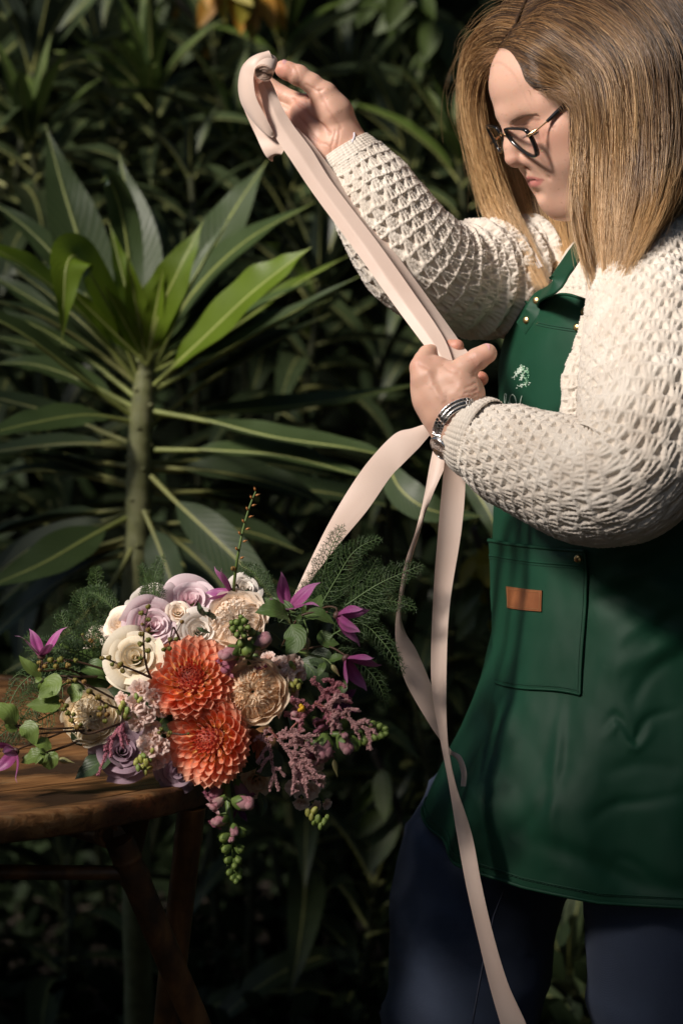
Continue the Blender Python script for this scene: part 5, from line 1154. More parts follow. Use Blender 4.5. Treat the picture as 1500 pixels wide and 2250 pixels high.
def hair_sheet(guides, n, seed, inward, golden, clumps):
    r = np.random.default_rng(seed); G = np.array(guides, float)+(np.array([34, 0, 0])*(np.arange(len(guides[0])) >= 3)[None, :, None]*np.linspace(1, .4, len(guides))[:, None, None] if inward > 0 else np.array([1, 0, 0])*(np.arange(len(guides[0])) >= 1)[None, :, None]*np.linspace(2, 18, len(guides))[:, None, None]); K = len(G); NP = 26
    G3 = np.array([catmull(np.stack([P(*q) for q in g]), NP) for g in G])
    cu = r.uniform(0, K-1, clumps); k = r.integers(0, clumps, n); u0 = np.clip(cu[k]+r.normal(0, .30, n), 0, K-1.001)
    u1 = np.clip(cu[k]+r.normal(0, .085, n), 0, K-1.001); s = np.linspace(0, 1, NP)
    w = s**1.3; U = u0[:, None]*(1-w)+u1[:, None]*w
    X = np.stack([catmull_at(G3[:, j], U[:, j]) for j in range(NP)], 1)
    cen = P(1285, 240, 3.24); ind = norm(cen-X); lay = r.uniform(0, 1, n)**1.6
    X = X+ind*(lay[:, None]*np.interp(s, [0, .15, .5, 1], [.002, .008, .012, .008]))[..., None]*inward
    cdep = r.uniform(0, 1, clumps)**2; X = X+ind*(cdep[k][:, None]*.016*smooth(.12, .5, s)[None])[..., None]*(1 if inward > 0 else -.5)
    # clump waviness and single-hair wander
    cph = r.uniform(0, 6.28, (clumps, 3)); cam_ = r.uniform(.001, .0062, clumps); fr = r.uniform(3, 9, clumps)
    wob = np.stack([np.sin(fr[k][:, None]*s+cph[k][:, i:i+1]) for i in range(3)], -1)*(cam_[k][:, None]*s**.8)[..., None]
    ph = r.uniform(0, 6.28, (n, 3)); f2 = r.uniform(5, 16, n); am = np.where(r.uniform(0, 1, n) < .12, r.uniform(.003, .010, n), r.uniform(.0003, .0016, n))
    wob2 = np.stack([np.sin(f2[:, None]*s+ph[:, i:i+1]) for i in range(3)], -1)*(am[:, None]*s)[..., None]
    X = clear_head(X+wob, .0006+(.0016+.006*(1-lay)[:, None])*smooth(0, .22, s)[None])+wob2
    cut = r.uniform(.84, 1.0, n)+.09*r.normal(0, .5, clumps)[k]; cut = np.clip(cut, .66, 1.0)
    t = s[None]*cut[:, None]*(NP-1); i = np.minimum(t.astype(int), NP-2); f = (t-i)[..., None]; ar = np.arange(n)[:, None]
    X = X[ar, i]*(1-f)+X[ar, i+1]*f
    rad = r.uniform(.00016, .00034, n)[:, None]*np.interp(s, [0, .7, 1], [1, .9, .25])[None]
    T = norm(np.gradient(X, axis=1)); N = norm(np.cross(T, FW)); B = np.cross(T, N)
    ang = np.array([0, 2*pi/3, 4*pi/3]); V = X[:, :, None]+rad[..., None, None]*(np.cos(ang)[:, None]*N[:, :, None]+np.sin(ang)[:, None]*B[:, :, None])
    j = np.arange(NP-1)[:, None]*3; q = np.arange(3)[None]; q2 = (q+1) % 3; F0 = np.stack([j+q, j+q2, j+3+q2, j+3+q], -1).reshape(-1, 4)
    F = (np.arange(n)[:, None, None]*(NP*3)+F0[None]).reshape(-1, 4)
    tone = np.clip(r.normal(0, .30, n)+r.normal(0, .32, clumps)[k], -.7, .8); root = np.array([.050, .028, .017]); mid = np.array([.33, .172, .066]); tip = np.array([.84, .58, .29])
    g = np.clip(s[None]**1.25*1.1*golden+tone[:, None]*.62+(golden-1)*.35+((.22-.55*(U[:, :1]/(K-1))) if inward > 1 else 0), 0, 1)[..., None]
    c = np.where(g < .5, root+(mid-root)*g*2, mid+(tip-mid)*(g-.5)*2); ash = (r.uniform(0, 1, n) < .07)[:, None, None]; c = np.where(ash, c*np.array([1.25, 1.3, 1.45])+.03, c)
    C = np.repeat(c[:, :, None], 3, 2)
    return V.reshape(-1, 3), F, C.reshape(-1, 3), G3
hm = MB()
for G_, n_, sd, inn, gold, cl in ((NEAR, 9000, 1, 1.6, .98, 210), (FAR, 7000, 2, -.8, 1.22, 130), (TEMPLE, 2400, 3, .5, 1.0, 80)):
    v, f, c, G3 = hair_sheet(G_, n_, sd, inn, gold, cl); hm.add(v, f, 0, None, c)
    if G_ is TEMPLE: continue
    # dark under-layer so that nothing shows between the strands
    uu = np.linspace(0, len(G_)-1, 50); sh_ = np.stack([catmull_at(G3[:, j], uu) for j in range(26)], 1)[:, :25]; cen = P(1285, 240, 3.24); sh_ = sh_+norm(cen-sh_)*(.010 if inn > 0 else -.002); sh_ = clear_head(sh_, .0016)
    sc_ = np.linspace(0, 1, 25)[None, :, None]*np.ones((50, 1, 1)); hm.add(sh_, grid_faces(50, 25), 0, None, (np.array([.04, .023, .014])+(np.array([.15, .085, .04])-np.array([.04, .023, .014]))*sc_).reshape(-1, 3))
# short fine hairs along the hairline and stray hairs
r = np.random.default_rng(9); m = hm
for k in range(560):
    t = r.uniform(0, 1)
    a0 = np.array([[1088, 138, 3.235], [1118, 122, 3.2], [1152, 138, 3.165], [1166, 180, 3.148], [1196, 203, 3.132], [1240, 216, 3.116]], float); p0 = catmull_at(a0, np.array([t*5]))[0]
    p0 = p0+np.array([r.normal(0, 4), r.normal(0, 5), 0]); dirp = np.array([12+20*t+r.normal(0, 8), -10+28*t+r.normal(0, 8)]) if t > .22 else np.array([-16+r.normal(0, 7), 3+r.normal(0, 8)])
    L_ = r.uniform(.8, 2.4); q = [P(p0[0]+dirp[0]*L_*s, p0[1]+dirp[1]*L_*s-6*math.sin(s*3), p0[2]-.005-.008*s) for s in (0, .35, .7, 1)]
    tube(m, np.array(q), np.array([.00012, .00018, .00014, .00004]), 3, 0, False, 1, np.array([.34, .20, .10])*r.uniform(.8, 1.5))
for k in range(260):
    u = r.uniform(0, 6.9); g = (NEAR if r.uniform() < .6 else FAR); g3 = catmull_at(np.stack([np.stack([P(*q) for q in gg]) for gg in g]).reshape(len(g), -1), np.array([u]))[0].reshape(-1, 3)
    sp = catmull(g3, 30); i0 = int(r.uniform(0, 14)); sp = sp[i0:i0+int(r.uniform(9, 16))]; out = norm(sp-P(1285, 250, 3.24)); s = np.linspace(0, 1, len(sp))[:, None]
    sp = sp+out*(.003+s*r.uniform(.002, .022))+np.array([r.normal(0, .008), r.normal(0, .004), r.normal(0, .006)])*np.sin(s*r.uniform(2, 6))
    tube(m, sp, np.linspace(.00014, .00006, len(sp)), 3, 0, False, 1, np.array([.40, .25, .12])*r.uniform(.6, 1.4))
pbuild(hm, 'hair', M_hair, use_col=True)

# ------------------------------------------------------------------ glasses
M_black = simple('black_acetate', (.008, .008, .009), .12, .1, 30, spec=.6); M_gold = simple('gold_wire', (.80, .52, .30), .22, .05, 30, metallic=1)
b = NB('lens_glass'); b.set(Base_Color=(1, 1, 1), Roughness=.02, Transmission_Weight=1.0, IOR=1.02, Alpha=.35); b.b.inputs['Specular IOR Level'].default_value = .9; M_lens = b.m
gl = thing('eyeglasses', 'black-framed glasses with thin gold temple joints on the woman\'s face', 'glasses', hw((0, .1, .012)))
go = np.array(gl.location)
def gpt(x, z, dy=0.0): return np.array([x, 113.6-(25-z)*.10-.0020*x*x+dy, z-2.2+(33-x)*.13])*mm
def rimpts(sx, inset=0, n=80):
    ctrl = np.array([(8.5, 14), (9.5, 22), (14, 25), (30, 25.2), (50, 24), (56.5, 19), (57, 7), (54, -6), (48, -11), (38, -10), (24, -3), (12.5, 7)], float)
    c = ctrl.mean(0); ctrl = c+(ctrl-c)*(1-inset); K = len(ctrl); q = np.vstack([ctrl, ctrl[:3]]); t = np.linspace(1, K+1, n, endpoint=False)
    qq = catmull_at(q, t); return np.array([gpt(sx*a, z) for a, z in qq])
for sx in (1, -1):
    r0, r1 = rimpts(sx), rimpts(sx, .125); N_ = HW @ np.array([0, 1, 0]); loop = []
    for q, dy in ((r0, .0016), (r0, -.0026), (r1, -.0026), (r1, .0016)): loop.append(hw(q)+N_*dy-go)
    m = MB(); v = np.stack(loop, 1); n = len(r0); F = []
    for i in range(n):
        for j in range(4): F.append([i*4+j, ((i+1) % n)*4+j, ((i+1) % n)*4+(j+1) % 4, i*4+(j+1) % 4])
    m.add(v, np.array(F)); m.build('rim', M_black, gl)
    m = MB(); c = r1.mean(0); rings = np.stack([c+(r1-c)*k+np.array([0, .0012*(1-k*k), 0]) for k in (1, .7, .4, .02)]); m.add(hw(rings.reshape(-1, 3))-go, grid_faces(4, n, True)); m.build('lens', M_lens, gl)
    h0, h1, h2, h3 = [np.array(q)*mm for q in ((sx*57.5, 108.0, 11), (sx*61, 99, 13), (sx*70.5, 42, 30.5), (sx*78, -4, 32))]
    hg = np.array([sx*63.6, 85, 17.0])*mm
    m = MB(); tube(m, hw(np.array([h0, h1, hg]))-go, .0011, 8); tube(m, hw(np.array([h0+np.array([-.002*sx, .001, 0]), h0, h1]))-go, .0019, 8); m.build('hinge_arm', M_gold, gl)
    m = MB(); tube(m, hw(catmull(np.array([hg, h2, h3, h3+np.array([0, -.02, -.025])]), 24))-go, np.interp(np.linspace(0, 1, 24), [0, .1, 1], [.0019, .0028, .0030]), 8); m.build('temple', M_black, gl)
    m = MB(); blob(m, hw(np.array([sx*9, 104, 5])*mm)-go, (.0014, .0035, .0045), nu=7, nv=8); m.build('nose_pad', simple('clear_pad', (.5, .45, .4), .2), gl)
m = MB(); tube(m, hw(catmull(np.array([gpt(-9.5, 14), gpt(-4, 18, 1.2), gpt(4, 18, 1.2), gpt(9.5, 14)]), 12))-go, .0012, 8); m.build('bridge', M_gold, gl)

# ------------------------------------------------------------------ wristwatch
M_steel = simple('brushed_steel', (.62, .60, .58), .25, .12, 90, metallic=1); M_steeld = simple('dark_steel', (.25, .24, .23), .3, .1, 60, metallic=1)
wt = thing('wristwatch', 'small silver watch with link bracelet on the wrist of the lower hand', 'watch', LHW(LHL(980, 940, 0))); wo = np.array(wt.location)
wp = np.array([LHL(1040, 893, -10), LHL(1026, 888, 6), LHL(1003, 893, 19.5), LHL(982, 906, 26.5), LHL(967, 926, 27), LHL(959, 948, 21), LHL(957, 962, 15)]); wc = LHL(1003, 932, -4)
q = catmull(wp, 200)
for i in range(0, 130):
    dd = np.hypot(lhv[:, 0]-q[i, 0], lhv[:, 1]-q[i, 1]); k = dd < 2.2
    if k.any(): q[i, 2] = lhv[k, 2].max()+1.4
for _ in range(6): q[1:-1, 2] = (q[:-2, 2]+q[1:-1, 2]+q[2:, 2])/3
Lq = np.concatenate([[0], np.cumsum(np.linalg.norm(np.diff(q, axis=0), axis=1))]); nl = 21
axis = norm(LHL(1025, 962, 0)-LHL(985, 902, 0))
def boxm(sx, sy, sz, bev):
    bm = MB(); a = np.array([(-1, -1), (1, -1), (1, 1), (-1, 1)], float); st = [(1-bev*2, -sz/2), (1, -sz/2+bev*sz), (1, sz/2-bev*sz), (1-bev*2, sz/2)]; rings = np.array([[(x*sx/2*k, y*sy/2*(k*.5+.5), z) for x, y in a] for k, z in st])
    bm.add(rings, grid_faces(4, 4, True)); bm.add(rings[0], np.array([[3, 2, 1, 0]])); bm.add(rings[-1], np.array([[0, 1, 2, 3]])); return bm
lk = [boxm(.0035, .0034, .0022, .16).mesh('link', [M_steel], smooth_=False), boxm(.0042, .0034, .0024, .16).mesh('link', [M_steel], smooth_=False)]
for k in range(nl):
    s = (k+.5)/nl*Lq[-1]; i = int(np.searchsorted(Lq, s)); i = min(max(i, 1), 198); c = q[i]; t = norm(q[i+1]-q[i-1]); a_ = norm(axis-t*(axis @ t)); n_ = np.cross(a_, t); n_ = n_ if n_ @ (c-wc) > 0 else -n_
    for j, off in enumerate((-4.0, 0, 4.0)):
        X_ = CB @ a_; Y2 = CB @ t; Z2 = np.cross(X_, Y2); Z2 = Z2 if Z2 @ (CB @ n_) > 0 else Z2
        o = ob('link', lk[1 if j == 1 else 0], wt); M4 = Matrix.Identity(4)
        for a in range(3): M4[a][0], M4[a][1], M4[a][2] = X_[a], Y2[a], Z2[a]
        cc = LHW(c+a_*off+t*(.5*(j == 1))*(Lq[-1]/nl)*.9)-wo; M4.translation = Vector(cc); o.matrix_local = M4
cn = np.array(camdir(-.74, -.50, .42)); cpos = LHW(LHL(966, 985, 13))
M3 = np.array(frame(cn, camdir(.3, .8, .3))); a = np.linspace(0, 2*pi, 40, endpoint=False)
def lathe(pr, n=40): return np.stack([np.stack([np.cos(a)*r_, np.sin(a)*r_, np.full(40, z)], 1) for r_, z in pr])
m = MB(); m.add(lathe([(.0001, -.005), (.0125, -.005), (.0138, -.003), (.0142, .001), (.0135, .0026), (.0122, .0032), (.0118, .0024)]) @ M3.T+cpos-wo, grid_faces(7, 40, True)); m.build('case', M_steel, wt)
m = MB(); m.add(lathe([(.0119, .0022), (.0001, .0022)]) @ M3.T+cpos-wo, grid_faces(2, 40, True)); m.build('dial', simple('dark_dial', (.05, .045, .04), .3), wt)
b = NB('watch_crystal'); b.set(Base_Color=(.9, .9, .9), Roughness=.03, Transmission_Weight=1.0, IOR=1.3, Alpha=.4); 
m = MB(); m.add(lathe([(.0119, .0029), (.008, .0034), (.0001, .0036)]) @ M3.T+cpos-wo, grid_faces(3, 40, True)); m.build('crystal', b.m, wt)
m = MB(); cr = M3 @ np.array([.0148, 0, -.001]); tube(m, np.array([cr*.92, cr*1.12])+cpos-wo, .0016, 10); m.build('crown', M_steel, wt)
m = MB()
for k in range(12): w_ = k*pi/6; p = M3 @ np.array([math.cos(w_)*.0102, math.sin(w_)*.0102, .0024]); p2 = M3 @ np.array([math.cos(w_)*.0086, math.sin(w_)*.0086, .0024]); tube(m, np.array([p, p2])+cpos-wo, .0003, 4)
tube(m, np.array([M3 @ np.array([0, 0, .0026]), M3 @ np.array([.004, .005, .0026])])+cpos-wo, .0003, 4); tube(m, np.array([M3 @ np.array([0, 0, .0026]), M3 @ np.array([-.0075, .003, .0026])])+cpos-wo, .00022, 4)
m.build('hands', M_steel, wt)

# ------------------------------------------------------------------ satin ribbon
b = NB('peach_satin'); co = b.coord('Object'); uv = b.coord('UV'); n1 = b.noise(600, 2, co); n2 = b.noise(12, 3, co)
wv = b.n('ShaderNodeTexWave', bands_direction='Y'); wv.inputs['Scale'].default_value = 260; wv.inputs['Distortion'].default_value = .4; b.l(uv, wv.inputs['Vector'])
col = b.ramp(n2, [(.3, (.77, .60, .50)), (.7, (.83, .67, .57))]); b.set(Base_Color=col, Roughness=.42, Sheen_Weight=.3, Anisotropic=.5); b.b.inputs['Specular IOR Level'].default_value = .4
b.bump(b.math('ADD', n1, b.math('MULTIPLY', wv.outputs['Fac'], .5)), .08, .0004); b.translucent((.80, .56, .42), .22); M_rbn = b.m
rb = thing('satin_ribbon', 'long pale peach satin ribbon stretched between the hands with loose tails', 'ribbon', P(600, 200, 3.19)); ro = np.array(rb.location)
def ribbon(name, rows, nu=80, nv=11, bow=.0, thick=.0004, wave=0, crisp=True):
    """rows: lists of edge-to-edge points (px,py,d)"""
    R = np.array([[P(*q) for q in row] for row in rows]); K, J, _ = R.shape
    A = np.stack([catmull(R[:, j], nu) for j in range(J)], 1); B = np.stack([np.stack([np.interp(np.linspace(0, J-1, nv), np.arange(J), A[i][:, c_]) for c_ in range(3)], 1) if J > 2 else A[i, 0]+(A[i, 1]-A[i, 0])*np.linspace(0, 1, nv)[:, None] for i in range(nu)])
    T = np.gradient(B, axis=0); S_ = np.gradient(B, axis=1); N = norm(np.cross(T, S_)); v = np.linspace(-1, 1, nv)
    B = B+N*(bow*(1-v**2))[None, :, None]
    if wave: B = B+N*(wave*np.sin(np.linspace(0, 1, nu)*17)[:, None]*(1-v[None]**2*.3)*1.0)[..., None]
    L = np.linspace(0, 1, nu); uvv = np.stack(np.broadcast_arrays(v[None]*.5+.5, L[:, None]*nu*.02), -1)
    m = MB(); m.add(B-ro, grid_faces(nu, nv), 0, uvv); m.add(B-N*thick-ro, grid_faces(nu, nv)[:, ::-1], 0, uvv); return m.build(name, M_rbn, rb)
ribbon('strip', [
 [(566, 186, 3.182), (577, 178, 3.1811), (590, 170, 3.184)],
 [(574, 214, 3.178), (586, 200, 3.1757), (600, 188, 3.178)],
 [(584, 252, 3.175), (600, 240, 3.1726), (618, 230, 3.176)],
 [(603, 298, 3.172), (622, 284, 3.1703), (642, 272, 3.175)],
 [(640, 354, 3.165), (660, 340, 3.1639), (684, 328, 3.17)],
 [(691, 430, 3.158), (709, 416, 3.1548), (729, 400, 3.16)],
 [(781, 552, 3.14), (803, 544, 3.1361), (829, 532, 3.142)],
 [(864, 668, 3.118), (884, 660, 3.1141), (910, 646, 3.12)],
 [(930, 757, 3.092), (948, 750, 3.0878), (972, 738, 3.093)],
 [(966, 802, 3.078), (980, 808, 3.0725), (996, 800, 3.075)],
 [(985, 850, 3.078), (995, 852, 3.0769), (1006, 850, 3.078)]], 110, 15)
ribbon('strip', [
 [(640, 285, 3.19), (650, 280, 3.1920), (655, 282, 3.194)],
 [(672, 335, 3.182), (682, 322, 3.1846), (690, 320, 3.188)],
 [(720, 402, 3.166), (738, 400, 3.1732), (757, 409, 3.182)],
 [(818, 536, 3.146), (836, 538, 3.1560), (855, 538, 3.166)],
 [(898, 650, 3.124), (926, 662, 3.1334), (957, 677, 3.142)],
 [(962, 742, 3.096), (985, 745, 3.1014), (1012, 754, 3.106)],
 [(985, 806, 3.074), (1004, 798, 3.0814), (1028, 782, 3.088)],
 [(995, 850, 3.076), (1008, 850, 3.0811), (1020, 848, 3.085)]], 100, 13)
ribbon('loop', [
 [(588, 112, 3.168), (598, 128, 3.160)], [(566, 118, 3.165), (574, 140, 3.156)], [(545, 130, 3.17), (562, 150, 3.155)], [(529, 152, 3.178), (557, 168, 3.157)], [(523, 190, 3.182), (558, 190, 3.158)], [(530, 228, 3.182), (564, 218, 3.16)],
 [(553, 264, 3.178), (583, 256, 3.162)], [(578, 291, 3.174), (598, 286, 3.166)], [(597, 301, 3.172), (603, 297, 3.17)]], 80, 11, .004)
ribbon('loop', [
 [(528, 196, 3.188), (556, 206, 3.183)], [(535, 236, 3.19), (572, 246, 3.183)], [(548, 268, 3.19), (592, 282, 3.18)], [(563, 300, 3.188), (612, 306, 3.174)], [(578, 333, 3.184), (624, 324, 3.17)], [(590, 350, 3.186), (618, 340, 3.178)], [(600, 352, 3.2), (615, 336, 3.196)], [(597, 310, 3.21), (622, 306, 3.2)], [(598, 280, 3.2), (625, 276, 3.19)]], 90, 11, -.003)
# the roll: a spiral of many turns seen on end
c0 = P(581, 157, 3.155); ax3 = norm(P(592, 128, 3.178)-c0); M3 = np.array(frame(ax3, (0, 0, 1))); wlen = .0225
th = np.linspace(0, 2*pi*9.5, 420); rr = .0016+th/(2*pi)*.00098; rr = rr*(1+.03*np.sin(th*2+1))
ends = np.stack([np.cos(th)*rr, np.sin(th)*rr], 1); m = MB(); st = [-.0035, 0.0, wlen*.5, wlen]
v = np.stack([np.concatenate([ends*(1 if z > -.003 else 1), np.full((420, 1), z)], 1)+np.array([0, 0, 1])*(.0006*np.sin(th*.7+z*300))[:, None] for z in st], 1) @ M3.T+c0-ro
m.add(v, grid_faces(420, 4)); v2 = np.stack([np.concatenate([np.stack([np.cos(th)*(rr-.00085), np.sin(th)*(rr-.00085)], 1), np.full((420, 1), z)], 1) for z in st], 1) @ M3.T+c0-ro; m.add(v2, grid_faces(420, 4)[:, ::-1]); m.build('roll', M_rbn, rb)
ribbon('tail', [
 [(1000, 922, 3.10), (1004, 938, 3.105)], [(945, 929, 3.11), (956, 947, 3.11)], [(905, 941, 3.115), (919, 985, 3.112)], [(866, 954, 3.118), (886, 1018, 3.112)], [(812, 1010, 3.12), (856, 1050, 3.115)], [(768, 1072, 3.125), (806, 1122, 3.115)], [(722, 1150, 3.125), (744, 1196, 3.12)], [(682, 1230, 3.13), (697, 1256, 3.125)], [(655, 1288, 3.13), (665, 1302, 3.13)], [(640, 1320, 3.13), (646, 1335, 3.13)]], 110, 9, .001)
ribbon('tail', [
 [(965, 930, 3.12), (1000, 935, 3.115)], [(946, 1010, 3.115), (982, 1012, 3.105)], [(932, 1085, 3.11), (952, 1082, 3.10)], [(913, 1167, 3.1), (921, 1165, 3.11)], [(889, 1240, 3.095), (899, 1242, 3.105)], [(873, 1333, 3.1), (879, 1331, 3.106)], [(868, 1392, 3.105), (889, 1386, 3.108)], [(874, 1440, 3.105), (915, 1430, 3.11)], [(892, 1502, 3.105), (945, 1500, 3.11)], [(939, 1585, 3.105), (974, 1580, 3.11)], [(969, 1630, 3.105), (981, 1626, 3.105)], [(982, 1650, 3.105), (990, 1648, 3.1)], [(1004, 1670, 3.10), (1012, 1662, 3.095)], [(1013, 1700, 3.1), (1024, 1696, 3.092)], [(1013, 1728, 3.1), (1022, 1728, 3.092)]], 130, 9, .003)
ribbon('tail', [
 [(985, 920, 3.10), (1020, 950, 3.105)], [(976, 1015, 3.095), (1022, 1055, 3.10)], [(962, 1167, 3.085), (1013, 1167, 3.09)], [(950, 1333, 3.085), (987, 1335, 3.085)], [(947, 1500, 3.09), (980, 1500, 3.082)], [(967, 1628, 3.09), (983, 1626, 3.08)], [(985, 1722, 3.085), (999, 1718, 3.075)], [(1003, 1833, 3.08), (1035, 1830, 3.072)], [(1023, 1944, 3.075), (1057, 1942, 3.068)], [(1048, 2055, 3.07), (1082, 2050, 3.064)], [(1075, 2167, 3.065), (1115, 2160, 3.06)], [(1100, 2255, 3.06), (1155, 2250, 3.055)], [(1130, 2360, 3.06), (1190, 2350, 3.055)]], 150, 9, -.003)
# ================================================================== flowers
def petal_mat(name, base, mid, tip, rough=.5, trans=.30, veins=14, edge=.0, var=.12, sheen=.15):
    b = NB(name); uv = b.coord('UV'); x, y, _ = b.sep(uv); v = b.math('MULTIPLY', b.math('ABSOLUTE', b.math('SUBTRACT', x, .5)), 2)
    rnd = b.rand(); n1 = b.noise(45, 4); wob = b.math('ADD', y, b.math('MULTIPLY', b.math('SUBTRACT', n1, .5), .18))
    c = b.ramp(wob, [(.05, base), (.5, mid), (.95, tip)]); c = b.mix(b.math('MULTIPLY', b.math('POWER', v, 3), edge), c, tip)
    f = b.math('ADD', 1-var, b.math('MULTIPLY', rnd, 2*var)); hs = b.n('ShaderNodeHueSaturation'); b.l(c, hs.inputs['Color']); b.l(f, hs.inputs['Value'])
    hs.inputs['Hue'].default_value = .5; col = hs.outputs[0]
    b.set(Base_Color=col, Roughness=rough, Sheen_Weight=sheen, Sheen_Roughness=.4); b.b.inputs['Specular IOR Level'].default_value = .3
    ln = b.math('SINE', b.math('ADD', b.math('MULTIPLY', x, veins*6.28), b.math('MULTIPLY', n1, 4))); b.bump(b.math('ADD', ln, b.noise(300, 3)), .07, .0004)
    b.translucent(col, trans); return b.m
PM = {
 'cream': petal_mat('cream_petal', (.88, .62, .28), (.90, .75, .50), (.91, .82, .65)),
 'peach': petal_mat('peach_petal', (.96, .48, .21), (.96, .62, .37), (.96, .78, .57)),
 'white': petal_mat('white_petal', (.70, .62, .46), (.80, .72, .62), (.83, .77, .70)),
 'blush': petal_mat('blush_petal', (.93, .64, .42), (.94, .76, .59), (.94, .83, .71)),
 'lilac': petal_mat('lilac_petal', (.70, .38, .46), (.82, .56, .62), (.89, .73, .76)),
 'mauve': petal_mat('mauve_petal', (.28, .15, .21), (.37, .23, .30), (.47, .33, .40)),
 'rosy': petal_mat('rosy_petal', (.52, .25, .30), (.58, .30, .40), (.62, .36, .46)),
 'stock': petal_mat('stock_petal', (.72, .62, .30), (.88, .62, .52), (.92, .72, .64), edge=.3),
 'coral': petal_mat('coral_petal', (.92, .55, .15), (.92, .26, .12), (.94, .52, .36), rough=.42, trans=.30, veins=7, edge=.75, var=.14),
 'coral_core': petal_mat('coral_core_petal', (.60, .08, .04), (.78, .13, .06), (.88, .32, .17), rough=.42, trans=.25, veins=5, edge=.5),
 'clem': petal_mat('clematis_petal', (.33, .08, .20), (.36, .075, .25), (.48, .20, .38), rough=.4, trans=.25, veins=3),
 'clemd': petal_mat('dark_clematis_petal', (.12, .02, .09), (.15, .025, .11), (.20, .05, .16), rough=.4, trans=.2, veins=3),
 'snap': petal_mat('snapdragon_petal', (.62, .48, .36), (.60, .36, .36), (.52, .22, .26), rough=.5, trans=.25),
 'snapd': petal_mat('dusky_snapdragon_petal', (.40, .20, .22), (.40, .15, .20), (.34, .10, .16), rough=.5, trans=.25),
}
M_stem = simple('flower_stem', (.10, .16, .035), .5, .25, 60); M_stembr = simple('brown_stem', (.075, .04, .022), .6, .3, 60)
M_calyx = simple('calyx', (.13, .20, .045), .5, .25, 90, trans=.1); M_bud = simple('green_bud', (.20, .28, .06), .45, .25, 120, bump=.3, bscale=300)
M_budy = simple('yellow_bud', (.42, .42, .10), .45, .25, 120, trans=.15)
M_pod = None
b = NB('seed_pod'); rnd = b.rand(); n1 = b.noise(160, 3); b.set(Base_Color=b.ramp(b.math('ADD', b.math('MULTIPLY', rnd, .7), b.math('MULTIPLY', n1, .3)), [(.1, (.10, .12, .012)), (.5, (.15, .135, .015)), (.9, (.22, .10, .022))]), Roughness=.55); b.bump(b.noise(500, 3), .3, .0005); M_pod = b.m
M_podor = simple('orange_pod', (.36, .14, .03), .5, .35, 150)
LC = leaf_mat('clematis_leaf', (.13, .20, .035), (.15, .22, .05), (.22, .30, .09), .42, .22, vein=5, var=.2)
LCd = leaf_mat('dark_bouquet_leaf', (.055, .10, .025), (.07, .12, .03), (.10, .16, .05), .42, .18, vein=7, var=.25)
LR = leaf_mat('rose_leaf', (.035, .065, .028), (.05, .08, .035), (.07, .11, .05), .4, .12, vein=7, var=.25)

def at(px, py, d, face, up=None):
    """place + facing -> location, rotation (local z = facing)"""
    f = camdir(*face); return P(px, py, d), frame(f, tuple(UP) if abs(f @ Vector(UP)) < .95 else tuple(RT))
def petal_grid(fn, nu=7, nv=8, tp=1.0):
    """fn(u in -1..1, v in 0..1) -> xyz"""
    U, V = np.meshgrid(np.linspace(-1, 1, nu), 1-(1-np.linspace(0, 1, nv))**tp); m = MB(); m.add(fn(U, V), grid_faces(nv, nu), 0, np.stack([U*.5+.5, V], -1)); return m
def fm(*r): return Matrix(r)
def petal_frame(dirv, inner):
    """matrix: local y along the petal, local z its inner face"""
    y = Vector(dirv).normalized(); z = Vector(inner); z = (z-y*z.dot(y)).normalized(); x = y.cross(z); return Matrix((x, y, z)).transposed().to_4x4()

# ---- dahlia
def dpetal(cup, point):
    def f(U, V):
        w = np.where(V < .6, .40+.60*np.sin(pi/2*np.clip(V/.6, 0, 1)), np.clip(1-(np.clip(V-.6, 0, 1)/.4)**1.7*.97, 0, 1)**.62); a = U*cup*(1-.45*V)
        R_ = 1/np.maximum(cup*(1-.45*V), .2); x = np.sin(a)*R_*w*.335; z = (1-np.cos(a))*R_*w*.335+.20*V**2-.06*np.sin(pi*V)
        y = V+.05*(1-np.abs(U))*V**6*point; return np.stack([x, y, z], -1)
    return petal_grid(f, 7, 11, 1.5)
DM = {}
for key in ('coral', 'coral_core'): DM[key] = [dpetal(c, p).mesh('dahlia_petal', [PM[key]]) for c, p in ((2.3, .6), (1.55, 1), (1.25, 1.2))]
def dahlia(label, px, py, d, face, R, N=175, seed=0):
    loc, rot = at(px, py, d, face); t = thing('dahlia', label, 'dahlia', loc, 'coral dahlias in the bouquet', rot); r = np.random.default_rng(seed)
    m = MB(); blob(m, (0, 0, -R*.1), (R*.35, R*.35, R*.34)); tube(m, np.array([(0, 0, -R*.3), (0, 0, -R*1.3)]), .0035, 8); m.build('heart', simple('dahlia_heart', (.40, .05, .03), .6), t)
    for k in range(N):
        f = (k+.5)/N; th = math.radians(6+116*f**.66); az = k*2.399963+r.normal(0, .05); ra = R*(.36+.64*smooth(0, .75, f**.8)); zs = .70
        tip = Vector((math.sin(th)*ra*math.cos(az), math.sin(th)*ra*math.sin(az), math.cos(th)*ra*zs+R*.02)); ph = th*.86+r.normal(0, .035)
        dr = Vector((math.sin(ph)*math.cos(az), math.sin(ph)*math.sin(az), math.cos(ph))); L = R*(.16+.46*smooth(0, .8, f))*r.uniform(.94, 1.06)
        inner = Vector((-math.cos(az)*math.cos(ph), -math.sin(az)*math.cos(ph), math.sin(ph))); M = petal_frame(dr, inner); wsc = L*(1.0 if f > .25 else .9)*r.uniform(.92, 1.08)
        M = Matrix.Translation(tip-dr*L) @ M @ Matrix.Rotation(r.normal(0, .10), 4, 'Y') @ Matrix.Diagonal((wsc, L, wsc, 1))
        key = 'coral_core' if f < .20 and r.uniform() < .8 else 'coral'; ob('petal', DM[key][0 if f < .22 else (1 if f < .6 else 2)], t, M)
    return t
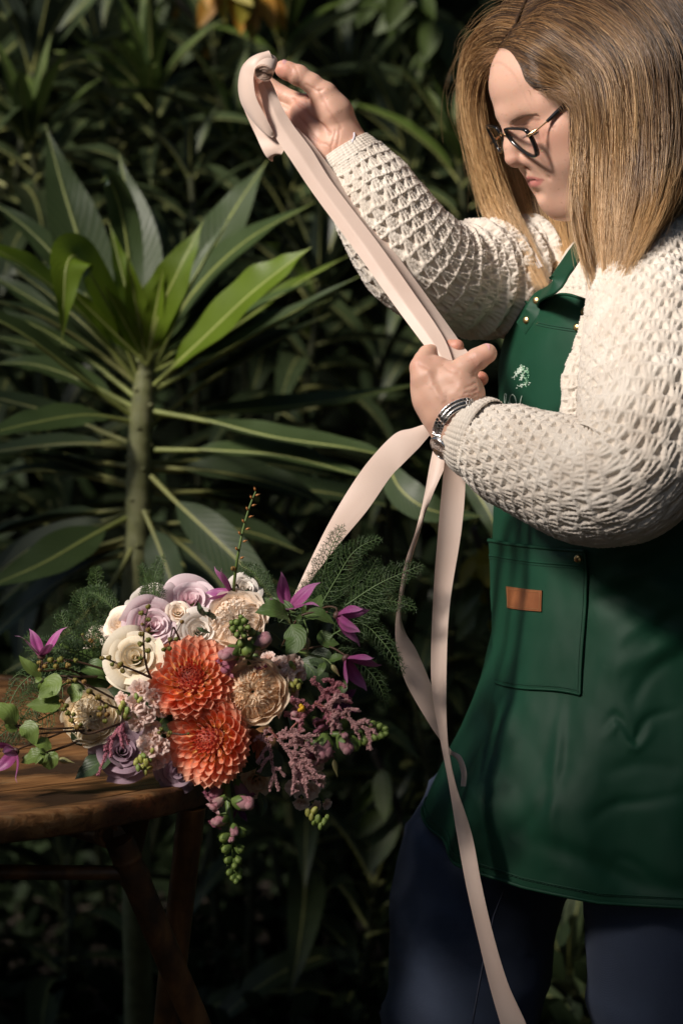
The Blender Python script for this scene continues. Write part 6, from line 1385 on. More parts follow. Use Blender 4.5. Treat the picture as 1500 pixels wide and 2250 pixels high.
dahlia('coral dahlia facing up, upper of the two, left of the ruffled peach rose', 420, 1490, 2.995, (-.04, .55, .83), .0500, 205, 1)
dahlia('coral dahlia facing left, lower of the two, hanging over the table edge', 458, 1627, 2.985, (-.50, -.02, .86), .0505, 195, 2)

# ---- roses with a spiral heart
def spiral_rose(label, px, py, d, face, R, key, n=24, seed=0, openness=1.0, group='roses in the bouquet', name='rose', core=None):
    R = R*.83
    loc, rot = at(px, py, d, face); t = thing(name, label, 'rose', loc, group, rot @ Matrix.Rotation(seed*1.3, 3, 'Z')); r = np.random.default_rng(seed+50)
    m = MB(); blob(m, (0, 0, -R*.55), (R*.42, R*.42, R*.35)); tube(m, np.array([(0, 0, -R*.8), (0, 0, -R*1.5)]), .003, 7); m.build('hip', M_calyx, t)
    for k in range(n):
        f = k/(n-1); az = k*2.399963+r.normal(0, .12); rk = R*(.05+.80*f**.85); top = R*(.36-.22*f**1.5)+r.normal(0, R*.012); half = 1.8-.85*f**.7; flare = R*(.02+.42*f**2.2*openness); roll = R*(.02+.16*f)*r.uniform(.6, 1.3); ph = r.uniform(0, 6.28); am = R*(.004+.016*f)
        def fn(U, V):
            a = U*half*(.55+.45*V**.6)*(1-.12*f*V**6); rho = rk*(.30+.70*np.sin(np.clip(V, 0, 1)*pi*.5)**.8)+flare*V**3; z = -R*.62+(top+R*.62)*V**.85
            edge = .18+.82*np.clip(1-np.abs(U)**2.4, 0, 1)**.5-.03*np.cos(U*2.5+ph); z = -R*.62+(z+R*.62)*edge
            z = z-roll*V**8*(.6+.4*np.cos(U*2)); rho = rho+roll*1.1*V**6+am*np.sin(U*3.5+ph)*V**3; z = z+am*1.2*np.sin(U*4.2+ph*2)*V**4
            return np.stack([rho*np.sin(a), -rho*np.cos(a), z], -1)
        m = petal_grid(fn, 17, 12); m.build('petal', PM[core if core and f < .4 else key], t).matrix_local = Matrix.Rotation(az, 4, 'Z') @ Matrix.Rotation(r.normal(0, .05+.07*f), 4, 'Y') @ Matrix.Rotation(r.normal(.02, .05+.06*f), 4, 'X') @ Matrix.Scale(r.uniform(.93, 1.06), 4)
    return t
# ---- old-fashioned ruffled rose
def ruffled_rose(label, px, py, d, face, R, key, seed=0, n=62, group='roses in the bouquet', deep=1.0, squash=1.0, eye=True):
    loc, rot = at(px, py, d, face); t = thing('garden_rose', label, 'rose', loc, group, rot @ Matrix.Rotation(seed*.7, 3, 'Z')); r = np.random.default_rng(seed+90)
    m = MB(); blob(m, (0, 0, -R*.5), (R*.45, R*.45, R*.35)); tube(m, np.array([(0, 0, -R*.8), (0, 0, -R*1.5)]), .003, 7); m.build('hip', M_calyx, t)
    if eye:
        m = MB()
        for k in range(40): a = r.uniform(0, 6.28); q = R*.14*math.sqrt(r.uniform()); p = np.array([math.cos(a)*q, math.sin(a)*q, -R*.06]); tube(m, np.array([p-[0, 0, R*.15], p+[q*.15*math.cos(a), q*.15*math.sin(a), R*r.uniform(.05, .14)]]), .0004, 4, 0); blob(m, p+[q*.15*math.cos(a), q*.15*math.sin(a), R*.1], .0007, 0, 4, 5)
        m.build('stamens', simple('dark_stamens', (.06, .07, .02), .6, .5, 300), t)
    aa = np.linspace(0, 1, 12); an = np.linspace(0, 2*pi, 36, endpoint=False); rb_ = R*(.04+.84*aa); zb = R*(.045+.20*np.sin(pi*np.clip(aa*.85+.10, 0, 1))-.26*aa**3-.06*np.exp(-(aa/.12)**2)); rb_ = np.append(rb_, R*.6); zb = np.append(zb, -R*.5)
    m = MB(); m.add(np.stack([np.stack([np.cos(an)*r_, np.sin(an)*r_*squash, np.full(36, z_)], 1) for r_, z_ in zip(rb_, zb)]), grid_faces(13, 36, True), 0, np.full((13*36, 2), .55)); m.build('petal_bed', PM[key], t)
    for k in range(n):        # folded inner petals standing on edge, fanned round the eye
        ph = k*2*pi/n+r.normal(0, .035); q5 = 5*((k*5//n)+.5)*2*pi/25*0; r0 = R*r.uniform(.07, .17)*deep; r1 = R*r.uniform(.70, .90); A = R*r.uniform(.045, .085); fr = r.uniform(1.3, 2.4); p0 = r.uniform(0, 6.28) if k % 3 == 0 else p0+r.normal(0, .5); lean = r.normal(0, .25); hgt = r.uniform(.9, 1.08); curl_ = r.uniform(-.06, .06)
        def fn(U, V):
            a = (V)                                             # V runs outwards
            s = r0+(r1-r0)*a; u = (U+1)/2                     # U from root to free edge
            topz = R*(.16+.20*np.sin(pi*np.clip(a*.85+.10, 0, 1))-.26*a**3)*hgt; botz = topz-R*.15; z = botz+(topz-botz)*u
            lat = A*np.sin(a*fr*2*pi+p0)*u**2*(1-.35*a)+A*.5*np.sin(a*fr*4.3*pi+p0*2)*u**3+lean*R*.18*(u-.3)+curl_*R*u**4; ang = ph+lat/np.maximum(s, R*.2)
            return np.stack([s*np.cos(ang), s*np.sin(ang)*squash, z], -1)
        m = petal_grid(fn, 7, 22); uvs = m.uv[0].copy(); m.uv[0] = np.stack([uvs[:, 1], .50+.5*uvs[:, 0]], 1); m.build('petal', PM[key], t)
    nn = 17
    for k in range(nn):       # outer cup petals
        f = k/nn; az = k*2.399963; rk = R*(.80+.16*f); half = .62; top = R*(.22-.18*f); fl = R*(.03+.16*f); ph = r.uniform(0, 6.28); am = R*.035; roll = R*r.uniform(.03, .09)
        def fn(U, V):
            a = U*half*(.5+.5*V**.5); rho = rk*(.42+.58*np.sin(V*pi*.5)**.9)+fl*V**3+am*np.sin(U*6+ph)*V**3; z = -R*.6+(top+R*.6)*V*(1-.16*np.abs(U)**3)-roll*V**7+am*np.sin(U*8+ph*2)*V**4
            return np.stack([rho*np.sin(a), -rho*np.cos(a)*1.0, z], -1)
        m = petal_grid(fn, 13, 9); o = m.build('petal', PM[key], t); o.matrix_local = Matrix.Rotation(az, 4, 'Z') @ Matrix.Diagonal((1, 1, 1, 1))
    return t
q = px2m
ruffled_rose('large peach ruffled rose facing the viewer with a dark eye, right of the dahlias', 556, 1520, 2.985, (-.14, .18, .97), q(71, 3), 'peach', 1, 76)
ruffled_rose('pale peach ruffled rose at the top centre, behind the green snapdragon tip', 517, 1362, 3.03, (-.2, .38, .9), q(68, 3), 'blush', 2, 70, eye=False, deep=.5)
ruffled_rose('cream ruffled rose low at the left, crossed by brown berry stems', 200, 1575, 3.02, (-.08, .35, .93), q(62, 3), 'cream', 3, 56)
spiral_rose('cream rose with a swirled heart left of the upper dahlia', 297, 1444, 3.0, (-.05, .32, .94), q(66, 3), 'cream', 24, 1, 1.0)
spiral_rose('lilac pink rose behind the cream swirled rose', 336, 1376, 3.03, (.28, .35, .9), q(72, 3), 'lilac', 26, 2, .8)
spiral_rose('pale lilac rose at the top of the bouquet', 420, 1318, 3.075, (.05, .55, .8), q(66, 3), 'lilac', 20, 3, 1.0)
spiral_rose('white rose at the top left of the bouquet, touched by fern', 326, 1322, 3.085, (-.1, .75, .65), q(60, 3), 'white', 18, 4, 1.1)
spiral_rose('white and pink rose on the left shoulder of the bouquet', 262, 1375, 3.06, (-.5, .45, .75), q(54, 3), 'blush', 20, 5, .9)
spiral_rose('small blush rosebud between the lilac roses', 392, 1345, 3.04, (.1, .4, .9), q(31, 3), 'blush', 20, 6, .4)
spiral_rose('cream white rose above the upper dahlia', 436, 1388, 3.03, (.12, .30, .95), q(56, 3), 'white', 24, 7, .7)
spiral_rose('white rose half hidden behind the upright seed spike', 538, 1293, 3.10, (.25, .5, .8), q(40, 3), 'white', 20, 8, .8)
spiral_rose('small pinkish white rose at the far left, veiled by fern', 212, 1408, 3.08, (-.3, .4, .85), q(36, 3), 'blush', 18, 9, .6)
spiral_rose('small pale bloom below the veiled rose at the far left', 205, 1440, 3.09, (-.5, .2, .85), q(19, 3), 'blush', 14, 10, .6)
spiral_rose('dusky mauve rose at the lower left on the table', 270, 1650, 3.015, (.15, .22, .96), q(68, 3), 'mauve', 24, 11, .8)
spiral_rose('dusky mauve rose lying under the lower dahlia', 392, 1694, 3.035, (-.1, -.15, .97), q(50, 3), 'mauve', 20, 12, .8)
spiral_rose('dim peach rose underneath the right of the bouquet', 566, 1718, 3.055, (.2, -.35, .9), q(42, 3), 'peach', 20, 13, .7)
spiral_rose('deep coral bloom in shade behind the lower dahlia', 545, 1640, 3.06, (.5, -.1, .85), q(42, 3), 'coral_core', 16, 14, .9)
spiral_rose('pink bloom glimpsed beside the lilac rose', 384, 1378, 3.05, (.8, .3, .5), q(33, 3), 'rosy', 12, 15, .8)
spiral_rose('peach bloom tucked under the white rose above the upper dahlia', 470, 1420, 3.045, (.3, .1, .9), q(34, 3), 'peach', 16, 16, .8)

# ---- stock: clusters of ruffled florets with green buds
def spetal(seed):
    r = np.random.default_rng(seed); p = r.uniform(0, 6.28, 3)
    def f(U, V):
        w = .16+.62*np.sin(pi*.5*np.clip(V*1.15, 0, 1)); x = U*w*.72; y = V*(1-.10*U**2+.05*np.cos(U*3+p[0])); z = .22*V**2*np.sin(V*2.2)+.11*np.sin(U*5+p[1])*V**2+.07*np.sin(U*9+p[2])*V**3-.10*V**6
        return np.stack([x, y, z], -1)
    return petal_grid(f, 9, 7)
SP = [spetal(k).mesh('stock_petal', [PM['stock']]) for k in range(4)]
def bud_mesh(mat, a=1.0):
    m = MB(); blob(m, (0, 0, 0), (1, 1, 1.25*a), nu=7, nv=9)
    for k in range(4): an = k*pi/2; m2 = np.array([math.cos(an), math.sin(an), 0]); blob(m, m2*.28+np.array([0, 0, .15]), (.78, .78, 1.15*a), nu=6, nv=7)
    return m.mesh('bud', [mat])
BUD_G, BUD_Y = bud_mesh(M_bud), bud_mesh(M_budy)
def stock(label, spots, buds, axis, seed, d):
    x, y = spots[0][:2]; loc = P(x, y, d+.03); t = thing('stock_flower', label, 'flower', loc, 'peach pink stocks in the bouquet'); r = np.random.default_rng(seed)
    m = MB(); base = np.array(camdir(*axis))*-.09; tube(m, catmull(np.array([base+np.array([0, .02, 0]), base*.4, (0, 0, 0)]), 10), .0028, 7)
    o = np.array(loc)
    for s in spots: tube(m, np.array([(0, 0, 0), P(s[0], s[1], d+s[3]+.008)-o]), .0012, 5)
    m.build('stem', M_stem, t)
    for s in spots:
        px, py, rad, dz, face = s; f = camdir(*face); M0 = Matrix.Translation(Vector(P(px, py, d+dz)-o)) @ frame(f, tuple(UP)).to_4x4(); R = px2m(rad, d)
        mm_ = MB(); tube(mm_, np.array([(0, 0, -R*.7), (0, 0, 0)]), R*.13, 6); blob(mm_, (0, 0, R*.03), (R*.12, R*.12, R*.08), nu=5, nv=7); fl = mm_.build('floret', M_budy, t); fl.matrix_local = M0
        for lay, (npet, el, sc) in enumerate(((5, .35, 1.0), (4, .85, .72), (3, 1.2, .45))):
            for k in range(npet):
                az = k*2*pi/npet+lay*.6+r.normal(0, .15); e = el+r.normal(0, .12); dr = (math.cos(az)*math.cos(e), math.sin(az)*math.cos(e), math.sin(e)); inn = (-math.cos(az)*math.sin(e), -math.sin(az)*math.sin(e), math.cos(e))
                ob('petal', SP[int(r.integers(0, 4))], fl, petal_frame(dr, inn) @ Matrix.Diagonal((R*sc, R*sc, R*sc, 1)))
    for (px, py, rad, mt) in buds:
        M0 = Matrix.Translation(Vector(P(px, py, d-.012+r.normal(0, .002))-o)) @ Matrix.Rotation(r.uniform(0, 6), 4, 'Z') @ Matrix.Rotation(r.normal(0, .6), 4, 'X'); s_ = px2m(rad, d); ob('bud', BUD_Y if mt else BUD_G, t, M0 @ Matrix.Diagonal((s_*.8, s_*.8, s_, 1)))
    return t
F0 = (0, .1, 1)
stock('peach pink stock with green buds left of the upper dahlia', [(308, 1518, 26, .0, (-.1, .5, .85)), (338, 1535, 24, -.004, (.4, .2, .9)), (300, 1545, 24, -.008, F0), (322, 1568, 23, -.006, (.1, -.2, .95)), (352, 1560, 20, .004, (.6, .1, .8)), (278, 1558, 20, -.006, (-.4, -.1, .9)), (302, 1588, 20, -.004, (-.2, -.4, .9)), (332, 1595, 19, .002, (.2, -.5, .8)), (270, 1535, 17, .002, (-.5, .2, .85)), (350, 1522, 16, .006, (.6, .4, .7))],
      [(272, 1548, 8, 1), (266, 1556, 7, 1), (280, 1562, 8, 0), (276, 1572, 7, 1), (286, 1550, 6, 0), (262, 1566, 6, 1), (308, 1538, 7, 1), (300, 1530, 6, 0)], (-.1, .1, 1), 1, 2.985)
stock('peach pink stock with yellow green buds below the other, beside the lower dahlia', [(335, 1618, 22, 0, (-.1, .4, .9)), (352, 1640, 22, -.002, (.4, .1, .9)), (328, 1648, 22, -.006, F0), (345, 1672, 20, 0, (.3, -.3, .9)), (360, 1662, 17, .006, (.7, -.1, .7)), (318, 1632, 18, .002, (-.5, .2, .8)), (340, 1600, 17, .006, (.1, .7, .7))],
      [(310, 1668, 9, 1), (322, 1676, 9, 1), (300, 1674, 8, 1), (330, 1686, 8, 1), (312, 1686, 8, 1), (320, 1696, 7, 1), (304, 1688, 7, 0), (316, 1660, 7, 0), (330, 1668, 7, 0), (335, 1650, 6, 1)], (-.2, -.3, 1), 2, 2.985)
stock('peach pink stock right of the large peach ruffled rose', [(612, 1465, 24, 0, (-.1, .5, .85)), (640, 1462, 27, .002, (.4, .4, .85)), (628, 1488, 22, -.004, F0), (655, 1480, 20, .006, (.7, .1, .7)), (608, 1492, 18, .0, (-.4, -.1, .9)), (590, 1448, 18, .01, (-.2, .6, .7)), (618, 1515, 18, .008, (0, -.4, .9)), (640, 1522, 17, .012, (.3, -.5, .8))],
      [(640, 1505, 8, 1), (650, 1500, 8, 1), (630, 1512, 7, 1), (656, 1508, 7, 1), (645, 1515, 7, 1), (634, 1522, 6, 1), (660, 1498, 6, 0), (640, 1460, 7, 0), (646, 1466, 6, 1)], (.3, 0, 1), 3, 3.0)
stock('dim peach stock hanging under the pink plumes at the lower right', [(668, 1690, 24, .01, (.2, .1, .9)), (690, 1680, 22, .014, (.6, .2, .8)), (648, 1730, 22, .01, (-.2, -.2, .9)), (680, 1735, 24, .012, (.4, -.2, .9)), (662, 1760, 20, .016, (0, -.5, .8)), (700, 1715, 20, .02, (.8, 0, .6)), (690, 1770, 16, .02, (.4, -.5, .7)), (715, 1765, 14, .02, (.6, -.3, .7))],
      [(690, 1782, 9, 1), (684, 1795, 8, 1), (698, 1800, 9, 0), (712, 1806, 8, 0), (690, 1808, 8, 0), (704, 1816, 7, 0), (718, 1798, 7, 0), (676, 1786, 8, 1)], (.2, -.6, .8), 4, 3.02)
stock('pale pink stock petals between the two ruffled roses', [(505, 1440, 20, .012, (-.2, .1, .9)), (540, 1440, 22, .012, (.1, -.2, .9)), (572, 1440, 18, .014, (.3, .1, .9)), (515, 1455, 16, .014, (-.2, -.2, .9))], [(530, 1430, 6, 1)], (0, 0, 1), 5, 3.02)

# ---- snapdragons
def snap_bud_mesh(mat_tip):
    m = MB(); blob(m, (0, .55, 0), (.40, .62, .40), 0, 8, 10); blob(m, (.1, .98, .05), (.30, .28, .26), 0, 7, 8); blob(m, (-.13, .85, .1), (.26, .35, .26), 0, 7, 8)
    for k in range(5):
        a = k*2*pi/5; U, V = np.meshgrid(np.linspace(-1, 1, 4), np.linspace(0, 1, 5)); w = .24*np.sin(pi*(.12+.88*V)*.97)+.02; rad = .16+.30*np.sin(V*1.7); an = a+U*w/np.maximum(rad, .2)
        m.add(np.stack([rad*np.cos(an), V*.72-.08, rad*np.sin(an)], -1), grid_faces(5, 4), 1, np.stack([U*.5+.5, V], -1))
    return m.mesh('flower_bud', [mat_tip, M_calyx])
def snap_open_mesh(mat_):
    m = MB(); V, A = np.meshgrid(np.linspace(0, 1, 8), np.linspace(0, 2*pi, 13)); rad = .16+.22*np.sin(V*pi*.55); m.add(np.stack([rad*np.cos(A), V*1.0, rad*np.sin(A)*.85], -1), grid_faces(13, 8), 0, np.stack([A/6.28, V*.6], -1))
    for sx, up_, ln in ((-.5, 1, .75), (.5, 1, .75), (-.7, -1, .6), (0, -1.1, .65), (.7, -1, .6)):
        U, V = np.meshgrid(np.linspace(-1, 1, 7), np.linspace(0, 1, 7)); w = .34*np.sin(pi*(.25+.7*V))
        x = sx*.38+U*w*.9+sx*.35*V; z = up_*(.22+V*.42*ln)+.06*np.sin(U*4+sx*3)*V; y = .92+ln*(.45*np.sin(V*1.9)-.38*V**2)+.05*np.cos(U*5)*V; m.add(np.stack([x, y, z], -1), grid_faces(7, 7), 0, np.stack([U*.5+.5, .5+V*.5], -1))
    blob(m, (0, 1.05, -.12), (.30, .20, .20), 0, 7, 9)
    for k in range(5):
        a = k*2*pi/5; U, V = np.meshgrid(np.linspace(-1, 1, 4), np.linspace(0, 1, 4)); w = .2*np.sin(pi*(.15+.85*V))+.02; m.add(np.stack([(.2+.06*V)*np.cos(a+U*w*3), V*.4-.05, (.2+.06*V)*np.sin(a+U*w*3)], -1), grid_faces(4, 4), 1)
    return m.mesh('open_flower', [mat_, M_calyx])
def green_bud_mesh():
    m = MB(); blob(m, (0, .5, 0), (.42, .5, .42), 0, 7, 9)
    for k in range(3):
        a = k*2.1; U, V = np.meshgrid(np.linspace(-1, 1, 5), np.linspace(0, 1, 5)); w = .55*np.sin(pi*(.15+.83*V)); rad = .30+.22*np.sin(V*2.2); an = a+U*w*1.3; m.add(np.stack([rad*np.cos(an), V*.95-.05, rad*np.sin(an)], -1), grid_faces(5, 5), 1, np.stack([U*.5+.5, V], -1))
    return m.mesh('green_bud', [M_bud, M_calyx])
SB, SBD, SO, SOD, SG = snap_bud_mesh(PM['snap']), snap_bud_mesh(PM['snapd']), snap_open_mesh(PM['snap']), snap_open_mesh(PM['snapd']), green_bud_mesh()
def snapdragon(label, path, items, rad=.0045):
    loc = P(*path[0]); t = thing('snapdragon', label, 'snapdragon', loc, 'snapdragons in the bouquet'); o = np.array(loc); m = MB(); sp = catmull(PL(path)-o, 24); tube(m, sp, np.linspace(rad, rad*.45, 24), 9); m.build('stem', M_stem, t)
    for k, (kind, px, py, d, dirv, size) in enumerate(items):
        c = P(px, py, d)-o; y = camdir(*dirv); M = petal_frame(y, Vector((0, -.6, .8)) if abs(y.z) < .9 else Vector((0, -1, .2))); i = np.argmin(np.linalg.norm(sp-c, axis=1)); s_ = px2m(size, d)
        o2 = ob({'b': 'flower_bud', 'o': 'open_flower', 'g': 'green_bud'}[kind[0]], {'b': SB, 'bd': SBD, 'o': SO, 'od': SOD, 'g': SG}[kind], t, Matrix.Translation(Vector(c)) @ M @ Matrix.Diagonal((s_, s_, s_, 1)))
        mm_ = MB(); tube(mm_, catmull(np.array([sp[i], (sp[i]+c)/2+np.array([0, 0, .001]), c]), 5), .0011, 5, cap=False); mm_.build('flower_stalk', M_stem, t)
    return t
dn_ = 2.985
snapdragon('snapdragon spike hanging straight down past the table edge', [(496, 1690, 3.02), (499, 1730, 3.0), (505, 1790, 2.985), (514, 1840, 2.98), (516, 1890, 2.98), (521, 1935, 2.98)],
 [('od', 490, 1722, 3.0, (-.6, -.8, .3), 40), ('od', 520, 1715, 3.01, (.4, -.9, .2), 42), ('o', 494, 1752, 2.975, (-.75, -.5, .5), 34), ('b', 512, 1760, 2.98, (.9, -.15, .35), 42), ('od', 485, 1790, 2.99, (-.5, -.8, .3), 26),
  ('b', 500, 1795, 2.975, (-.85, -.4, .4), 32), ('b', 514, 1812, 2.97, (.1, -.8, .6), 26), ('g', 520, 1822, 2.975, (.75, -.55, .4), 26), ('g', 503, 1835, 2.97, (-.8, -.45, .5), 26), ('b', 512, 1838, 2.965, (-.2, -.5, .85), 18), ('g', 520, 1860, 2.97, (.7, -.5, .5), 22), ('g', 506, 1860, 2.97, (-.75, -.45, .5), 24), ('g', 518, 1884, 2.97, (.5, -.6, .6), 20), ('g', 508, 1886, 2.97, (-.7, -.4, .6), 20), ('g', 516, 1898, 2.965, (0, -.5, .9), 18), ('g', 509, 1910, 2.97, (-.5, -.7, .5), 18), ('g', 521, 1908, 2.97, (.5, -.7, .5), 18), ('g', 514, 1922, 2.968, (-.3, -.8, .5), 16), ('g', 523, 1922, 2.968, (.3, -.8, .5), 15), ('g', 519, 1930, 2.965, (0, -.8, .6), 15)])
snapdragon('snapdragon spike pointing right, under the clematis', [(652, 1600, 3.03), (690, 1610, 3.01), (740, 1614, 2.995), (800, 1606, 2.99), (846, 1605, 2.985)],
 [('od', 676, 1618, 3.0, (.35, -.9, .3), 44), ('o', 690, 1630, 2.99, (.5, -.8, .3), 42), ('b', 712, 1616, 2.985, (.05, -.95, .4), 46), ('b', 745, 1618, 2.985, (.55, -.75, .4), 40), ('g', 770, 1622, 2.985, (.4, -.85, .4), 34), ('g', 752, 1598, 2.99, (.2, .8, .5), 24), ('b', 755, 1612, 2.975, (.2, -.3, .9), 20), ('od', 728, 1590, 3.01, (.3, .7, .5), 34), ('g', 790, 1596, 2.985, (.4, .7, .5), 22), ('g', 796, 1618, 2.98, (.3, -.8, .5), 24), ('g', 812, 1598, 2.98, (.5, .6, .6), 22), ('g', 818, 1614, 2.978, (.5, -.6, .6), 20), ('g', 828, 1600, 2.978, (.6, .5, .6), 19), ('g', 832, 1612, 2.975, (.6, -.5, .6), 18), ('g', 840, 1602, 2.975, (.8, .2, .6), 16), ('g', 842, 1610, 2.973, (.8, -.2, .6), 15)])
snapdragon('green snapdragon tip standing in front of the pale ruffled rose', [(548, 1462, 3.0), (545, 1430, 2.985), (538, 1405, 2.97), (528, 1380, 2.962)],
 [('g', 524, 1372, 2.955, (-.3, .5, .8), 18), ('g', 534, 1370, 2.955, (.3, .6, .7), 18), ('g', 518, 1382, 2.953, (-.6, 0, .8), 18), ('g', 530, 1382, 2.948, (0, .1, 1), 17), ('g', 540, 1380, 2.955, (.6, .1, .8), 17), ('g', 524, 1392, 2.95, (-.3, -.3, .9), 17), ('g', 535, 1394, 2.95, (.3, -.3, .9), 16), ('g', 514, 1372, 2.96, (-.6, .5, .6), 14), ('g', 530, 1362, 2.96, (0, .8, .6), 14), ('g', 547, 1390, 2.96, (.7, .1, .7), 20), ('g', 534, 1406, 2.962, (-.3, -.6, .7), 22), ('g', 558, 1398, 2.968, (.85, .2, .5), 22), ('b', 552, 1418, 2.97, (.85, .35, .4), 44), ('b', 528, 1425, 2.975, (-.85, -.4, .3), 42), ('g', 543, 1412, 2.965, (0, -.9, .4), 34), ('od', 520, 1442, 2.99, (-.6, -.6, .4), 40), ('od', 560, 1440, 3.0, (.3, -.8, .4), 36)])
snapdragon('small pink snapdragon bloom with a yellow throat among the plumes', [(690, 1585, 3.03), (675, 1572, 3.015), (664, 1562, 3.0)], [('o', 668, 1568, 3.0, (-.5, .15, .8), 36), ('od', 690, 1580, 3.005, (.4, -.3, .8), 34)], .002)
m = MB(); loc = P(660, 1558, 2.975)
for k in range(7): blob(m, RNG.normal(0, .0016, 3), (.0024, .0024, .0024), nu=6, nv=7)
o = m.build('yellow_throat', simple('throat_yellow', (.75, .42, .02), .5, .2, 200), bpy.data.objects['snapdragon.003']); o.location = Vector(loc)-bpy.data.objects['snapdragon.003'].location

# ---- clematis
def cpetal(twist, curl):
    def f(U, V):
        w = (.035+.175*np.sin(pi*np.clip(V*.80+.14, 0, 1))**1.1)*(1-V**6*.96); x = U*w; y = V; z = -.22*(U**2)*w*(1-.4*V)+.022*np.cos(U*pi*2)*(1-V**2)+curl*V**3+.14*np.sin(pi*np.clip(V*1.15, 0, 1)); return np.stack([x+twist*V**2*U*.0, y, z], -1)
    return petal_grid(f, 9, 10)
CP = {k: [cpetal(0, c).mesh('clematis_petal', [PM[k]]) for c in (.05, .25, .5)] for k in ('clem', 'clemd')}
def clematis(label, px, py, d, face, L, spread, stemp, key='clem', seed=0, n=4):
    loc, rot = at(px, py, d, face); t = thing('clematis', label, 'clematis', loc, 'purple clematis in the bouquet', rot); r = np.random.default_rng(seed); o = Vector(loc); Mi = rot.to_4x4().inverted(); Lm = px2m(L, d)
    m = MB(); blob(m, (0, 0, 0), (Lm*.13, Lm*.13, Lm*.1)); m.build('base', simple('clematis_base', (.10, .05, .04), .5), t)
    for k in range(n):
        az = k*2*pi/n+.5+r.normal(0, .1); e = pi/2-spread*r.uniform(.75, 1.25); dr = (math.cos(az)*math.cos(e), math.sin(az)*math.cos(e), math.sin(e)); out = (math.cos(az)*math.sin(e), math.sin(az)*math.sin(e), -math.cos(e))
        sc_ = Lm*r.uniform(.92, 1.08); ob('petal', CP[key][int(r.integers(0, 3))], t, petal_frame(dr, Vector(out)) @ Matrix.Diagonal((sc_*.98, sc_, sc_, 1)))
    m = MB(); st = np.array([np.array(Mi @ Vector((*(P(*q)-np.array(o)), 1)))[:3] for q in stemp]); tube(m, catmull(np.vstack([[0, 0, 0], st]), 20), .0011, 6); m.build('stalk', M_stembr, t)
    return t
clematis('purple clematis bell opening upwards at the far left', 92, 1442, 3.0, (.0, .97, .25), 74, .42, [(94, 1462, 3.0), (100, 1475, 3.01), (150, 1470, 3.03), (210, 1500, 3.06)], seed=1)
clematis('purple clematis cut by the left edge, hanging over the table', 36, 1650, 2.98, (-.75, -.5, .45), 70, .75, [(50, 1642, 2.985), (110, 1620, 3.0), (180, 1590, 3.04)], seed=2)
clematis('purple clematis pointing left at the top beside the seed spike', 508, 1300, 3.05, (-.9, .35, .25), 66, .50, [(520, 1285, 3.055), (524, 1300, 3.06), (512, 1320, 3.08)], seed=3)
clematis('purple clematis standing upright above the green leaves', 634, 1336, 3.03, (.15, .85, .5), 78, .62, [(636, 1352, 3.03), (640, 1375, 3.04), (620, 1420, 3.06)], seed=4)
clematis('purple clematis nodding to the right, upper of two', 740, 1352, 3.0, (.88, -.25, .35), 78, .55, [(738, 1336, 3.0), (715, 1334, 3.01), (690, 1350, 3.03)], seed=5)
clematis('purple clematis nodding down to the right, lower of two', 760, 1446, 2.99, (.68, -.62, .35), 80, .5, [(752, 1436, 2.99), (715, 1420, 3.0), (650, 1430, 3.04)], seed=6)
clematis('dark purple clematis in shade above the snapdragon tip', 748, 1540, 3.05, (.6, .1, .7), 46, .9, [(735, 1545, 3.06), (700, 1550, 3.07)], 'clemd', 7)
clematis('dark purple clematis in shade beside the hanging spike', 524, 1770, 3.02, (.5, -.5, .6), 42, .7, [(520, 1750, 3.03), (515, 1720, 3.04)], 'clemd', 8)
clematis('magenta petals peeping out under the mauve roses', 400, 1706, 3.045, (.1, -.9, .4), 26, .6, [(395, 1695, 3.06)], 'clem', 9)
# clematis buds
def cbud(label, px, py, d, dirv, L, stemp):
    loc = P(px, py, d); y = camdir(*dirv); t = thing('clematis_bud', label, 'bud', loc, 'closed clematis buds'); m = MB(); s = np.linspace(0, 1, 12); Lm = px2m(L, d); D = np.array(y); a = np.linspace(0, 2*pi, 16, endpoint=False); M3 = np.array(frame(y))
    rr = Lm*(.19*np.sin(pi*np.clip(s*1.05, 0, 1)**.8)**1.0*(1-s)**.4+.012); v = np.stack([np.stack([np.cos(a)*r_*(1+.13*np.cos(a*4)), np.sin(a)*r_*(1+.13*np.cos(a*4)), np.full(16, z)], 1) for r_, z in zip(rr, s*Lm)]) @ M3.T
    m.add(v, grid_faces(12, 16, True)); m.build('closed_petals', simple('bud_skin', (.26, .24, .10), .5, .3, 120), t); m = MB(); tube(m, catmull(np.vstack([[0, 0, 0], PL(stemp)-np.array(loc)]), 14), .0010, 6); m.build('stalk', M_stembr if py > 1500 else M_stem, t)
cbud('closed pale bud by the top leaf pair on the table side, pointing right', 62, 1592, 2.985, (1, -.02, .2), 34, [(45, 1594, 2.985), (20, 1588, 2.99)])
cbud('closed pale bud lying lowest over the wood, pointing right', 128, 1668, 2.98, (.97, -.2, .15), 38, [(105, 1658, 2.98), (85, 1655, 2.985)])
cbud('closed grey-green bud hanging in the middle of the right leaves', 675, 1400, 2.985, (0, -1, .1), 36, [(676, 1385, 2.985), (668, 1362, 2.995)])
cbud('closed yellowish bud hanging left of the lower nodding clematis', 728, 1460, 2.985, (.55, -.8, .1), 32, [(718, 1450, 2.99), (690, 1440, 3.0), (655, 1432, 3.02)])
cbud('dim closed bud hanging in the dark by the dim stock', 733, 1668, 3.03, (.2, -.95, .1), 40, [(728, 1650, 3.04), (715, 1630, 3.05)])

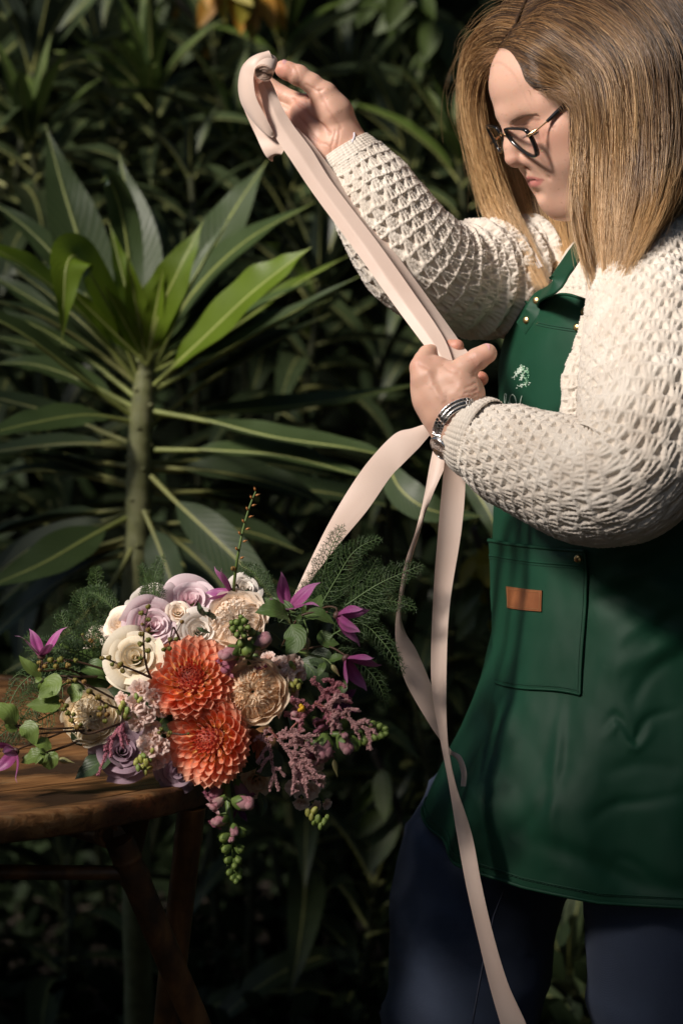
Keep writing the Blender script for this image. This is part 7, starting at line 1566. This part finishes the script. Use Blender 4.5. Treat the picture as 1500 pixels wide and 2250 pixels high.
# ---- loose leafy shoots
def leafset(label, stemp, leaves, mat, name='clematis_shoot', cat='leafy stem', group=None, stemmat=None):
    loc = P(*stemp[0]); o = np.array(loc); t = thing(name, label, cat, loc, group); m = MB(); tube(m, catmull(PL(stemp)-o, 24), .0012, 6); m.build('stem', stemmat or M_stembr, t)
    for k, (pts, w, face) in enumerate(leaves):
        m = MB(); leaf(m, PL(pts)-o, px2m(w, 3), np.array(camdir(*face)), .22, .03, 14, 7, .04, .36, .0006, seed=k+len(label)); m.build('leaf', [mat, M_stem], t)
    return t
leafset('bright green clematis shoot over the left of the table', [(260, 1540, 3.02), (180, 1500, 3.0), (120, 1490, 2.99), (90, 1500, 2.985)],
 [([(92, 1486, 2.985), (66, 1468, 2.98), (42, 1440, 2.985)], 34, (.3, .6, .7)), ([(100, 1490, 2.98), (112, 1510, 2.97), (84, 1535, 2.965)], 58, (-.2, .4, .9)), ([(136, 1535, 2.975), (100, 1548, 2.97), (58, 1550, 2.97)], 50, (.1, .5, .85)), ([(160, 1502, 2.98), (166, 1525, 2.975), (158, 1544, 2.975)], 36, (0, .3, .95)), ([(130, 1528, 2.975), (118, 1524, 2.965), (106, 1524, 2.963)], 12, (0, .5, .85)), ([(90, 1488, 2.98), (84, 1494, 2.975), (78, 1500, 2.975)], 14, (0, .5, .85))], LC)
leafset('bright green clematis shoot lowest at the left edge', [(250, 1590, 3.03), (150, 1600, 3.0), (60, 1600, 2.985), (10, 1590, 2.98)],
 [([(36, 1592, 2.98), (14, 1566, 2.975), (-26, 1548, 2.98)], 52, (.4, .5, .75)), ([(44, 1598, 2.975), (66, 1606, 2.97), (80, 1640, 2.97)], 44, (-.2, .6, .75)), ([(38, 1602, 2.975), (22, 1600, 2.968), (10, 1592, 2.966)], 20, (.1, .4, .9)), ([(114, 1645, 2.975), (92, 1634, 2.972), (74, 1628, 2.975)], 38, (.0, .7, .7)), ([(98, 1655, 2.972), (72, 1664, 2.972), (46, 1676, 2.978)], 44, (.1, .7, .7)), ([(100, 1655, 2.97), (108, 1672, 2.968), (110, 1692, 2.972)], 48, (-.1, .4, .9)), ([(100, 1654, 2.966), (90, 1662, 2.96), (78, 1680, 2.96)], 13, (0, .4, .9)), ([(102, 1652, 2.966), (92, 1650, 2.96), (82, 1652, 2.96)], 13, (0, .4, .9))], LC)
leafset('fresh green clematis leaves at the right of the bouquet', [(610, 1440, 3.05), (640, 1380, 3.01), (668, 1350, 3.0), (720, 1345, 3.0)],
 [([(632, 1352, 3.005), (600, 1340, 2.995), (560, 1346, 2.995)], 52, (-.1, .6, .8)), ([(640, 1372, 2.995), (650, 1408, 2.985), (628, 1440, 2.985)], 56, (-.3, .1, .95)), ([(668, 1352, 3.0), (700, 1352, 2.995), (736, 1372, 2.995)], 42, (.1, .75, .65)), ([(672, 1346, 3.01), (692, 1330, 3.02), (706, 1306, 3.03)], 42, (-.4, .3, .85)), ([(650, 1345, 3.02), (600, 1330, 3.03), (565, 1315, 3.04)], 44, (0, .7, .7)), ([(660, 1350, 2.99), (656, 1360, 2.98), (652, 1370, 2.98)], 12, (0, .4, .9)), ([(664, 1348, 2.99), (668, 1336, 2.982), (672, 1328, 2.982)], 12, (0, .4, .9)), ([(720, 1450, 3.0), (738, 1446, 2.995), (757, 1440, 2.995)], 26, (0, .7, .7)), ([(712, 1455, 2.995), (706, 1470, 2.99), (698, 1486, 2.99)], 20, (-.4, .2, .9)), ([(705, 1385, 3.01), (720, 1410, 3.0), (745, 1415, 3.0)], 38, (-.1, .6, .8)), ([(745, 1495, 3.01), (752, 1512, 3.0), (745, 1530, 3.0)], 26, (-.2, .2, .95))], LCd)
leafset('dark round leaves behind the right stock', [(640, 1470, 3.06), (680, 1480, 3.04), (700, 1500, 3.03)], [([(660, 1450, 3.04), (690, 1480, 3.03), (700, 1540, 3.03)], 72, (.1, .2, .95)), ([(680, 1440, 3.04), (710, 1450, 3.03), (735, 1480, 3.03)], 52, (.2, .3, .9)), ([(610, 1400, 3.05), (640, 1400, 3.04), (680, 1420, 3.04)], 60, (.1, .5, .85)), ([(580, 1380, 3.05), (610, 1400, 3.04), (640, 1440, 3.04)], 60, (.1, .4, .9))], LR, 'leaf_sprig', 'leafy stem')
leafset('dark rose leaves lying on the wood under the mauve rose', [(290, 1650, 3.05), (250, 1680, 3.03), (220, 1690, 3.02)], [([(250, 1650, 3.02), (205, 1685, 3.01), (165, 1712, 3.01)], 62, (-.2, .7, .65)), ([(270, 1600, 3.04), (180, 1580, 3.04), (130, 1580, 3.03)], 70, (.2, .3, .9)), ([(180, 1600, 3.02), (170, 1620, 3.015), (180, 1640, 3.015)], 34, (.3, .2, .9))], LR, 'leaf_sprig', 'leafy stem')
leafset('dark green leaves between the berries and the cream rose at the left', [(270, 1500, 3.05), (220, 1480, 3.04), (180, 1470, 3.03)], [([(176, 1462, 3.03), (220, 1474, 3.02), (255, 1502, 3.03)], 52, (-.3, .7, .6)), ([(240, 1440, 3.05), (190, 1448, 3.04), (150, 1462, 3.03)], 48, (.2, .6, .75)), ([(250, 1480, 3.05), (200, 1510, 3.04), (150, 1500, 3.03)], 50, (.2, .6, .75))], LCd, 'leaf_sprig', 'leafy stem')
leafset('small dark leaves poking out between the roses', [(460, 1420, 3.06), (470, 1380, 3.04), (460, 1340, 3.03)], [([(452, 1352, 3.02), (440, 1340, 3.01), (436, 1322, 3.015)], 16, (.3, .3, .9)), ([(462, 1390, 3.0), (446, 1386, 2.99), (432, 1378, 2.992)], 16, (.1, .7, .7)), ([(480, 1360, 3.03), (462, 1352, 3.02), (448, 1344, 3.02)], 18, (.2, .6, .75)), ([(560, 1310, 3.07), (545, 1305, 3.06), (532, 1300, 3.06)], 30, (0, .6, .8)), ([(560, 1690, 3.03), (540, 1668, 3.02), (548, 1630, 3.02)], 60, (-.3, -.1, .95)), ([(600, 1640, 3.04), (590, 1680, 3.03), (560, 1700, 3.03)], 60, (.2, -.1, .95)), ([(570, 1740, 3.03), (578, 1770, 3.02), (574, 1795, 3.02)], 22, (.3, 0, .95)), ([(400, 1580, 3.05), (380, 1600, 3.04), (370, 1620, 3.04)], 60, (0, .2, .95)), ([(400, 1420, 3.06), (380, 1430, 3.05), (360, 1440, 3.05)], 60, (0, .2, .95))], LR, 'leaf_sprig', 'leafy stem')
# leafy backing inside the bouquet (dark leaves between the stems), and the tied stems lying back over the table
rr_ = np.random.default_rng(77); cc = P(440, 1530, 3.10); t = thing('leaf_sprig', 'dark mass of leaves and stems inside the bouquet', 'leafy stem', cc); m = MB()
for k in range(26): p = np.array([rr_.normal(0, .035), rr_.normal(.02, .012), rr_.normal(-.01, .025)]); tube(m, catmull(np.array([p*1.6+np.array([0, -.03, .01]), p*.6+np.array([0, .03, -.03]), np.array([p[0]*.3+.01, .13+rr_.uniform(0, .05), -.068+rr_.uniform(0, .02)])]), 10), .0024, 6)
m.build('stem', M_stem, t)
for k in range(46):
    a = rr_.uniform(0, 6.28); e = rr_.uniform(.25, 1.0); p = np.array([math.cos(a)*.085*e, rr_.uniform(-.035, .03), math.sin(a)*.07*e-.0]); dv = norm(np.array([math.cos(a), -.5+rr_.normal(0, .3), math.sin(a)+.2])); l = rr_.uniform(.03, .05)
    if (p+cc)[2] < TZ+.012 and (p+cc)[0] < -.12: continue
    m = MB(); leaf(m, [p-dv*l*.3, p+dv*l*.3+np.array([0, -.004, 0]), p+dv*l*.7], l*.55, norm(np.array([rr_.normal(0, .4), -1, .4])), .2, .03, 9, 5, .05, .4, seed=k); m.build('leaf', [LR, M_stem], t)

# ---- berry-like seed heads
def pod_mesh(mat):
    m = MB()
    for k in range(3): a = k*2.094; blob(m, (math.cos(a)*.45, math.sin(a)*.45, 0), (.68, .68, .82), 0, 7, 9)
    blob(m, (0, 0, -.85), (.28, .28, .3), 0, 5, 6); return m.mesh('seed_pod', [mat])
PODM = pod_mesh(M_pod)
def pods(label, stemp, spots, rad=.0011, mesh=PODM, stemmat=M_stembr, group='berry-like seed stems in the bouquet'):
    loc = P(*stemp[0]); o = np.array(loc); t = thing('berry_sprig', label, 'berry sprig', loc, group); sp = catmull(PL(stemp)-o, 30); m = MB(); tube(m, sp, np.linspace(rad*1.3, rad*.7, 30), 6); m.build('stem', stemmat, t); r = np.random.default_rng(len(label))
    for px, py, d, s in spots:
        c = P(px, py, d)-o; i = np.argmin(np.linalg.norm(sp-c, axis=1)); s_ = px2m(s, d); ob('seed_pod', mesh, t, Matrix.Translation(Vector(c)) @ Matrix.Rotation(r.uniform(0, 6), 4, 'Z') @ Matrix.Rotation(r.uniform(-.8, .8), 4, 'X') @ Matrix.Scale(s_*.56, 4))
        mm_ = MB(); tube(mm_, np.array([sp[i], c]), .0007, 4, cap=False); mm_.build('pod_stalk', stemmat, t)
    return t
D1 = 2.955
pods('green berry stem rising in front of the lilac rose', [(332, 1490, 2.985), (324, 1470, 2.965), (318, 1440, D1), (316, 1400, D1), (320, 1360, D1+.01), (326, 1335, D1+.02)], [(326, 1333, D1+.015, 11), (311, 1347, D1+.012, 11), (327, 1361, D1, 10), (313, 1372, D1+.005, 7), (326, 1384, D1-.005, 11), (311, 1393, D1-.005, 12), (326, 1406, D1-.008, 12), (309, 1415, D1-.006, 12), (326, 1430, D1-.006, 12), (309, 1447, D1-.004, 10)])
pods('green berry stem lying across the cream swirled rose', [(330, 1488, 2.975), (300, 1475, 2.955), (275, 1465, 2.95), (240, 1450, 2.955), (224, 1445, 2.96)], [(225, 1446, 2.955, 10), (240, 1445, 2.95, 11), (247, 1460, 2.95, 9), (265, 1460, 2.945, 12), (270, 1474, 2.945, 11), (262, 1466, 2.952, 8)])
pods('row of brown-green berries on a stem left of the cream rose', [(255, 1478, 3.03), (200, 1462, 3.005), (150, 1450, 2.995), (110, 1455, 2.99), (88, 1462, 2.99)], [(87, 1456, 2.985, 10), (112, 1450, 2.98, 13), (134, 1449, 2.98, 14), (150, 1462, 2.98, 12), (167, 1451, 2.985, 10), (124, 1464, 2.978, 12), (100, 1464, 2.98, 10), (88, 1472, 2.98, 8)])
pods('curved berry stem crossing the ruffled cream rose', [(262, 1590, 2.99), (230, 1602, 2.96), (195, 1612, 2.95), (175, 1606, 2.95), (155, 1575, 2.955), (140, 1545, 2.96)], [(134, 1540, 2.955, 8), (146, 1550, 2.95, 11), (150, 1567, 2.948, 12), (162, 1570, 2.945, 10), (158, 1583, 2.945, 11), (170, 1598, 2.945, 12), (178, 1592, 2.945, 9), (140, 1558, 2.95, 10)])
pods('berry stem resting on the right of the ruffled cream rose', [(270, 1560, 2.98), (230, 1545, 2.955), (200, 1520, 2.95), (180, 1500, 2.96), (150, 1490, 2.97)], [(152, 1497, 2.965, 10), (166, 1494, 2.962, 10), (185, 1498, 2.955, 10), (197, 1519, 2.945, 13), (216, 1532, 2.942, 13), (222, 1556, 2.94, 12), (234, 1552, 2.942, 10), (220, 1570, 2.94, 12), (236, 1570, 2.94, 11), (232, 1584, 2.942, 11)])
pods('small green berries above the upper dahlia', [(395, 1405, 3.0), (388, 1390, 2.985), (380, 1380, 2.975), (372, 1420, 2.96)], [(400, 1366, 2.99, 9), (388, 1404, 2.955, 10), (374, 1405, 2.955, 10), (360, 1427, 2.95, 10), (373, 1425, 2.95, 10)])
pods('tiny green berries resting on the lower dahlia', [(360, 1610, 2.97), (385, 1612, 2.945), (400, 1614, 2.94), (415, 1612, 2.94)], [(355, 1602, 2.965, 9), (374, 1610, 2.95, 10), (371, 1616, 2.95, 8), (414, 1612, 2.935, 6), (350, 1610, 2.968, 8)])
pods('few orange berries by the veiled rose at the far left', [(230, 1450, 3.06), (205, 1430, 3.05), (190, 1412, 3.045), (180, 1395, 3.045)], [(188, 1412, 3.04, 9), (200, 1408, 3.038, 10), (206, 1425, 3.038, 9), (182, 1394, 3.045, 6)])
# bare brown stems
for i, (sp_, lab) in enumerate((([(290, 1600, 3.03), (150, 1607, 3.0), (80, 1613, 2.99)], 'bare brown stem over the wood, upper of two'), ([(240, 1600, 3.04), (130, 1645, 3.0), (50, 1665, 2.985)], 'bare brown stem over the wood, lower of two'), ([(260, 1485, 3.05), (190, 1487, 3.0), (120, 1485, 2.99)], 'bare brown stem left of the cream swirled rose'))):
    loc = P(*sp_[0]); t = thing('bare_stem', lab, 'stem', loc, 'bare stems over the table'); m = MB(); tube(m, catmull(PL(sp_)-np.array(loc), 24), np.linspace(.0017, .0010, 24), 6); m.build('stem', M_stembr, t)
# upright spike of orange seed cases
def husk():
    m = MB(); blob(m, (0, .7, 0), (.42, .75, .42), 0, 7, 8); V = np.linspace(0, 1, 4); tube(m, np.array([(0, 1.2, 0), (.05, 1.9, .05)]), np.array([.12, .03]), 5); return m.mesh('seed_case', [M_podor])
HUSK = husk(); st = [(512, 1320, 3.06), (516, 1270, 3.03), (523, 1220, 3.02), (534, 1165, 3.02), (548, 1115, 3.02), (562, 1080, 3.02)]; loc = P(*st[0]); o = np.array(loc); t = thing('seed_spike', 'thin upright green stem lined with small orange seed cases', 'seed spike', loc); m = MB(); sp = catmull(PL(st)-o, 40); tube(m, sp, np.linspace(.0019, .0009, 40), 7); m.build('stem', M_stem, t)
for k, (px, py, dx) in enumerate(((534, 1231, .9), (518, 1208, -.3), (540, 1193, .9), (525, 1175, -.4), (546, 1167, .9), (535, 1150, -.4), (553, 1140, .9), (544, 1121, -.3), (558, 1113, .9), (553, 1096, -.3), (565, 1090, .9), (561, 1077, -.2))):
    c = P(px, py, 3.015)-o; i = np.argmin(np.linalg.norm(sp-c, axis=1)); s_ = px2m(6.5, 3); y = camdir(dx, .35 if dx > 0 else .6, .3); ob('seed_case', HUSK, t, Matrix.Translation(Vector(sp[i]*.55+c*.45)) @ petal_frame(y, Vector((0, -1, .1))) @ Matrix.Scale(s_, 4))
ob('seed_pod', PODM, t, Matrix.Translation(Vector(P(512, 1249, 3.02)-o)) @ Matrix.Scale(px2m(6, 3), 4))

# ---- astilbe plumes
def plume(label, path, side, d, seed, mat, wid=1.0, dens=1.0):
    loc = P(*path[0], d+.02); o = np.array(loc); t = thing('astilbe', label, 'astilbe', loc, 'pink astilbe plumes in the bouquet'); r = np.random.default_rng(seed); sp = catmull(np.array([P(x, y, d) for x, y in path])-o, 40); m = MB(); tube(m, sp, np.linspace(.0012, .0004, 40), 5); pts = []
    for (i0, ang, L) in side:
        p = sp[i0]; dr = np.array(camdir(math.cos(ang), math.sin(ang), r.uniform(-.1, .5))); Lm = px2m(L, d); br = catmull(np.array([p, p+dr*Lm*.5+np.array([0, 0, .002]), p+dr*Lm+np.array([0, 0, -.004])]), 16); tube(m, br, np.linspace(.0007, .0003, 16), 4); pts += [(q, .0022*wid*(1-.5*k/16)) for k, q in enumerate(br)]
        for s_ in range(int(L/7)):
            k = int(r.uniform(2, 15)); d2 = norm(dr+r.normal(0, .7, 3)); l2 = Lm*r.uniform(.12, .28); b2 = [br[k]+d2*l2*f for f in (.3, .65, 1)]; tube(m, np.array([br[k], b2[-1]]), .0003, 4); pts += [(q, .0016*wid) for q in b2]
    pts += [(q, .0020*wid) for q in sp[8:]]
    m.build('stem', mat[1], t); mb_ = MB(); n = int(len(pts)*16*dens); idx = r.integers(0, len(pts), n); c = np.array([pts[i][0] for i in idx])+norm(r.normal(size=(n, 3)))*np.array([pts[i][1] for i in idx])[:, None]*r.uniform(.35, 1.15, (n, 1)); s_ = r.uniform(.00042, .00085, n)[:, None]
    ax_s = np.array([(1, 0, 0), (-1, 0, 0), (0, 1, 0), (0, -1, 0), (0, 0, 1), (0, 0, -1)], float); v = c[:, None]+ax_s[None]*s_[:, None]; F = np.array([(0, 2, 4), (2, 1, 4), (1, 3, 4), (3, 0, 4), (2, 0, 5), (1, 2, 5), (3, 1, 5), (0, 3, 5)]); f = (np.arange(n)[:, None, None]*6+F[None]).reshape(-1, 3)
    mb_.add(v, f); ob_ = mb_.build('floret_mass', mat[0], t); ob_['kind'] = 'stuff'; return t
AM = (simple('astilbe_pink', (.54, .22, .25), .7, .45, 400, trans=.15), simple('astilbe_stem', (.30, .10, .08), .6)); AM2 = (simple('astilbe_pale', (.70, .41, .40), .7, .4, 400, trans=.15), AM[1]); AM3 = (simple('astilbe_rose', (.60, .22, .29), .7, .45, 400, trans=.15), AM[1])
rg = np.random.default_rng(4)
def sides(n, lo, hi, a0, a1, L0, L1): return [(int(rg.uniform(lo, hi)), rg.uniform(a0, a1), rg.uniform(L0, L1)) for _ in range(n)]
plume('thin rose pink plume hanging over the mauve rose', [(275, 1588), (255, 1610), (238, 1645), (216, 1702)], sides(7, 2, 20, -2.6, -.9, 14, 34), 2.965, 1, AM3, .9)
plume('rose pink plume above the right snapdragon spike, upper part', [(640, 1600), (680, 1560), (720, 1525), (745, 1500)], [(20, .9, 50), (24, 2.2, 50), (14, 2.6, 52), (10, -2.0, 40), (28, -.3, 52), (18, -.9, 60), (32, .5, 30), (8, 2.9, 40), (34, 2.4, 34), (26, -1.4, 48)], 2.985, 2, AM, 1.25)
plume('brownish pink plume trailing right across the snapdragon spike', [(690, 1545), (730, 1560), (775, 1585), (805, 1605), (808, 1645)], [(6, .5, 46), (10, -1.2, 48), (14, .4, 46), (18, -1.0, 40), (22, .2, 34), (26, -.8, 30), (8, 1.0, 44), (30, 0, 24), (34, -1.2, 18), (12, -1.9, 40)], 2.975, 3, AM2, 1.0)
plume('pale pink plume at the lower right, fullest of the plumes', [(590, 1600), (625, 1640), (650, 1680), (665, 1730)], [(8, .2, 70), (12, -.1, 72), (16, -.4, 62), (20, -.6, 66), (24, -.9, 50), (28, -.2, 56), (30, -1.9, 46), (14, .5, 78), (34, -1.1, 38), (32, -.3, 48), (22, -1.5, 40)], 2.975, 4, AM2, 1.15)
plume('dark pink plume left of the fullest one', [(560, 1620), (590, 1635), (600, 1690), (612, 1735)], [(6, .9, 36), (10, 2.8, 28), (14, -2.2, 40), (20, -2.4, 36), (26, -.3, 26), (8, .3, 90), (30, -2.0, 26)], 2.985, 5, AM2, .95)

# ---- asparagus fern
M_fern = simple('fern_green', (.040, .085, .024), .5, .35, 200, trans=.25); M_fernl = simple('fern_light', (.065, .12, .030), .5, .3, 200, trans=.25); M_fst = simple('fern_stem', (.07, .12, .035), .5)
def fern(label, path, L0, seed, mat=None, pairs=19, flat=(0, .2, .98), droop=0.0, nl=1.0):
    mat = mat or M_fern; loc = P(*path[0]); o = np.array(loc); t = thing('fern_frond', label, 'fern', loc, 'feathery fern fronds in the bouquet'); r = np.random.default_rng(seed); n = 60; sp = catmull(PL(path)-o, n); T = norm(np.gradient(sp, axis=0)); fn_ = np.array(camdir(*flat)); S_ = norm(np.cross(T, fn_)); m = MB(); tube(m, sp, np.linspace(.0011, .0004, n), 5); V = []; 
    for k in range(pairs*2):
        f = .06+.92*(k+.5)/(pairs*2); i = int(f*(n-1)); sd = 1 if k % 2 else -1; L = px2m(L0, 3)*(1-f)**.75*r.uniform(.8, 1.15)+.003; dr = norm(S_[i]*sd*.85+T[i]*.62+fn_*r.normal(0, .12)); br = catmull(np.array([sp[i], sp[i]+dr*L*.5, sp[i]+norm(dr+T[i]*.35+np.array([0, 0, -droop]))*L]), 12); tube(m, br, np.linspace(.0005, .0002, 12), 4, cap=False)
        bt = norm(np.gradient(br, axis=0)); bs = np.cross(bt, fn_)
        for j in range(max(6, int(L/.00075*nl))):
            q = r.uniform(.05, 1)*11; a = int(min(q, 10.99)); fr = q-a; p = br[a]*(1-fr)+br[a+1]*fr; s2 = 1 if j % 2 else -1; dv = norm(bs[a]*s2+bt[a]*.75+fn_*r.normal(0, .45)+r.normal(0, .12, 3)); l = .0058*(1-.45*q/11)*r.uniform(.7, 1.2); V.append((p, dv, l))
            for _ in range(2): V.append((p+dv*l*r.uniform(.25, .8), norm(dv+r.normal(0, .6, 3)), l*.5))
    m.build('stem', M_fst, t); P0 = np.array([v[0] for v in V]); D = np.array([v[1] for v in V]); Ln = np.array([v[2] for v in V])[:, None]; sdv = norm(np.cross(D, r.normal(size=D.shape))); w = .00028; v = np.stack([P0-sdv*w, P0+sdv*w, P0+D*Ln], 1); mb_ = MB(); mb_.add(v, np.arange(len(V)*3).reshape(-1, 3)); o2 = mb_.build('needles', mat, t); o2['kind'] = 'stuff'; return t
fern('fern frond rising against the dark behind the top left roses', [(250, 1400, 3.12), (232, 1340, 3.12), (214, 1285, 3.12), (212, 1245, 3.11)], 44, 1, M_fernl)
fern('fern frond standing over the white rose at the top left', [(345, 1340, 3.06), (338, 1300, 3.06), (342, 1262, 3.06), (358, 1222, 3.06)], 36, 2, M_fernl)
fern('thin fern frond just left of the one over the white rose', [(330, 1340, 3.08), (325, 1290, 3.08), (312, 1240, 3.08)], 24, 3)
fern('broad fern frond left of the white and pink rose', [(240, 1400, 3.1), (200, 1370, 3.09), (180, 1330, 3.08), (182, 1300, 3.08)], 60, 4)
fern('long fern frond fanning left above the purple bell', [(230, 1440, 3.08), (190, 1410, 3.06), (150, 1385, 3.05), (135, 1345, 3.05)], 66, 5)
fern('fern frond reaching left from the top left roses', [(260, 1350, 3.1), (220, 1310, 3.1), (180, 1300, 3.1)], 34, 6)
fern('fern frond behind the purple bell at the left', [(210, 1470, 3.09), (140, 1440, 3.09), (85, 1420, 3.09), (60, 1395, 3.09)], 58, 7)
fern('fern frond over the berries at the left', [(240, 1470, 3.05), (190, 1440, 3.03), (130, 1425, 3.02), (90, 1430, 3.02)], 54, 8)
fern('drooping fern frond at the left edge', [(190, 1490, 3.07), (110, 1470, 3.05), (50, 1500, 3.04), (10, 1570, 3.03)], 74, 9, droop=.4)
fern('fern frond low at the left edge over the wood', [(150, 1500, 3.06), (90, 1530, 3.03), (50, 1580, 3.01), (20, 1650, 3.0)], 60, 10, droop=.3, nl=.6)
fern('fern frond at the left edge under the leaves', [(130, 1560, 3.04), (70, 1590, 3.01), (10, 1610, 3.0), (-30, 1660, 3.0)], 56, 11, droop=.3, nl=.6)
fern('fern frond veiling the small rose at the far left', [(260, 1440, 3.045), (225, 1420, 3.04), (205, 1390, 3.04), (215, 1370, 3.04)], 36, 12, nl=.6)
fern('fern frond at the top centre behind the white rose', [(580, 1330, 3.11), (575, 1290, 3.11), (560, 1260, 3.11), (530, 1240, 3.11)], 40, 13)
fern('tall fern frond against the left ribbon tail', [(690, 1350, 3.09), (705, 1290, 3.085), (722, 1220, 3.08), (752, 1152, 3.075)], 58, 14)
fern('fern frond arching right of the tall one', [(700, 1340, 3.08), (740, 1270, 3.075), (780, 1210, 3.07), (836, 1180, 3.07)], 56, 15)
fern('wide fern frond right of the nodding clematis', [(680, 1360, 3.1), (740, 1310, 3.09), (800, 1270, 3.08), (830, 1225, 3.08)], 70, 16)
fern('fern frond crossing in front of the middle ribbon tail', [(760, 1330, 3.07), (820, 1290, 3.06), (870, 1265, 3.055), (930, 1240, 3.05)], 62, 17, nl=.8)
fern('fern frond spreading right below the crossing one', [(740, 1350, 3.08), (800, 1330, 3.07), (850, 1320, 3.06), (915, 1335, 3.055)], 62, 18)
fern('dark fern frond drooping at the right of the bouquet', [(720, 1400, 3.1), (790, 1370, 3.08), (840, 1410, 3.07), (890, 1480, 3.06)], 60, 19, droop=.3)
fern('dark fern frond low at the right of the bouquet', [(720, 1440, 3.1), (780, 1450, 3.09), (830, 1500, 3.08), (850, 1560, 3.08)], 48, 20, droop=.3, nl=.7)
fern('fern frond filling behind the right leaves', [(600, 1380, 3.1), (660, 1330, 3.1), (700, 1310, 3.1), (760, 1300, 3.1)], 60, 21)
